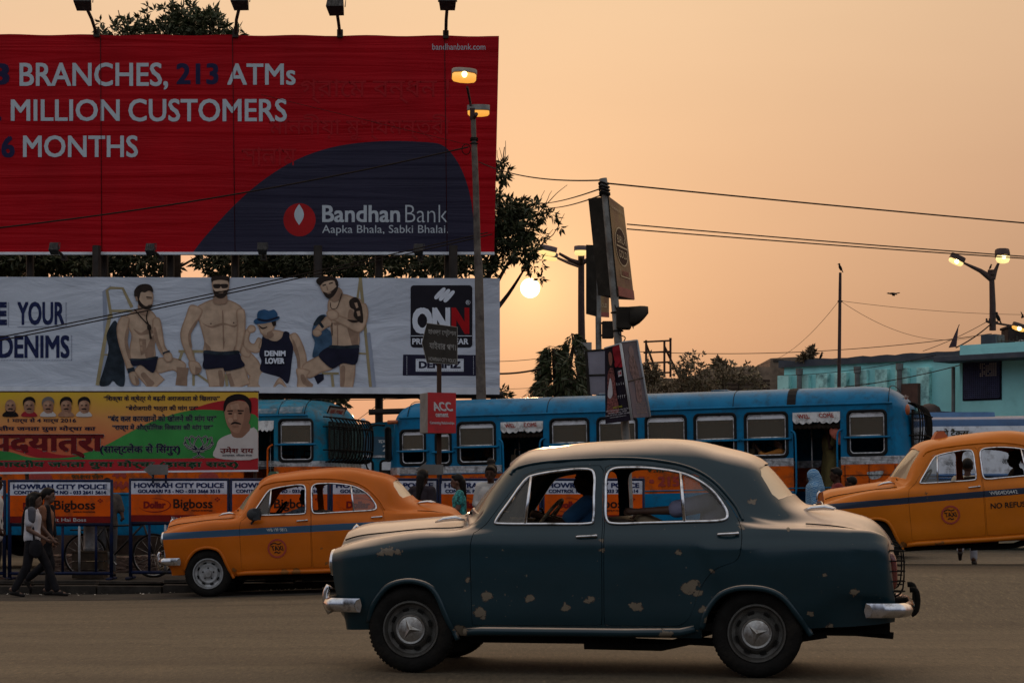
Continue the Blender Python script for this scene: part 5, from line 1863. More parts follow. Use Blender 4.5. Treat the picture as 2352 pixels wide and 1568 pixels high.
write(mb, deva('গ্রামে বন্ধন !'), g, 690, 182, 1032, 238, 0, .01); write(mb, deva('মাননীয়া মুখ্যমন্ত্রী'), g, 618, 262, 1034, 322, 0, .01); write(mb, deva('সালাম'), g, 555, 338, 680, 380, 0, .01)
mb.build('ghost_lettering', mat('print_ghost_red', (.34, .010, .014), .5, var=.1), h1)
mb = MB()
for px in (231, 537, 1024): mb.tube([g(px - 3 if px > 500 else px, 83), g(px + 3, 580)], .008, 5)
mb.build('canvas_seam', mat('seam_dark', (.05, .006, .008), .7), h1, 180)
mb = MB()
p0, p1 = B1(.05)(XL, 586), B1(.05)(1136, 583)
mb.span((p0[0], p0[1] - .03, p1[2] - .03), (p1[0], p0[1] + .05, p1[2] + .03)); mb.build('lower_rail', HEM, h1, 0, .01)
mb = MB()
for px in (-150, 60, 232, 385, 535, 727, 868, 1028): 
    a = B1(-.35)(px, 100); mb.tube([(a[0], a[1], 0), a], .085, 8)
for py in (100, 220, 340, 460, 575):
    mb.tube([B1(-.25)(XL, py), B1(-.25)(1125, py)], .05, 6)
mb.build('steel_frame', STEEL, h1, 60)

# ---- floodlights on arms, top and bottom
FLD = mat('floodlight_body', (.035, .032, .030), .6, .4, var=.3, scale=12, dirt=(.12, .11, .10), dirt_amt=.35, dirt_scale=14)
def floodlight(px, py, bx_, by_, label, big, D=D1):
    base = at(bx_, by_, D - .02)
    head = at(px, py, D - (1.0 if big else .7))
    r = thing('floodlight', label, 'floodlight', tuple(base), (0, 0, 0), 'floodlights along the top of the red billboard' if big else 'floodlights along the foot of the red billboard')
    h = head - base
    mb = MB(); mb.tube([(0, 0, 0), (h.x * .3, h.y * .4, h.z * .5), tuple(h)], .035 if big else .03, 7); mb.box((0, 0, .02), (.12, .10, .16)); mb.build('arm', STEEL, r, 40)
    w, d, hh = (.36, .30, .24) if big else (.20, .18, .18)
    Rm = Euler((rad(-28), 0, rad(rng.uniform(-6, 6)))).to_matrix()
    mb = MB()
    v = [(-w / 2, -d / 2, -hh / 2), (w / 2, -d / 2, -hh / 2), (w * .42, d / 2, -hh / 2), (-w * .42, d / 2, -hh / 2), (-w * .45, -d / 2, hh / 2), (w * .45, -d / 2, hh / 2), (w * .36, d / 2, hh * .4), (-w * .36, d / 2, hh * .4)]
    q = [tuple(Rm @ Vector(a) + h) for a in v]
    mb.add(q, [(0, 3, 2, 1), (4, 5, 6, 7), (0, 1, 5, 4), (1, 2, 6, 5), (2, 3, 7, 6), (3, 0, 4, 7)])
    for k in range(5):
        x = -w * .4 + w * .2 * k
        p = [Rm @ Vector((x, -d / 2 - .012, z)) + h for z in (-hh * .45, hh * .45)]
        mb.tube(p, .008, 4)
    mb.tube([tuple(Rm @ Vector((-w * .52, 0, -hh * .1)) + h), tuple(Rm @ Vector((-w * .52, 0, hh * .8)) + h), tuple(Rm @ Vector((w * .52, 0, hh * .8)) + h), tuple(Rm @ Vector((w * .52, 0, -hh * .1)) + h)], .012, 5)
    mb.build('lamp_housing', FLD, r, 0, .008)
for (hx, hy, bx_, by_, lab) in ((192, 4, 222, 79, 'leftmost floodlight leaning out over the top of the red billboard'), (553, 3, 541, 80, 'floodlight above the 213 ATMs line, in front of the tree crown'), (772, 15, 781, 80, 'lowest floodlight on the top edge of the red billboard, against plain sky'), (1028, 3, 1024, 82, 'floodlight at the top right end of the red billboard, above the web address')):
    floodlight(hx, hy, bx_, by_, lab, True)
for (hx, hy, bx_, by_, lab) in ((125, 571, 148, 592, 'small floodlight at the foot of the red billboard, farthest left of its row'), (346, 573, 370, 593, 'small floodlight at the foot of the red billboard, left of the navy dome'), (603, 571, 606, 592, 'small floodlight under the left part of the navy dome'), (962, 574, 966, 592, 'small floodlight under the word Bank on the navy dome')):
    floodlight(hx, hy, bx_, by_, lab, False)

# ---- the clothing hoarding
D2 = 41.5
h2 = thing('billboard', 'pale grey underwear billboard with four male models, below the red billboard', 'billboard', (-10.0, D2, 0))
B2 = Board(D2, h2)
f = B2(0)
PALE = canvas('canvas_pale', (.52, .55, .62), .8, .55, 1.6, .5, .08, 1.1)
mb = MB()
rows = []
for k in range(81):
    u = k / 80
    r = []
    for j in range(17):
        v = j / 16
        px = XL + (1148 - XL) * u
        py = (635 + 4 * u) * (1 - v) + (902 + 2 * u) * v
        p = f(px, py)
        wr = .018 * math.sin(px * .045 + py * .09 + 1.7 * math.sin(py * .02)) * (.4 + .6 * abs(2 * u - 1)) + .010 * math.sin(px * .11 - py * .05)
        r.append((p[0], p[1] + wr * .08, p[2]))
    rows.append(r)
mb.loft(rows)
mb.loft([[(p[0], p[1] + .12, p[2]) for p in r] for r in rows], 1)
mb.f[len(mb.f) // 2:] = [q[::-1] for q in mb.f[len(mb.f) // 2:]]
mb.build('canvas', [PALE, STEEL], h2, 180)
mb = MB()
a, b = B2(.06)(XL, 893), B2(.06)(1147, 903)
mb.add([B2(.06)(XL, 887), B2(.06)(1147, 890), B2(.06)(1147, 906), B2(.06)(XL, 897), B2(.02)(XL, 887), B2(.02)(1147, 890), B2(.02)(1147, 906), B2(.02)(XL, 897)], [(3, 2, 1, 0), (0, 1, 5, 4), (2, 3, 7, 6)])
mb.build('hem', HEM, h2)
mb = MB()
for px in (-150, 60, 1020, 1133):
    a = B2(-.25)(px, 640); mb.tube([(a[0], a[1], 0), a], .06, 8)
mb.tube([B2(-.2)(XL, 908), B2(-.2)(1156, 906)], .07, 6); mb.tube([B2(-.25)(845, 945), B2(-.25)(1010, 940)], .06, 6)
mb.tube([B2(-.2)(960, 908), B2(-.25)(1005, 940)], .05, 6)
mb.tube([B2(-.2)(XL, 650), B2(-.2)(1140, 650)], .05, 6)
for px in (215, 727, 1040): mb.tube([B2(-.3)(px, 560), B2(-.3)(px, 650)], .09, 6)
mb.build('steel_frame', STEEL, h2, 60)
g = B2(.006)
mb = MB()
write(mb, 'E', g, -14, 692, 16, 748, 0, .06); write(mb, 'YOUR', g, 40, 692, 148, 747, 0, .03); write(mb, 'DENIMS', g, -2, 769, 160, 823, 0, .03)
mb.build('lettering', mat('print_denim', (.016, .022, .075), .6, var=.35, scale=12), h2)
g0 = B2(.004)
mb = MB()
for k in range(46):
    for (xa, xb, y) in ((40, 150, 749.5), (2, 163, 826)):
        x = xa + (xb - xa) * k / 45
        mb.add([g0(x, y), g0(x + 1.2, y), g0(x + 2.6, y + 2.4), g0(x + 1.4, y + 2.4)], [(0, 1, 2, 3)])
for k in range(20):
    for (x, ya, yb) in ((150.5, 694, 747), (163, 770, 825), (18, 694, 748)):
        y = ya + (yb - ya) * k / 19
        mb.add([g0(x, y), g0(x + 3, y + 1), g0(x + 3, y + 2), g0(x, y + 1)], [(0, 1, 2, 3)])
mb.build('stitch_fringe', mat('print_stitch', (.10, .11, .19), .6), h2)
BLK = mat('print_black', (.016, .014, .020), .5, var=.1)
mb = MB()
mb.poly([g0(x, z) for x, z in rrect(943, 655, 1085, 798, 8)])
mb.build('onn_logo', BLK, h2)
mb = MB()
W_, R_ = 0, 1
for k in range(3):
    x = 1000 + 10.5 * k
    a = Vector((x, 0, 690 - 0)); 
    c_ = [(x - 1 - 1.0, 684 + 0), (x + 17, 664), (x + 23, 670 - 1), (x + 4, 690)]
    c_ = [(px + 0, py + 3.4 * k - 3) for px, py in c_]
    mb.poly([g(p.x, p.z) for p in crom([(px, 0, py) for px, py in c_], 4)], W_)
for t, x0, x1, m in (('O', 947, 993, W_), ('N', 993, 1034, W_), ('N', 1037, 1078, R_)): write(mb, t, g, x0, 705, x1, 768, m, .045)
write(mb, 'PREMIUM WEAR', g, 947, 777, 1076, 791, W_, .03)
mb.add([g(944, 770.5), g(1084, 770.5), g(1084, 772), g(944, 772)], [(0, 1, 2, 3)], W_)
write(mb, 'R', g, 1072, 691, 1078, 698, W_)
n = 20
ra = [g(1075 + 5.2 * math.cos(2 * math.pi * k / n), 694.5 + 5.2 * math.sin(2 * math.pi * k / n)) for k in range(n)]
rb_ = [g(1075 + 4.4 * math.cos(2 * math.pi * k / n), 694.5 + 4.4 * math.sin(2 * math.pi * k / n)) for k in range(n)]
mb.add(ra + rb_, [(k, (k + 1) % n, n + (k + 1) % n, n + k) for k in range(n)], W_)
mb.build('lettering', [mat('print_lav', (.66, .69, .76), .55, var=.06), mat('print_red2', (.40, .008, .012), .5, var=.1)], h2)
mb = MB()
mb.add([g0(926, 814), g0(1097, 815), g0(1096, 863), g0(925, 862)], [(0, 1, 2, 3)], 0)
mb.add([g(955, 824), g(1065, 824), g(1065, 853), g(955, 853)], [(0, 1, 2, 3)], 1)
g5 = B2(.008)
write(mb, 'DENIMZ', g5, 962, 829, 1058, 846, 0, .05)
for k in range(26):
    x = 958 + 104 * k / 25
    for y in (826, 850): mb.add([g5(x, y), g5(x + 2, y), g5(x + 2, y + 1), g5(x, y + 1)], [(0, 1, 2, 3)], 0)
for k in range(10):
    for x in (934, 1087): mb.add([g5(x, 818 + 4.3 * k), g5(x + 1, 818 + 4.3 * k), g5(x + 1, 820.5 + 4.3 * k), g5(x, 820.5 + 4.3 * k)], [(0, 1, 2, 3)], 1)
mb.build('denimz_label', [mat('print_ink', (.020, .018, .040), .5), mat('print_lav', (.66, .69, .76), .55)], h2)

# printed figures: flat inks, layer over layer
SK = [mat('print_skin_a', (.36, .225, .15), .6, var=.2, scale=5), mat('print_skin_b', (.30, .19, .13), .6, var=.2, scale=5), mat('print_skin_c', (.53, .37, .26), .6, var=.2, scale=5), mat('print_hair', (.030, .020, .016), .6, var=.3, scale=8), mat('print_shorts', (.014, .014, .030), .6, var=.25, scale=4), mat('print_jacket', (.022, .030, .040), .6, var=.6, scale=5), mat('print_denim_cloth', (.05, .10, .17), .6, var=.45, scale=5), mat('print_wood', (.34, .27, .15), .6, var=.2, scale=3), mat('print_white_cloth', (.48, .50, .55), .6, var=.1, scale=3), mat('print_shadow', (.30, .33, .41), .6, var=.08, scale=3), mat('print_hat', (.03, .09, .19), .6, var=.2), mat('print_skin_d', (.43, .28, .19), .6, var=.2, scale=5), mat('print_skin_e', (.50, .345, .24), .6, var=.2, scale=5)]
def c3(x, y): return (.3241 * x, 602 + .3241 * y)
def figure(name, shapes, cv, soft=True):
    mb = MB()
    for k, (mi, pts, *o) in enumerate(shapes):
        gg = B2(.005 + .0009 * k)
        q = [cv(*p) for p in pts]
        if soft and len(q) > 4 and not (o and o[0] == 'hard'): q = [(p.x, p.z) for p in crom([(x, 0, y) for x, y in q], 4)]
        mb.poly([gg(*p) for p in q], mi)
        if mi == 0 and len(q) > 3:                         # airbrushed form: lighter tones towards the middle
            ar = sum(q[i][0] * q[i - 1][1] - q[i - 1][0] * q[i][1] for i in range(len(q)))
            for st_, (d_, m2) in enumerate(((1.7, 11), (3.6, 12)) if abs(ar) > 500 else ((1.2, 11),)):
                z_ = []
                for i in range(len(q)):
                    t_ = Vector(q[(i + 1) % len(q)]) - Vector(q[i - 1])
                    nn = Vector((-t_.y, t_.x)).normalized() * (d_ if ar > 0 else -d_)
                    z_.append((q[i][0] - nn.x * -1, q[i][1] + nn.y) if False else (q[i][0] + nn.x, q[i][1] + nn.y))
                cx_ = sum(p[0] for p in q) / len(q); cy_ = sum(p[1] for p in q) / len(q)
                if sum((p[0] - cx_) ** 2 + (p[1] - cy_) ** 2 for p in z_) > sum((p[0] - cx_) ** 2 + (p[1] - cy_) ** 2 for p in q):
                    z_ = [(2 * a_[0] - b_[0], 2 * a_[1] - b_[1]) for a_, b_ in zip(q, z_)]
                g3 = B2(.0052 + .0009 * k + .0003 * (st_ + 1))
                mb.poly([g3(*p) for p in z_], m2)
    return mb.build(name, SK, h2)
def limb(pts, ws):
    """outline of a tapering band through points with half widths"""
    l, r = [], []
    for i, p in enumerate(pts):
        a, b = Vector(pts[max(i - 1, 0)]), Vector(pts[min(i + 1, len(pts) - 1)])
        t = (b - a).normalized()
        nn = Vector((-t.y, t.x)) * ws[i]
        l.append((p[0] + nn.x, p[1] + nn.y)); r.append((p[0] - nn.x, p[1] - nn.y))
    return l + r[::-1]
figure('printed_ladder', [
    (9, limb([(725, 870), (750, 500), (740, 210), (790, 175)], [16, 16, 14, 12]), 'hard'),
    (7, limb([(690, 872), (735, 600), (780, 370)], [13, 13, 13]), 'hard'), (7, limb([(790, 390), (758, 200), (785, 182), (870, 185), (935, 320)], [10, 10, 9, 9, 12]), 'hard'),
    (7, limb([(720, 655), (860, 655)], [5, 5]), 'hard'), (7, limb([(790, 345), (940, 345)], [9, 9]), 'hard'),
    (5, [(820, 415), (845, 470), (850, 560), (880, 700), (882, 870), (835, 872), (800, 840), (770, 872), (705, 870), (735, 760), (770, 620), (755, 520), (790, 440)])], c3)
figure('printed_man', [
    (9, [(850, 380), (835, 500), (850, 650), (900, 760), (930, 872), (1000, 872), (960, 600)]),
    (0, limb([(1110, 735), (1230, 722), (1300, 760)], [50, 45, 42])), (1, limb([(1295, 745), (1290, 810), (1285, 874)], [44, 38, 42]), 'hard'),
    (0, limb([(975, 735), (1050, 800), (1120, 876)], [50, 62, 66]), 'hard'), (1, limb([(1010, 790), (1050, 840), (1075, 874)], [16, 22, 26])),
    (0, [(972, 335), (1055, 335), (1105, 380), (1122, 440), (1112, 520), (1098, 590), (1092, 680), (930, 690), (920, 600), (932, 520), (905, 450), (900, 380), (940, 352)]),
    (1, [(1030, 640), (1060, 560), (1092, 520), (1090, 670), (1040, 682)]), (1, [(945, 470), (1000, 500), (1050, 470), (1095, 500), (1040, 512), (985, 515)]), (2, [(950, 400), (1010, 420), (1010, 470), (960, 465)]), (2, [(1065, 410), (1105, 420), (1095, 465), (1065, 465)]),
    (1, [(985, 540), (1035, 545), (1040, 640), (1000, 660)]), (0, [(990, 560), (1010, 560), (1012, 590), (992, 590)]), (0, [(992, 600), (1012, 600), (1014, 630), (996, 630)]),
    (0, limb([(893, 390), (868, 460), (872, 560), (905, 690), (925, 770)], [28, 40, 34, 26, 20])), (1, limb([(905, 480), (895, 570), (920, 680)], [10, 12, 9])), (5, limb([(905, 770), (955, 760)], [17, 17])),
    (0, [(915, 790), (960, 775), (985, 830), (985, 868), (955, 872), (930, 850)]), (1, [(955, 800), (985, 840), (985, 868), (965, 870)]),
    (0, limb([(1108, 400), (1118, 480), (1145, 600), (1185, 655)], [24, 34, 27, 22])), (1, limb([(1098, 470), (1118, 560), (1150, 630)], [8, 9, 7])), (5, limb([(1155, 650), (1205, 632)], [10, 10])), (0, [(1165, 650), (1210, 640), (1226, 680), (1210, 706), (1180, 705), (1160, 680)]),
    (4, [(928, 690), (1010, 690), (1112, 672), (1116, 700), (1106, 745), (1088, 782), (1050, 765), (1000, 728), (945, 735)]), (5, limb([(930, 690), (1020, 690), (1112, 674)], [7, 7, 7])),
    (1, [(985, 290), (1050, 310), (1062, 350), (1040, 380), (985, 350)]),
    (0, [(968, 225), (1000, 200), (1055, 200), (1086, 222), (1088, 262), (1080, 305), (1058, 332), (1030, 332), (1000, 315), (980, 285)]),
    (3, [(985, 262), (1005, 290), (1035, 312), (1078, 300), (1078, 318), (1055, 336), (1025, 334), (992, 312), (978, 280)]), (1, [(1040, 255), (1082, 258), (1080, 266), (1044, 264)]), (3, limb([(1038, 248), (1078, 252)], [4, 4])), (1, limb([(1050, 304), (1076, 300)], [3, 3])),
    (3, [(955, 245), (955, 200), (985, 165), (1030, 155), (1070, 165), (1086, 195), (1084, 214), (1058, 202), (1030, 215), (1000, 215), (988, 262), (975, 272)]),
    (1, [(958, 245), (975, 245), (980, 275), (966, 275)]),
    (3, limb([(960, 340), (1010, 400), (1058, 450)], [4, 4, 4])), (3, limb([(1048, 350), (1040, 400), (1058, 450)], [4, 4, 4])), (3, [(1048, 445), (1068, 445), (1074, 475), (1058, 485), (1046, 470)]), (3, limb([(1060, 480), (1072, 545)], [4, 9]))], c3)
figure('printed_man', [
    (7, limb([(1265, 632), (1470, 632)], [10, 10]), 'hard'), (7, limb([(1290, 640), (1270, 700)], [10, 9]), 'hard'), (7, limb([(1380, 780), (1480, 850)], [8, 8]), 'hard'), (7, limb([(1370, 640), (1372, 874)], [9, 9]), 'hard'), (7, limb([(1600, 790), (1610, 878)], [10, 10]), 'hard'),
    (0, limb([(1525, 740), (1530, 810), (1535, 882)], [72, 64, 52]), 'hard'), (0, limb([(1655, 735), (1690, 810), (1715, 882)], [72, 66, 62]), 'hard'), (1, limb([(1560, 770), (1570, 830), (1570, 880)], [14, 16, 12])), (1, limb([(1620, 790), (1650, 880)], [14, 16])),
    (0, [(1515, 262), (1600, 262), (1680, 292), (1718, 330), (1730, 410), (1722, 500), (1712, 560), (1688, 640), (1460, 642), (1448, 560), (1425, 470), (1400, 380), (1395, 320), (1450, 285)]),
    (1, [(1430, 430), (1490, 452), (1555, 435), (1590, 430), (1660, 448), (1700, 425), (1665, 462), (1590, 446), (1500, 468)]), (2, [(1440, 350), (1530, 350), (1550, 420), (1480, 438), (1430, 410)]), (2, [(1600, 350), (1690, 350), (1690, 410), (1640, 435), (1596, 420)]),
    (1, limb([(1578, 350), (1582, 440), (1586, 600)], [4, 5, 4])), (1, [(1450, 560), (1490, 600), (1500, 640), (1462, 642)]), (1, [(1690, 560), (1660, 600), (1650, 640), (1688, 640)]), (3, [(1490, 432), (1502, 432), (1500, 440), (1491, 440)]), (3, [(1652, 425), (1662, 425), (1661, 433), (1653, 433)]), (1, [(1582, 560), (1594, 560), (1592, 580), (1584, 580)]),
    (0, limb([(1395, 320), (1360, 400), (1312, 510), (1330, 610), (1375, 720)], [45, 46, 34, 28, 18])), (1, limb([(1395, 420), (1345, 510), (1355, 600)], [8, 10, 8])), (0, [(1340, 700), (1400, 705), (1430, 750), (1412, 790), (1370, 796), (1345, 760)]), (1, [(1385, 740), (1428, 752), (1412, 790), (1385, 795)]),
    (0, limb([(1705, 340), (1712, 450), (1700, 560), (1680, 640)], [28, 30, 25, 16])),
    (4, [(1452, 632), (1570, 642), (1685, 635), (1712, 690), (1732, 738), (1600, 772), (1578, 748), (1466, 758), (1437, 740), (1445, 690)]), (5, limb([(1455, 636), (1570, 646), (1686, 638)], [12, 12, 12])),
    (1, [(1528, 215), (1600, 215), (1612, 285), (1560, 300), (1512, 285)]),
    (0, [(1505, 130), (1560, 118), (1622, 130), (1624, 185), (1606, 230), (1580, 252), (1550, 252), (1522, 230), (1508, 190)]),
    (3, [(1512, 195), (1530, 208), (1560, 205), (1600, 208), (1620, 192), (1606, 234), (1582, 256), (1548, 256), (1522, 234)]), (1, [(1545, 212), (1585, 212), (1580, 220), (1550, 220)]),
    (3, [(1514, 158), (1560, 156), (1565, 166), (1570, 156), (1616, 158), (1612, 182), (1578, 186), (1566, 172), (1555, 186), (1520, 184)]),
    (3, [(1502, 150), (1503, 104), (1560, 98), (1624, 104), (1625, 150), (1614, 134), (1560, 126), (1514, 134)])], c3)
figure('printed_man', [
    (0, limb([(-20, 650), (40, 730), (80, 800), (70, 890)], [50, 60, 55, 60]), 'hard'), (0, limb([(-30, 560), (-12, 640), (30, 660)], [26, 26, 20])),
    (0, limb([(120, 560), (70, 610), (15, 590), (0, 540), (20, 480)], [40, 36, 30, 24, 18])), (0, [(10, 470), (30, 445), (62, 450), (72, 480), (50, 500), (20, 500)]),
    (0, limb([(320, 520), (365, 590), (400, 690), (395, 800), (385, 878)], [38, 40, 34, 26, 18])), (1, limb([(335, 560), (372, 680), (378, 800)], [10, 12, 8])),
    (8, [(112, 785), (180, 795), (250, 815), (300, 860), (300, 884), (105, 884)]), (0, limb([(200, 884), (240, 840), (285, 884)], [6, 22, 6])),
    (0, [(150, 500), (210, 480), (300, 505), (330, 540), (320, 620), (110, 620), (100, 570), (130, 530)]),
    (4, [(138, 515), (165, 548), (215, 560), (255, 535), (272, 492), (308, 500), (312, 540), (336, 600), (328, 690), (302, 856), (240, 815), (108, 772), (112, 700), (96, 650), (112, 580), (118, 530)]),
    (1, [(125, 480), (180, 490), (200, 520), (160, 545), (120, 520)]),
    (0, [(85, 430), (195, 415), (208, 450), (190, 490), (160, 522), (130, 520), (105, 500), (95, 470)]), (1, [(150, 500), (190, 480), (175, 510), (150, 524)]), (3, limb([(95, 450), (120, 470), (150, 460)], [3, 6, 3])), (3, [(180, 420), (215, 415), (215, 450), (195, 455)]),
    (10, [(58, 415), (90, 395), (160, 400), (234, 385), (230, 408), (150, 432), (80, 440), (60, 430)]), (10, [(86, 402), (88, 352), (130, 336), (165, 345), (205, 338), (226, 388), (150, 412)]), (4, limb([(88, 405), (150, 415), (226, 392)], [6, 7, 6]))], c4)
figure('printed_man', [
    (7, limb([(812, 110), (850, 500), (885, 884)], [11, 11, 11]), 'hard'), (7, limb([(812, 110), (780, 350), (760, 600)], [8, 8, 8]), 'hard'), (7, limb([(800, 645), (865, 650)], [6, 6]), 'hard'), (7, limb([(610, 790), (620, 884)], [10, 10]), 'hard'), (7, limb([(540, 788), (660, 788)], [8, 8]), 'hard'), (9, limb([(870, 500), (910, 884)], [12, 14]), 'hard'),
    (4, [(480, 800), (550, 790), (555, 830), (510, 866)]),
    (0, limb([(600, 690), (510, 730), (420, 780)], [62, 58, 48])), (0, limb([(410, 760), (400, 820), (420, 886)], [48, 34, 50])), (1, limb([(400, 800), (420, 850), (470, 876)], [12, 18, 14])),
    (0, limb([(722, 710), (722, 800), (715, 886)], [58, 54, 46]), 'hard'), (1, limb([(690, 740), (690, 820), (685, 884)], [14, 14, 10])),
    (0, [(610, 245), (690, 225), (760, 245), (815, 265), (835, 330), (830, 420), (808, 490), (792, 600), (610, 600), (605, 500), (590, 400), (580, 300)]),
    (1, [(740, 330), (720, 450), (740, 540), (760, 600), (792, 600), (800, 500), (820, 440)]), (2, [(620, 280), (690, 290), (700, 350), (640, 370), (600, 340)]), (1, [(620, 430), (700, 420), (690, 440), (630, 450)]), (1, limb([(650, 420), (652, 590)], [4, 4])),
    (6, [(478, 450), (515, 385), (560, 372), (585, 400), (570, 460), (605, 500), (608, 600), (540, 650), (474, 672), (490, 570), (470, 520)]), (5, [(480, 440), (520, 385), (560, 378), (555, 410), (500, 450)]),
    (0, limb([(600, 410), (560, 440), (515, 480), (500, 505)], [34, 30, 24, 22])), (5, limb([(525, 430), (550, 465)], [10, 10])), (0, [(480, 480), (520, 475), (540, 505), (515, 528), (488, 524), (474, 505)]),
    (0, limb([(820, 300), (830, 390), (800, 460), (720, 430), (630, 390)], [34, 38, 40, 30, 20])), (0, [(575, 350), (620, 335), (660, 360), (655, 400), (610, 412), (580, 390)]),
    (4, [(600, 596), (700, 600), (795, 592), (802, 650), (778, 725), (690, 716), (620, 752), (565, 720), (518, 655)]), (5, limb([(602, 600), (700, 604), (796, 597)], [11, 11, 11])),
    (3, [(735, 275), (770, 250), (800, 262), (825, 320), (834, 420), (815, 430), (790, 410), (765, 380), (770, 340), (742, 320)]), (0, [(770, 290), (790, 285), (800, 320), (785, 330)]), (0, [(785, 350), (810, 345), (815, 380), (795, 385)]), (3, limb([(725, 410), (760, 420), (800, 420)], [3, 9, 4])),
    (1, [(590, 220), (660, 180), (690, 230), (640, 280), (600, 262)]),
    (0, [(525, 150), (560, 128), (625, 122), (652, 160), (648, 200), (620, 240), (590, 255), (560, 235), (535, 195)]),
    (3, [(550, 210), (575, 218), (610, 205), (650, 170), (652, 195), (625, 240), (592, 260), (562, 240)]), (1, [(578, 218), (608, 212), (604, 222), (582, 228)]), (3, limb([(545, 168), (570, 160)], [4, 4])), (3, limb([(590, 154), (618, 146)], [4, 4])), (1, limb([(575, 170), (582, 200)], [3, 5])),
    (3, [(500, 140), (510, 118), (560, 100), (625, 105), (655, 140), (655, 175), (640, 165), (625, 130), (560, 140), (530, 165), (515, 160)]),
    (3, limb([(600, 290), (610, 330), (650, 320), (680, 230)], [2.5, 2.5, 2.5, 2.5])), (3, limb([(612, 430), (614, 520)], [3, 3]))], c4)
mb = MB()
gg = B2(.045)
write(mb, 'DENIM', gg, *c4(135, 627), *c4(284, 668), 0, .05); write(mb, 'LOVER', gg, *c4(140, 678), *c4(276, 722), 0, .05)
mb.build('shirt_lettering', mat('print_lav', (.66, .69, .76), .55), h2)

# ---- the party banner, hung in front of the bus on two poles
D3 = 31.2
h3 = thing('banner', 'yellow, red and green Hindi party banner with portraits and a lotus emblem', 'banner', (-7.0, D3, 0))
B3 = Board(D3, h3)
def grad(name, c0, c1, c2, z0, z1):
    m = mat(name, c0, .6, var=0)
    t = m.node_tree
    b = t.nodes['Principled BSDF']
    co = t.nodes.new('ShaderNodeTexCoord').outputs['Object']
    sp = t.nodes.new('ShaderNodeSeparateXYZ'); t.links.new(co, sp.inputs[0])
    mr = t.nodes.new('ShaderNodeMapRange'); mr.inputs[1].default_value = z0; mr.inputs[2].default_value = z1
    nz_ = t.nodes.new('ShaderNodeTexNoise'); nz_.inputs['Scale'].default_value = 1.5; t.links.new(co, nz_.inputs['Vector'])
    ad_ = t.nodes.new('ShaderNodeMath'); ad_.operation = 'MULTIPLY_ADD'; t.links.new(nz_.outputs[0], ad_.inputs[0]); ad_.inputs[1].default_value = .35; t.links.new(sp.outputs[2], ad_.inputs[2])
    t.links.new(ad_.outputs[0], mr.inputs[0])
    r = t.nodes.new('ShaderNodeValToRGB')
    r.color_ramp.elements.new(.5)
    for e, (p, c) in zip(r.color_ramp.elements, ((0, c0), (.5, c1), (1, c2))): e.position = p; e.color = (*c, 1)
    t.links.new(mr.outputs[0], r.inputs[0]); t.links.new(r.outputs[0], b.inputs['Base Color'])
    return m
z_lo, z_hi = B3()(0, 1085)[2], B3()(0, 900)[2]
YEL = grad('banner_print', (.56, .13, .06), (.62, .27, .09), (.62, .42, .03), z_lo + .55, z_hi + .22)
c3b = lambda x, y: (.3241 * x, 602 + .3241 * y)
mb = MB()
rows = []
for k in range(41):
    r = []
    for j in range(11):
        px = -200 + 793 * k / 40; py = 901 + (1083 - 901) * j / 10
        p = B3(0)(px, py)
        r.append((p[0], p[1] + .0015 * math.sin(px * .05 + py * .06), p[2]))
    rows.append(r)
mb.loft(rows)
mb.loft([[(p[0], p[1] + .03, p[2]) for p in r] for r in rows], 1)
mb.f[len(mb.f) // 2:] = [q[::-1] for q in mb.f[len(mb.f) // 2:]]
mb.build('cloth', [YEL, HEM], h3, 180)
def bl(i):
    g_ = B3(.003 + .0008 * i)
    return lambda px, py: g_(min(px, 592.8), py)
mb = MB()
def shp(i, mi, pts, soft=False):
    q = [c3b(*p) for p in pts]
    if soft: q = [(p.x, p.z) for p in crom([(x, 0, y) for x, y in q], 5, False)]
    mb.poly([bl(i)(*p) for p in q], mi)
shp(0, 1, [(1280, 1075), (1400, 1025), (1550, 985), (1700, 972), (1833, 968), (1833, 1110), (1600, 1060), (1450, 1050)], True)
shp(1, 0, [(-600, 1330), (0, 1335), (200, 1380), (400, 1385), (600, 1350), (740, 1300), (900, 1215), (1050, 1140), (1200, 1085), (1350, 1050), (1500, 1045), (1650, 1062), (1833, 1105), (1833, 1388), (-600, 1412)], True)
shp(2, 1, [(-600, 1290), (-100, 1280), (100, 1330), (260, 1380), (420, 1388), (560, 1370), (400, 1360), (200, 1300)], True)
shp(3, 1, [(-600, 1410), (1833, 1384), (1833, 1470), (-600, 1492)])
shp(4, 2, [(-600, 1492), (1833, 1470), (1833, 1482), (-600, 1506)])
mb.build('printed_waves', [mat('banner_green', (.04, .23, .055), .6, var=.3, scale=1.2), mat('banner_red', (.38, .022, .028), .6, var=.15, scale=1.5), HEM], h3)
BK = mat('banner_ink', (.012, .014, .040), .6)
mb = MB()
def line(t, x0, y0, x1, y1, bo_=.015, i=6, mi=0, ol=0):
    bo = bo_ * .7
    if ol:
        for k in range(8):
            w = 2 * math.pi * k / 8
            write(mb, deva(t), bl(i - 1), *c3b(x0 + ol * math.cos(w), y0 + ol * math.sin(w)), *c3b(x1 + ol * math.cos(w), y1 + ol * math.sin(w)), 3, 0)
    write(mb, deva(t), bl(i), *c3b(x0, y0), *c3b(x1, y1), mi, bo)
line('“शिक्षा के क्षेत्र मे बढ़ती अराजकता के खिलाफ”', 735, 940, 1558, 992, .035)
line('“बेरोजगारी भत्ता की मांग पर”', 893, 1010, 1405, 1060, .035)
line('“बंद कल कारखानों को खोलने की मांग पर”', 767, 1077, 1533, 1130, .02, 6, 0, 2)
line('“राज्य में औद्योगिक विकास की मांग पर”', 797, 1144, 1507, 1198, .02, 6, 0, 2)
line('1 मार्च से 4 मार्च 2016', 55, 1100, 540, 1143, .03)
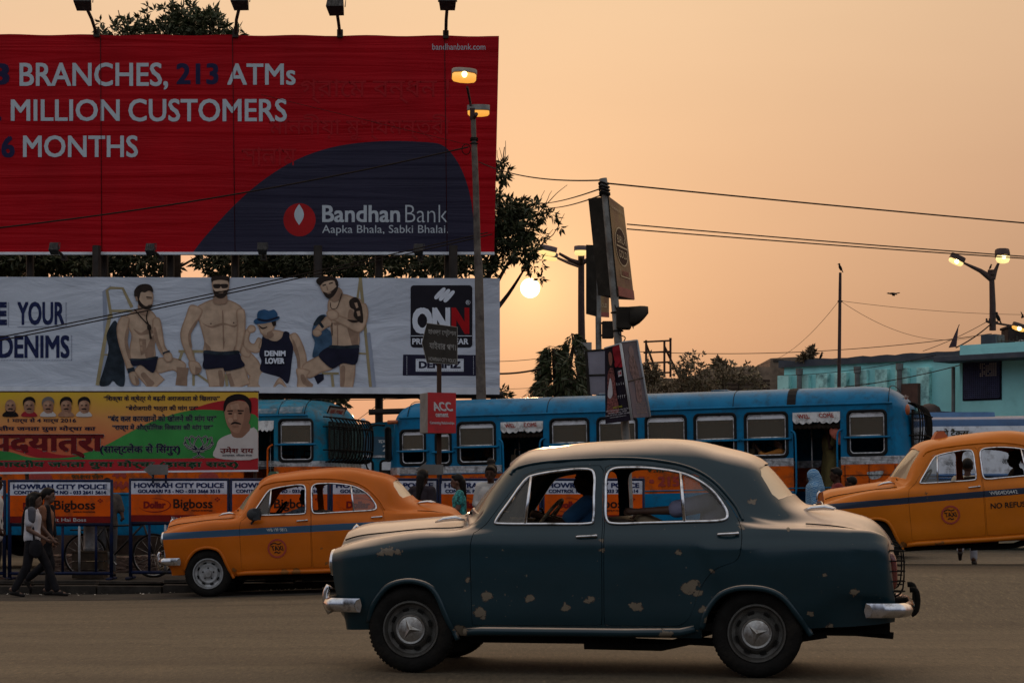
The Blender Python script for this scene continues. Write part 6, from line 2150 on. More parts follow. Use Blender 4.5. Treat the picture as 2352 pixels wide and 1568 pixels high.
line('तीय जनता युवा मोर्चा का', -4, 1156, 678, 1202, .04)
line('पदयात्रा', -75, 1222, 735, 1385, .05, 8, 1, 5)
line('(साल्टलेक से सिंगुर)', 712, 1285, 1276, 1366, .03, 8, 0, 3)
line('भारतीय जनता युवा मोर्चा (हावड़ा सदर)', -20, 1402, 1688, 1462, .045, 8, 2, 3)
line('उमेश राय', 1560, 1306, 1798, 1352, .03, 20, 1)
line('उपाध्यक्ष, पश्चिम बंगाल', 1575, 1358, 1788, 1378, .02, 20, 0)
mb.build('lettering', [BK, mat('banner_maroon', (.13, .010, .012), .6), mat('banner_dark_green', (.010, .050, .022), .6), mat('banner_cream', (.46, .44, .40), .6)], h3)
# lotus emblem in outline
mb = MB()
def petal(pts):
    c_ = crom([(*c3b(x, y), 0) for x, y in pts], 6, False)
    for w, i, mi in ((3.4, 9, 1), (1.8, 10, 0)):
        l, r = [], []
        for k, p in enumerate(c_):
            t = (c_[min(k + 1, len(c_) - 1)] - c_[max(k - 1, 0)])
            t = Vector((t.x, t.y)).normalized()
            nn = Vector((-t.y, t.x)) * w / 2
            l.append(bl(i)(p.x + nn.x, p.y + nn.y)); r.append(bl(i)(p.x - nn.x, p.y - nn.y))
        q = len(l)
        mb.add(l + r, [(a, a + 1, q + a + 1, q + a) for a in range(q - 1)], mi)
for s_ in (1, -1):
    X_ = lambda x: 1408 + s_ * (x - 1408)
    petal([(1408, 1228), (X_(1432), 1262), (X_(1440), 1295), (X_(1408), 1328)])
    petal([(X_(1425), 1250), (X_(1462), 1232), (X_(1468), 1280), (X_(1420), 1325)])
    petal([(X_(1466), 1262), (X_(1500), 1240), (X_(1495), 1290), (X_(1425), 1328)])
    petal([(X_(1494), 1278), (X_(1512), 1282), (X_(1480), 1318), (X_(1420), 1330)])
    petal([(X_(1414), 1330), (X_(1414), 1368), (X_(1450), 1385)])
    petal([(X_(1414), 1345), (X_(1450), 1338)])
mb.build('lotus_emblem', [mat('banner_ink', (.012, .014, .040), .6), mat('banner_cream', (.46, .44, .40), .6)], h3)
PM = [mat('portrait_skin', (.33, .18, .115), .6, var=.2, scale=8), mat('portrait_shade', (.25, .13, .085), .6, var=.1, scale=6), mat('portrait_hair', (.014, .010, .010), .6), mat('portrait_white', (.52, .48, .45), .6, var=.08), mat('portrait_red', (.30, .02, .03), .6), mat('portrait_grey', (.16, .14, .13), .6), mat('portrait_light', (.42, .25, .165), .6, var=.2, scale=8)]
def portrait(shapes, base=11):
    mb = MB()
    for i, (mi, pts) in enumerate(shapes):
        q = [c3b(*p) for p in pts]
        if len(q) > 4: q = [(p.x, p.z) for p in crom([(x, 0, y) for x, y in q], 4)]
        mb.poly([bl(base + i * .4)(*p) for p in q], mi)
    mb.build('printed_portrait', PM, h3)
def oval(cx, cy, rx, ry, n=12): return [(cx + rx * math.cos(2 * math.pi * k / n), cy + ry * math.sin(2 * math.pi * k / n)) for k in range(n)]
portrait([(3, [(1530, 1386), (1535, 1300), (1560, 1250), (1640, 1215), (1700, 1215), (1780, 1175), (1832, 1210), (1832, 1386)]), (1, [(1640, 1160), (1760, 1140), (1770, 1190), (1720, 1240), (1660, 1240), (1640, 1215)]), (3, [(1668, 1250), (1720, 1240), (1790, 1172), (1800, 1190), (1725, 1300), (1700, 1300)]),
          (0, [(1592, 1040), (1620, 1000), (1690, 980), (1760, 1000), (1776, 1060), (1770, 1120), (1740, 1175), (1690, 1210), (1650, 1200), (1615, 1160), (1596, 1100)]), (1, [(1740, 1030), (1776, 1050), (1770, 1120), (1740, 1175), (1700, 1205), (1725, 1130)]), (6, [(1630, 1010), (1690, 1000), (1700, 1040), (1640, 1045)]), (6, oval(1635, 1120, 18, 20)), (6, [(1660, 1070), (1676, 1070), (1680, 1115), (1655, 1118)]),
          (2, [(1586, 1060), (1588, 1000), (1615, 955), (1680, 933), (1740, 945), (1778, 985), (1782, 1050), (1772, 1070), (1762, 1015), (1720, 975), (1650, 985), (1612, 1010), (1596, 1050)]),
          (2, oval(1632, 1072, 16, 6)), (2, oval(1702, 1070, 16, 6)), (2, limb([(1612, 1054), (1650, 1052)], [4, 5])), (2, limb([(1685, 1052), (1728, 1052)], [5, 4])), (2, limb([(1640, 1145), (1665, 1136), (1705, 1145)], [4, 7, 4])), (1, limb([(1648, 1162), (1692, 1162)], [4, 4])), (1, limb([(1652, 1118), (1684, 1118)], [4, 4]))])
for cx_, hair, top, bald in ((75, 2, 2, True), (208, 2, 4, False), (342, 5, 3, False), (470, 2, 0, False), (597, 2, 3, False)):
    portrait([(top, [(cx_ - 52, 1092), (cx_ - 40, 1062), (cx_, 1050), (cx_ + 38, 1062), (cx_ + 52, 1092)]), (0, oval(cx_, 1022, 38, 50)), (1, oval(cx_ + 20, 1035, 16, 34)), (6, oval(cx_ - 10, 1000, 18, 14))] +
             ([] if bald else [(hair, [(cx_ - 42, 1020), (cx_ - 42, 978), (cx_ - 15, 955), (cx_ + 20, 955), (cx_ + 42, 978), (cx_ + 42, 1015), (cx_ + 34, 990), (cx_, 978), (cx_ - 32, 992)])]) +
             [(2, oval(cx_ - 15, 1014, 8, 4)), (2, oval(cx_ + 15, 1014, 8, 4)), (2, limb([(cx_ - 16, 1042), (cx_, 1038), (cx_ + 16, 1042)], [3, 5, 3])), (1, limb([(cx_ - 10, 1052), (cx_ + 10, 1052)], [3, 3]))] + ([(2, [(cx_ - 36, 1040), (cx_ - 20, 1056), (cx_ + 20, 1056), (cx_ + 36, 1040), (cx_ + 24, 1066), (cx_, 1074), (cx_ - 24, 1066)])] if bald else []))
mb = MB()
for px in (60, 585):
    a = B3(-.06)(px, 897); mb.tube([(a[0], a[1], 0), a], .03, 8)
mb.tube([B3(-.06)(-200, 900), B3(-.06)(594, 900)], .02, 6)
mb.build('hanging_pole', POLEK, h3, 180)
# ================================================================ background walls and buildings
WALLB = mat('wall_brown', (.10, .060, .042), .9, var=.35, scale=1.5, bump=.4, bscale=14, dirt=(.035, .022, .018), dirt_amt=.6, dirt_scale=2)
w0 = thing('blocker_wall', 'added low brown wall, unseen behind the buses, that blocks low light', 'wall', (0, 47.5, 0))  # added out of sight to stop low sun and sky light under the buses
mb = MB(); mb.span((-30, 0, -.2), (9, .3, 1.95)); mb.build('wall', WALLB, w0)
mb = MB(); mb.span((-30, -.05, 1.953), (9, .35, 2.03)); mb.build('coping', STONE, w0)

TQ = mat('wall_turquoise', (.32, .74, .76), .85, var=.08, scale=1.2, bump=.25, bscale=12, dirt=(.24, .60, .62), dirt_amt=.25, dirt_scale=1.8)
TQL = mat('pilaster_turquoise', (.42, .80, .78), .85, var=.15, scale=2, dirt=(.06, .15, .16), dirt_amt=.5, dirt_scale=3)
TQD = mat('trim_slate', (.05, .062, .085), .8, var=.3, scale=3, dirt=(.07, .07, .07), dirt_amt=.4)
bA, bB = at(1801, 820, 56.0), at(2225, 795, 52.0)
z_top = 5.05
c8 = lambda x, y: (1768.7 + .276 * x, 564.5 + .276 * y)
ln = Vector((bB.x - bA.x, bB.y - bA.y)); Lb = ln.length; yawb = math.atan2(ln.y, ln.x)
bld = thing('turquoise_building', 'low turquoise building with ribbed wall, dark parapet and a grilled window', 'building', (bA.x, bA.y, 0), (0, 0, yawb))
def onwall(px):
    k = (px - CX) / F
    e = ln / Lb
    return (k * bA.y - bA.x) / (e.x - k * e.y)
def wallz(px, py):
    t = onwall(px)
    return EYE + (HY - py) / F * (bA.y + t * ln.y / Lb)
mb = MB(); mb.span((0, 0, 0), (Lb, 6, z_top - .06)); mb.build('wall', TQ, bld)
mb = MB()
n = 24
rows = []
top = [z_top + rng.uniform(-.025, .02) for _ in range(n + 1)]
for k in range(n + 1):
    x = -.12 + (Lb + .24) * k / n
    rows.append([(x, -.10, z_top - .19), (x, -.10, top[k]), (x, 6.1, top[k])])
mb.loft(rows)
mb.poly([rows[0][0], rows[0][1], rows[0][2], (rows[0][0][0], 6.1, z_top - .19)]); mb.poly([rows[-1][0], rows[-1][1], rows[-1][2], (rows[-1][0][0], 6.1, z_top - .19)])
mb.build('parapet', TQD, bld)
for c_ in (135, 297, 455, 612, 778, 950, 1118, 1297):
    x = onwall(c8(c_, 0)[0])
    mb = MB(); mb.span((x - .19, -.16, 0), (x + .19, -.002, z_top - .40 + rng.uniform(-.04, .03))); mb.build('pilaster', TQL, bld, 0, .01)
for c_, y0 in ((293, 1060), (775, 1045), (1125, 1020)):
    x = onwall(c8(c_, 0)[0]); z = wallz(*c8(c_, y0))
    mb = MB(); mb.tube([(x, -.28, 0), (x, -.28, z)], .07, 8); mb.tube([(x, -.28, z - .05), (x, -.28, z + .12)], .10, 8); mb.build('drain_pipe', mat('pipe_grey', (.12, .13, .13), .8, var=.3), bld, 60)
# right block with canopy and pierced grille
x1 = onwall(2207)
mb = MB(); mb.span((Lb + .002, -.45, 0), (Lb + 7.5, 6, z_top - .02)); mb.span((Lb + .004, -.447, z_top - .018), (Lb + 7.49, -.25, z_top + .11)); mb.build('end_block', TQ, bld)
zc = wallz(2280, 827)
mb = MB(); mb.span((x1, -1.35, zc - .07), (Lb + 7.6, -.452, zc + .07)); mb.build('canopy', TQD, bld, 0, .01)
gx0, gx1, gz0, gz1 = onwall(2245) - .10, onwall(2325) - .10, wallz(2280, 915), wallz(2280, 835)
GR = mat('grille_indigo', (.030, .034, .085), .8, var=.3, scale=4)
mb = MB(); mb.span((gx0 - .06, -.47, gz0 - .06), (gx1 + .06, -.453, gz1 + .06)); wf = mb.build('window', mat('window_dark', (.012, .012, .022), .8), bld)
mb = MB()
nx, nz_ = 17, 17
for k in range(nx + 1):
    x = gx0 + (gx1 - gx0) * k / nx; mb.span((x - .013, -.50, gz0), (x + .013, -.475, gz1))
for k in range(nz_ + 1):
    z = gz0 + (gz1 - gz0) * k / nz_; mb.span((gx0, -.505, z - .013), (gx1, -.503 + .02, z + .013))
mb.build('grille', GR, wf)
mb = MB()
for a in range(9):
    for b in range(7):
        if rng.random() < .85:
            x = gx0 + (gx1 - gx0) * (.48 + a * .055); z = gz1 - (gz1 - gz0) * (.04 + b * .055)
            mb.box((x, -.508, z), (.028, .004, .03))
mb.build('painted_light_spots', mat('grille_light_colour', (.42, .34, .28), .8, var=.1), wf)  # pale blocks painted as light showing through the grille
mb = MB(); xx = onwall(2213)
mb.tube([(xx, -.5, 0), (xx, -.5, z_top - .45)], .05, 7); mb.build('drain_pipe', mat('pipe_grey', (.12, .13, .13), .8), bld, 60)
mb = MB(); mb.span((onwall(2080), -.30, wallz(2090, 930)), (onwall(2122), -.004, wallz(2090, 882))); mb.build('side_box', mat('rust_box', (.075, .035, .025), .8, var=.3), bld)
mb = MB(); mb.lathe([(.30, -.1), (.30, .02), (.25, .13), (.12, .20), (.001, .22)], (onwall(2205), -1.5, wallz(2205, 950)), 'Z', 24); mb.span((onwall(2205) - .5, -2, 0), (onwall(2205) + .5, -1, wallz(2205, 950))); mb.build('roof_tank', mat('tank_brown', (.06, .04, .035), .8, var=.3), bld, 40)
# parapet-top clutter
mb = MB()
cA = onwall(2166); zt_ = wallz(2166, 797)
mb.add([(cA, .3, zt_), (cA + .22, .3, zt_ + .01), (cA + .20, .3, zt_ + .36), (cA + .26, .35, zt_ + .58), (cA + .12, .3, zt_ + .22)], [(0, 1, 2, 4), (1, 3, 2)])
mb.tube([(cA, .3, zt_), (cA + .28, .35, zt_ + .60)], .012, 5)
mb.build('rag_flag', mat('rag', (.07, .04, .05), .9, var=.5), bld)
pil = at(2280, 786, 53.2)
mb = MB()
lp = bld.matrix_basis.inverted() if False else None
bpy.context.view_layer.update()
inv = bld.matrix_world.inverted()
lpil = inv @ Vector((pil.x, pil.y, 0))
mb.span((lpil.x - .22, lpil.y - .24, z_top - .55), (lpil.x + .22, lpil.y + .24, wallz(2280, 757))); mb.build('roof_pillar', TQD, bld, 0, .01)
# roof things at the far right
rt = thing('water_tank', 'dark water tank on the roof at the right edge of the photo', 'tank', tuple(at(2334, 812, 56)))
mb = MB()
mb.box((.15, 0, .33), (.95, .8, .70)); mb.box((.15, 0, .71), (1.02, .86, .07)); mb.tube([(-.32, -.3, -.6), (-.32, -.3, .0)], .04, 6); mb.tube([(.6, -.3, -.6), (.6, -.3, .0)], .04, 6); mb.tube([(-.32, .3, -.6), (-.32, .3, .0)], .04, 6)
mb.build('tank_body', mat('tank_dark', (.035, .024, .022), .85, var=.3, scale=5), rt, 0, .02)
dm_ = thing('shrine_dome', 'small pale dome behind railings at the right edge of the roof', 'dome', tuple(at(2346, 815, 55)))
mb = MB(); mb.lathe([(.42, -.6), (.42, .05), (.40, .16), (.30, .30), (.12, .38), (.001, .42)], (0, 0, 0), 'Z', 24); mb.build('dome', mat('dome_pale', (.20, .24, .26), .8, var=.25, scale=5), dm_, 50)
rl = thing('roof_railing', 'thin dark iron railing along the roof edge at the right', 'railing', tuple(at(2292, 815, 52.5)))
mb = MB()
for k in range(16): mb.tube([(k * .10, 0, -.1), (k * .10, 0, .42 + (.08 if k % 5 == 0 else 0))], .011, 5)
for z in (.05, .36): mb.tube([(0, 0, z), (1.6, 0, z)], .013, 5)
mb.build('bars', STEEL, rl)
# brown ruin behind the bushes
br = thing('old_building', 'low crumbling brown building between the posters and the turquoise wall', 'building', tuple(at(1640, 1141, 64))[:2] + (0,))
def bz_(py, D=64): return EYE + (HY - py) / F * D
kx = 64 / F
mb = MB()
prof = [(1440, 868), (1500, 866), (1560, 868), (1612, 862), (1618, 846), (1700, 842), (1768, 840), (1770, 822), (1830, 821), (1990, 826)]
mb.prism([((p - 1640) * kx, 0, bz_(q) + rng.uniform(-.03, .03)) for p, q in prof] + [((1990 - 1640) * kx, 0, 0), ((1440 - 1640) * kx, 0, 0)], (0, 5, 0))
mb.build('wall', mat('ruin_brown', (.20, .135, .095), .95, var=.4, scale=1.6, bump=.6, bscale=8, dirt=(.07, .05, .04), dirt_amt=.6, dirt_scale=2), br)
mb = MB()
for k in range(5):
    y = 874 + k * 9
    mb.span(((1615 - 1640) * kx, -.04, bz_(y) - .03), ((1768 - 1640) * kx, -.003, bz_(y) + .03))
mb.build('ledge', mat('ruin_dark', (.05, .032, .025), .95, var=.4), br)
mb = MB(); mb.span(((1776 - 1640) * kx, -.01, bz_(826)), ((1800 - 1640) * kx, -.003, bz_(832))); mb.build('roof_edge', STEEL, br)
# skeleton of an empty hoarding
sk_ = thing('scaffold_frame', 'empty rusty hoarding frame standing above the brown building', 'frame', tuple(at(1510, 866, 62)))
def sfn(px, py, dy=0): 
    p = at(px, py, 62 + dy); o = sk_.location
    return (p.x - o.x, p.y - o.y, p.z - o.z)
mb = MB()
for px in (1484, 1526, 1540): mb.tube([sfn(px, 866), sfn(px, 781)], .035, 6)
for py in (783, 808, 832, 856): mb.tube([sfn(1478, py + 2), sfn(1541, py - 1)], .028, 6)
mb.tube([sfn(1484, 790), sfn(1512, 866, 1.5)], .035, 6); mb.tube([sfn(1526, 795), sfn(1560, 866, 1.5)], .035, 6); mb.tube([sfn(1540, 781), sfn(1540, 776)], .04, 6)
mb.build('tubes', mat('rust_tube', (.055, .030, .024), .8), sk_)

# ================================================================ lamps, poles, signals
LAMP_ON = mat('lamp_glow', (.9, .6, .25), .4, var=0, emit=(1, .42, .05), estr=.9)
LAMP_HOT = mat('lamp_core', (1, .8, .4), .4, var=0, emit=(1, .80, .42), estr=7.)
LAMP_PALE = mat('lamp_pale_glow', (.9, .8, .5), .4, var=0, emit=(1, .68, .24), estr=1.15)
CONC = mat('pole_concrete', (.13, .105, .085), .9, var=.25, scale=5, bump=.35, bscale=30, dirt=(.05, .035, .03), dirt_amt=.5, dirt_scale=6)
HOUS = mat('lamp_housing_grey', (.16, .15, .14), .5, .4, var=.25, scale=8, dirt=(.05, .04, .035), dirt_amt=.5)
DARKP = mat('pole_dark', (.045, .022, .020), .7, .2, var=.3, scale=6)
def lamp_head(root, p, w, d, h, yaw, pitch, bowl, house, hot=True):
    """cobra head: housing over a glowing bowl; local x is its length"""
    M_ = Matrix.Translation(p) @ Euler((pitch[0], pitch[1], yaw)).to_matrix().to_4x4()
    mb = MB()
    rows = []
    for u, s in ((-1, .55), (-.85, .85), (-.4, 1), (.4, 1), (.85, .86), (1, .6)):
        r = []
        for a, b in ((-1, 0), (-.98, .35), (-.7, .85), (0, 1), (.7, .85), (.98, .35), (1, 0)): r.append(tuple(M_ @ Vector((u * w / 2, a * d / 2 * s, b * h * .55 * (.75 + .25 * s)))))
        rows.append(r)
    mb.loft(rows); mb.poly(rows[0]); mb.poly(rows[-1][::-1])
    hd = mb.build('lamp_housing', house, root, 40)
    mb = MB()
    rows = []
    for u, s in ((-.95, .5), (-.8, .8), (-.3, .95), (.3, .95), (.8, .8), (.95, .5)):
        r = []
        for a, b in ((-1, 0), (-.85, -.5), (-.5, -.9), (0, -1), (.5, -.9), (.85, -.5), (1, 0)): r.append(tuple(M_ @ Vector((u * w / 2, a * d / 2 * s * .94, b * h * .42 * s - .004))))
        rows.append(r)
    mb.loft(rows); mb.poly(rows[0]); mb.poly(rows[-1])
    mb.build('lamp_bowl', bowl, hd, 60)
    if hot:
        mb = MB(); mb.ell(tuple(M_ @ Vector((0, -d * .36, -h * .14))), (.055, .05, .06), 10, 8); mb.build('bulb', LAMP_HOT, hd, 180)

# the concrete lamp post before the hoardings
DL = 40.6
a = at(1105, 912, DL)
l1 = thing('street_lamp', 'speckled concrete lamp post with two lit amber heads in front of the billboards', 'street lamp', (a.x, DL, 0))
o1 = l1.location
L1 = lambda px, py, dy=0: tuple(at(px, py, DL + dy) - o1)
mb = MB(); mb.tube([(0, 0, 0), L1(1105, 905), L1(1100, 640), L1(1098, 590)], [.112, .100, .086, .082], 14); mb.tube([L1(1097, 592), L1(1093, 430), L1(1089, 330)], [.070, .064, .060], 12); mb.tube([L1(1089, 335), L1(1087, 270)], .052, 10); mb.build('pole', CONC, l1, 60)
mb = MB(); mb.tube([L1(1087, 300), L1(1080, 235), L1(1073, 200, -.6)], .026, 8); mb.tube([L1(1088, 272), L1(1094, 262, -.2)], .04, 8)
mb.box(L1(1085, 262), (.10, .10, .22)); mb.build('arm', DARKP, l1, 60)
mb = MB()
for py in (318, 322, 330): mb.tube([Vector(L1(1089, py)) + Vector((.075 * math.cos(t), .075 * math.sin(t), 0)) for t in [2 * math.pi * k / 12 for k in range(12)]], .012, 5, 0, True)
mb.tube([Vector(L1(1071, 345)) + Vector((.085 * math.cos(t), -.1, .105 * math.sin(t))) for t in [2 * math.pi * k / 16 for k in range(16)]], .010, 5, 0, True)
mb.tube([L1(1080, 323), L1(1098, 323)], .02, 5)
mb.build('wire_coil', BLACK, l1, 60)
lamp_head(l1, Vector(L1(1066, 176, -.9)), .50, .30, .30, rad(4), (rad(-30), rad(3)), LAMP_ON, HOUS)
lamp_head(l1, Vector(L1(1099, 256, .1)), .46, .30, .26, rad(0), (rad(-2), 0), LAMP_ON, HOUS, False)

# lamp behind the long bus
DM = 52.0
a = at(1337, 905, DM)
l2 = thing('street_lamp', 'dark red lamp post with lit heads beside the sun', 'street lamp', (a.x, DM, 0))
o2 = l2.location
L2 = lambda px, py, dy=0: tuple(at(px, py, DM + dy) - o2)
mb = MB(); mb.tube([(0, 0, 0), L2(1337, 905), L2(1336, 780)], [.16, .135, .125], 12); mb.tube([L2(1336, 785), L2(1335, 700), L2(1335, 598)], [.095, .085, .08], 10); mb.build('pole', DARKP, l2, 60)
mb = MB()
mb.tube([L2(1335, 606), L2(1310, 597), L2(1284, 582)], [.07, .05, .035], 8); mb.tube([L2(1335, 612), L2(1305, 603, 1), L2(1282, 593, 1.4)], [.06, .045, .035], 8); mb.tube([L2(1335, 606), L2(1350, 596), L2(1364, 588)], [.07, .05, .035], 8); mb.tube([L2(1335, 606), L2(1335, 588, -.6)], .06, 8); mb.box(L2(1335, 596), (.16, .16, .26))
mb.build('arm', DARKP, l2, 60)
HP = mat('lamp_housing_plum', (.10, .065, .065), .6, .2, var=.25)
lamp_head(l2, Vector(L2(1258, 577, -.2)), .46, .30, .28, 0, (0, rad(12)), LAMP_PALE, HP, False)
lamp_head(l2, Vector(L2(1262, 590, 1.6)), .44, .30, .24, 0, (0, rad(10)), LAMP_PALE, HP, False)
lamp_head(l2, Vector(L2(1334, 577, -.9)), .34, .30, .27, 0, (rad(-8), 0), LAMP_PALE, HP, False)

# lamp rising from the turquoise building
DR = 53.2
a = at(2280, 757, DR)
l3 = thing('street_lamp', 'dark lamp post with two lit heads rising from the turquoise building', 'street lamp', tuple(a))
L3 = lambda px, py, dy=0: tuple(at(px, py, DR + dy) - l3.location)
mb = MB(); mb.tube([(0, 0, -.02), L3(2280, 700), L3(2278, 640)], [.09, .085, .07], 10); mb.tube([L3(2278, 632), L3(2278, 620)], .11, 10); mb.build('pole', DARKP, l3, 60)
mb = MB(); mb.tube([L3(2278, 640), L3(2252, 622), L3(2214, 604)], [.10, .06, .03], 8); mb.tube([L3(2279, 640), L3(2286, 622), L3(2294, 603)], [.09, .055, .03], 8)
mb.tube([L3(2265, 737), L3(2278, 742), L3(2292, 740)], .035, 6)
for px in (2266, 2273): mb.tube([L3(px, 740), L3(px, 731)], .025, 6)
mb.tube([L3(2280, 741), L3(2305, 745), L3(2330, 749)], .028, 6)
mb.build('arm', DARKP, l3, 60)
lamp_head(l3, Vector(L3(2197, 598)), .40, .28, .30, 0, (0, rad(24)), LAMP_PALE, DARKP, True)
lamp_head(l3, Vector(L3(2303, 590, -.5)), .36, .30, .44, 0, (rad(-24), 0), LAMP_PALE, DARKP, True)
lamp_head(l3, Vector(L3(2340, 752, -.2)), .36, .26, .22, 0, (0, rad(18)), LAMP_ON, DARKP, True)

# leaning traffic-light pole with advert box and posters
DT = 23.6
POLEG = mat('pole_galvanised', (.21, .205, .19), .6, .3, var=.3, scale=6, dirt=(.08, .06, .045), dirt_amt=.55, dirt_scale=5)
a = at(1453, 1330, DT)
tp = thing('traffic_light_pole', 'leaning traffic light pole with a gold advert box and dark fashion posters', 'traffic light', (a.x, DT, gz(a.x, DT)))
ot = tp.location
T = lambda px, py, dy=0: tuple(at(px, py, DT + dy) - ot)
mb = MB(); mb.tube([(0, 0, 0), T(1438, 1005), T(1412, 690), T(1391, 450), T(1385, 410)], [.052, .050, .047, .047, .046], 12); mb.build('pole', POLEG, tp, 60)
mb = MB()
for py in (422, 430, 437, 444, 447):
    c_ = Vector(T(1386 + (py - 410) * .085, py)); mb.tube([c_ + Vector((.058 * math.cos(t), .058 * math.sin(t), .012 * math.sin(2 * t))) for t in [2 * math.pi * k / 14 for k in range(14)]], .012, 5, 0, True)
for py, w in ((718, .06), (760, .06)):
    c_ = Vector(T(1414 + (py - 700) * .083, py)); mb.tube([c_ + Vector((w * math.cos(t), w * math.sin(t), 0)) for t in [2 * math.pi * k / 14 for k in range(14)]], .010, 5, 0, True)
mb.tube(crom([T(1412, 700, -.06), T(1424, 735, -.08), T(1420, 765, -.08), T(1436, 775, -.06), T(1428, 790, -.06)], 5, False), .007, 5)
mb.build('wire_coil', BLACK, tp, 60)
def hexa(mb, A4, dA, mi_front, mi_side, mi_rest):
    """quad A4 (near edge order TL, TR, BR, BL) and the second set of four points"""
    P_ = [Vector(p) for p in A4] + [Vector(p) for p in dA]
    mb.add(P_, [(0, 3, 2, 1)], mi_front); mb.add(P_, [(1, 2, 6, 5)], mi_side); mb.add(P_, [(0, 1, 5, 4), (3, 7, 6, 2), (4, 5, 6, 7), (0, 4, 7, 3)], mi_rest)
BOXK = mat('box_dark', (.022, .018, .014), .7, var=.35, scale=5, dirt=(.06, .05, .04), dirt_amt=.25)
GOLD = mat('box_gold', (.20, .125, .045), .6, var=.25, scale=2.5, dirt=(.10, .03, .02), dirt_amt=.6, dirt_scale=1.5)
def gold_box(root, TT, tl, tr, br, bl_, ftr, fbr, dz, name='advert_box'):
    """dark flank facing the street and a gold face turned to the right; dz = how far the far edge lies behind"""
    A = [TT(*tl, .10), TT(*tr, -.05), TT(*br, -.05), TT(*bl_, .10)]
    far = [TT(*ftr, dz), TT(*fbr, dz)]
    v = Vector(far[0]) - Vector(A[1])
    B_ = [tuple(Vector(A[0]) + v), far[0], far[1], tuple(Vector(A[3]) + Vector(far[1]) - Vector(A[2]))]
    mb = MB(); hexa(mb, A, B_, 0, 1, 0)
    b_ = mb.build(name, [BOXK, GOLD], root)
    e0, e1, f0, f1 = Vector(A[1]), Vector(A[2]), Vector(far[0]), Vector(far[1])
    nrm = (f0 - e0).cross(e1 - e0).normalized()
    if nrm.y > 0: nrm = -nrm
    def face(u, w): # u across 0..1, w down 0..1
        return tuple((e0 * (1 - u) + f0 * u) * (1 - w) + (e1 * (1 - u) + f1 * u) * w + nrm * .008)
    return b_, face
gb, face = gold_box(tp, T, (1351, 456), (1398, 451), (1420, 680), (1374, 678), (1432.6, 476.6), (1457, 689), .52)
GM = mat('gold_mark', (.42, .33, .20), .6, var=.2); GK = mat('gold_dark', (.045, .024, .018), .7, var=.2); GRED = mat('gold_red', (.20, .035, .03), .6, var=.2)
mb = MB()
n = 40
for r0, r1, mi in ((1, .93, 0), (.90, .0, 1)):
    A = [face(.50 + .40 * r0 * math.cos(2 * math.pi * k / n), .47 + .205 * r0 * math.sin(2 * math.pi * k / n)) for k in range(n)]
    if r1: 
        Bq = [face(.50 + .40 * r1 * math.cos(2 * math.pi * k / n), .47 + .205 * r1 * math.sin(2 * math.pi * k / n)) for k in range(n)]
        mb.add(A + Bq, [(k, (k + 1) % n, n + (k + 1) % n, n + k) for k in range(n)], mi)
    else: mb.add(A, [tuple(range(n))], mi)
mb.build('oval_mark', [GM, GK], gb)
fc2 = lambda u, w: tuple(Vector(face(u, w)) + (Vector(face(0, 0)) - Vector(face(0, 0))) + Vector((.004, -.004, 0)))
mb = MB()
write(mb, 'BIRLA', fc2, .24, .36, .78, .44, 0, .01); write(mb, 'GOLD', fc2, .26, .51, .76, .59, 0, .01)
mb.add([fc2(.16, .465), fc2(.84, .465), fc2(.84, .482), fc2(.16, .482)], [(0, 1, 2, 3)], 0)
write(mb, 'Cementing the Trust', fc2, .08, .075, .92, .115, 0, 0.)
for (u0, w0, u1, w1) in ((.25, .78, .82, .79), (.25, .71, .27, .79), (.80, .71, .82, .79)): mb.add([fc2(u0, w0), fc2(u1, w0), fc2(u1, w1), fc2(u0, w1)], [(0, 1, 2, 3)], 0)
write(mb, 'CEMENT', fc2, .32, .72, .76, .77, 2, .02)
mb.add([face(0.01, .90), face(.99, .90), face(.99, .995), face(.01, .995)], [(0, 1, 2, 3)], 2)
mb.build('lettering', [GM, GK, GRED], gb)
def signal(root, TT, bx0, by0, bx1, by1, hood, dy, label='signal_head'):
    p, q = Vector(TT(bx0, by0, dy)), Vector(TT(bx1, by1, dy))
    mb = MB()
    mb.span((p.x, p.y - .11, q.z), (q.x, p.y + .11, p.z))
    sh_ = mb.build(label, BOXK, root, 0, .015)
    if hood:
        c_ = (p + q) / 2
        mb = MB()
        rows = []
        R0 = (p.z - q.z) * .54
        for u, rr, dz_, cut in ((0, R0, 0, 0), (.07, R0, .004, 0), (.13, R0 * .98, .012, .25), (.18, R0 * .90, .022, .55), (.22, R0 * .80, .03, .9)):
            r = []
            for k in range(15):
                t = rad(-35 - cut * 60) + (rad(250) + rad(cut * 120)) * k / 14 if False else rad(-40 + cut * 55) + rad(260 - cut * 110) * k / 14
                r.append((q.x + u - .02, c_.y + rr * math.cos(t), c_.z + dz_ + rr * math.sin(t)))
            rows.append(r)
        mb.loft(rows)
        h_ = link('hood', with_mods(mb.mesh('hood', BOXK, 180), ('SOLIDIFY', dict(thickness=.012))), sh_)
        mb = MB(); mb.lathe([(.001, -.01), (R0 * .6, .0), (R0 * .92, .02)], (q.x + .01, c_.y, c_.z), 'X', 20); mb.build('lens', mat('signal_lens', (.02, .012, .010), .25, var=.2), sh_, 60)
signal(tp, T, 1415, 706, 1449, 756, True, 0)
DK = mat('poster_black', (.014, .010, .018), .45, var=.4, scale=3)
PGREY = mat('poster_back', (.115, .10, .12), .6, var=.35, scale=2.5, dirt=(.17, .10, .09), dirt_amt=.4, dirt_scale=2.5)
PED = mat('poster_edge', (.36, .38, .40), .5, var=.2)
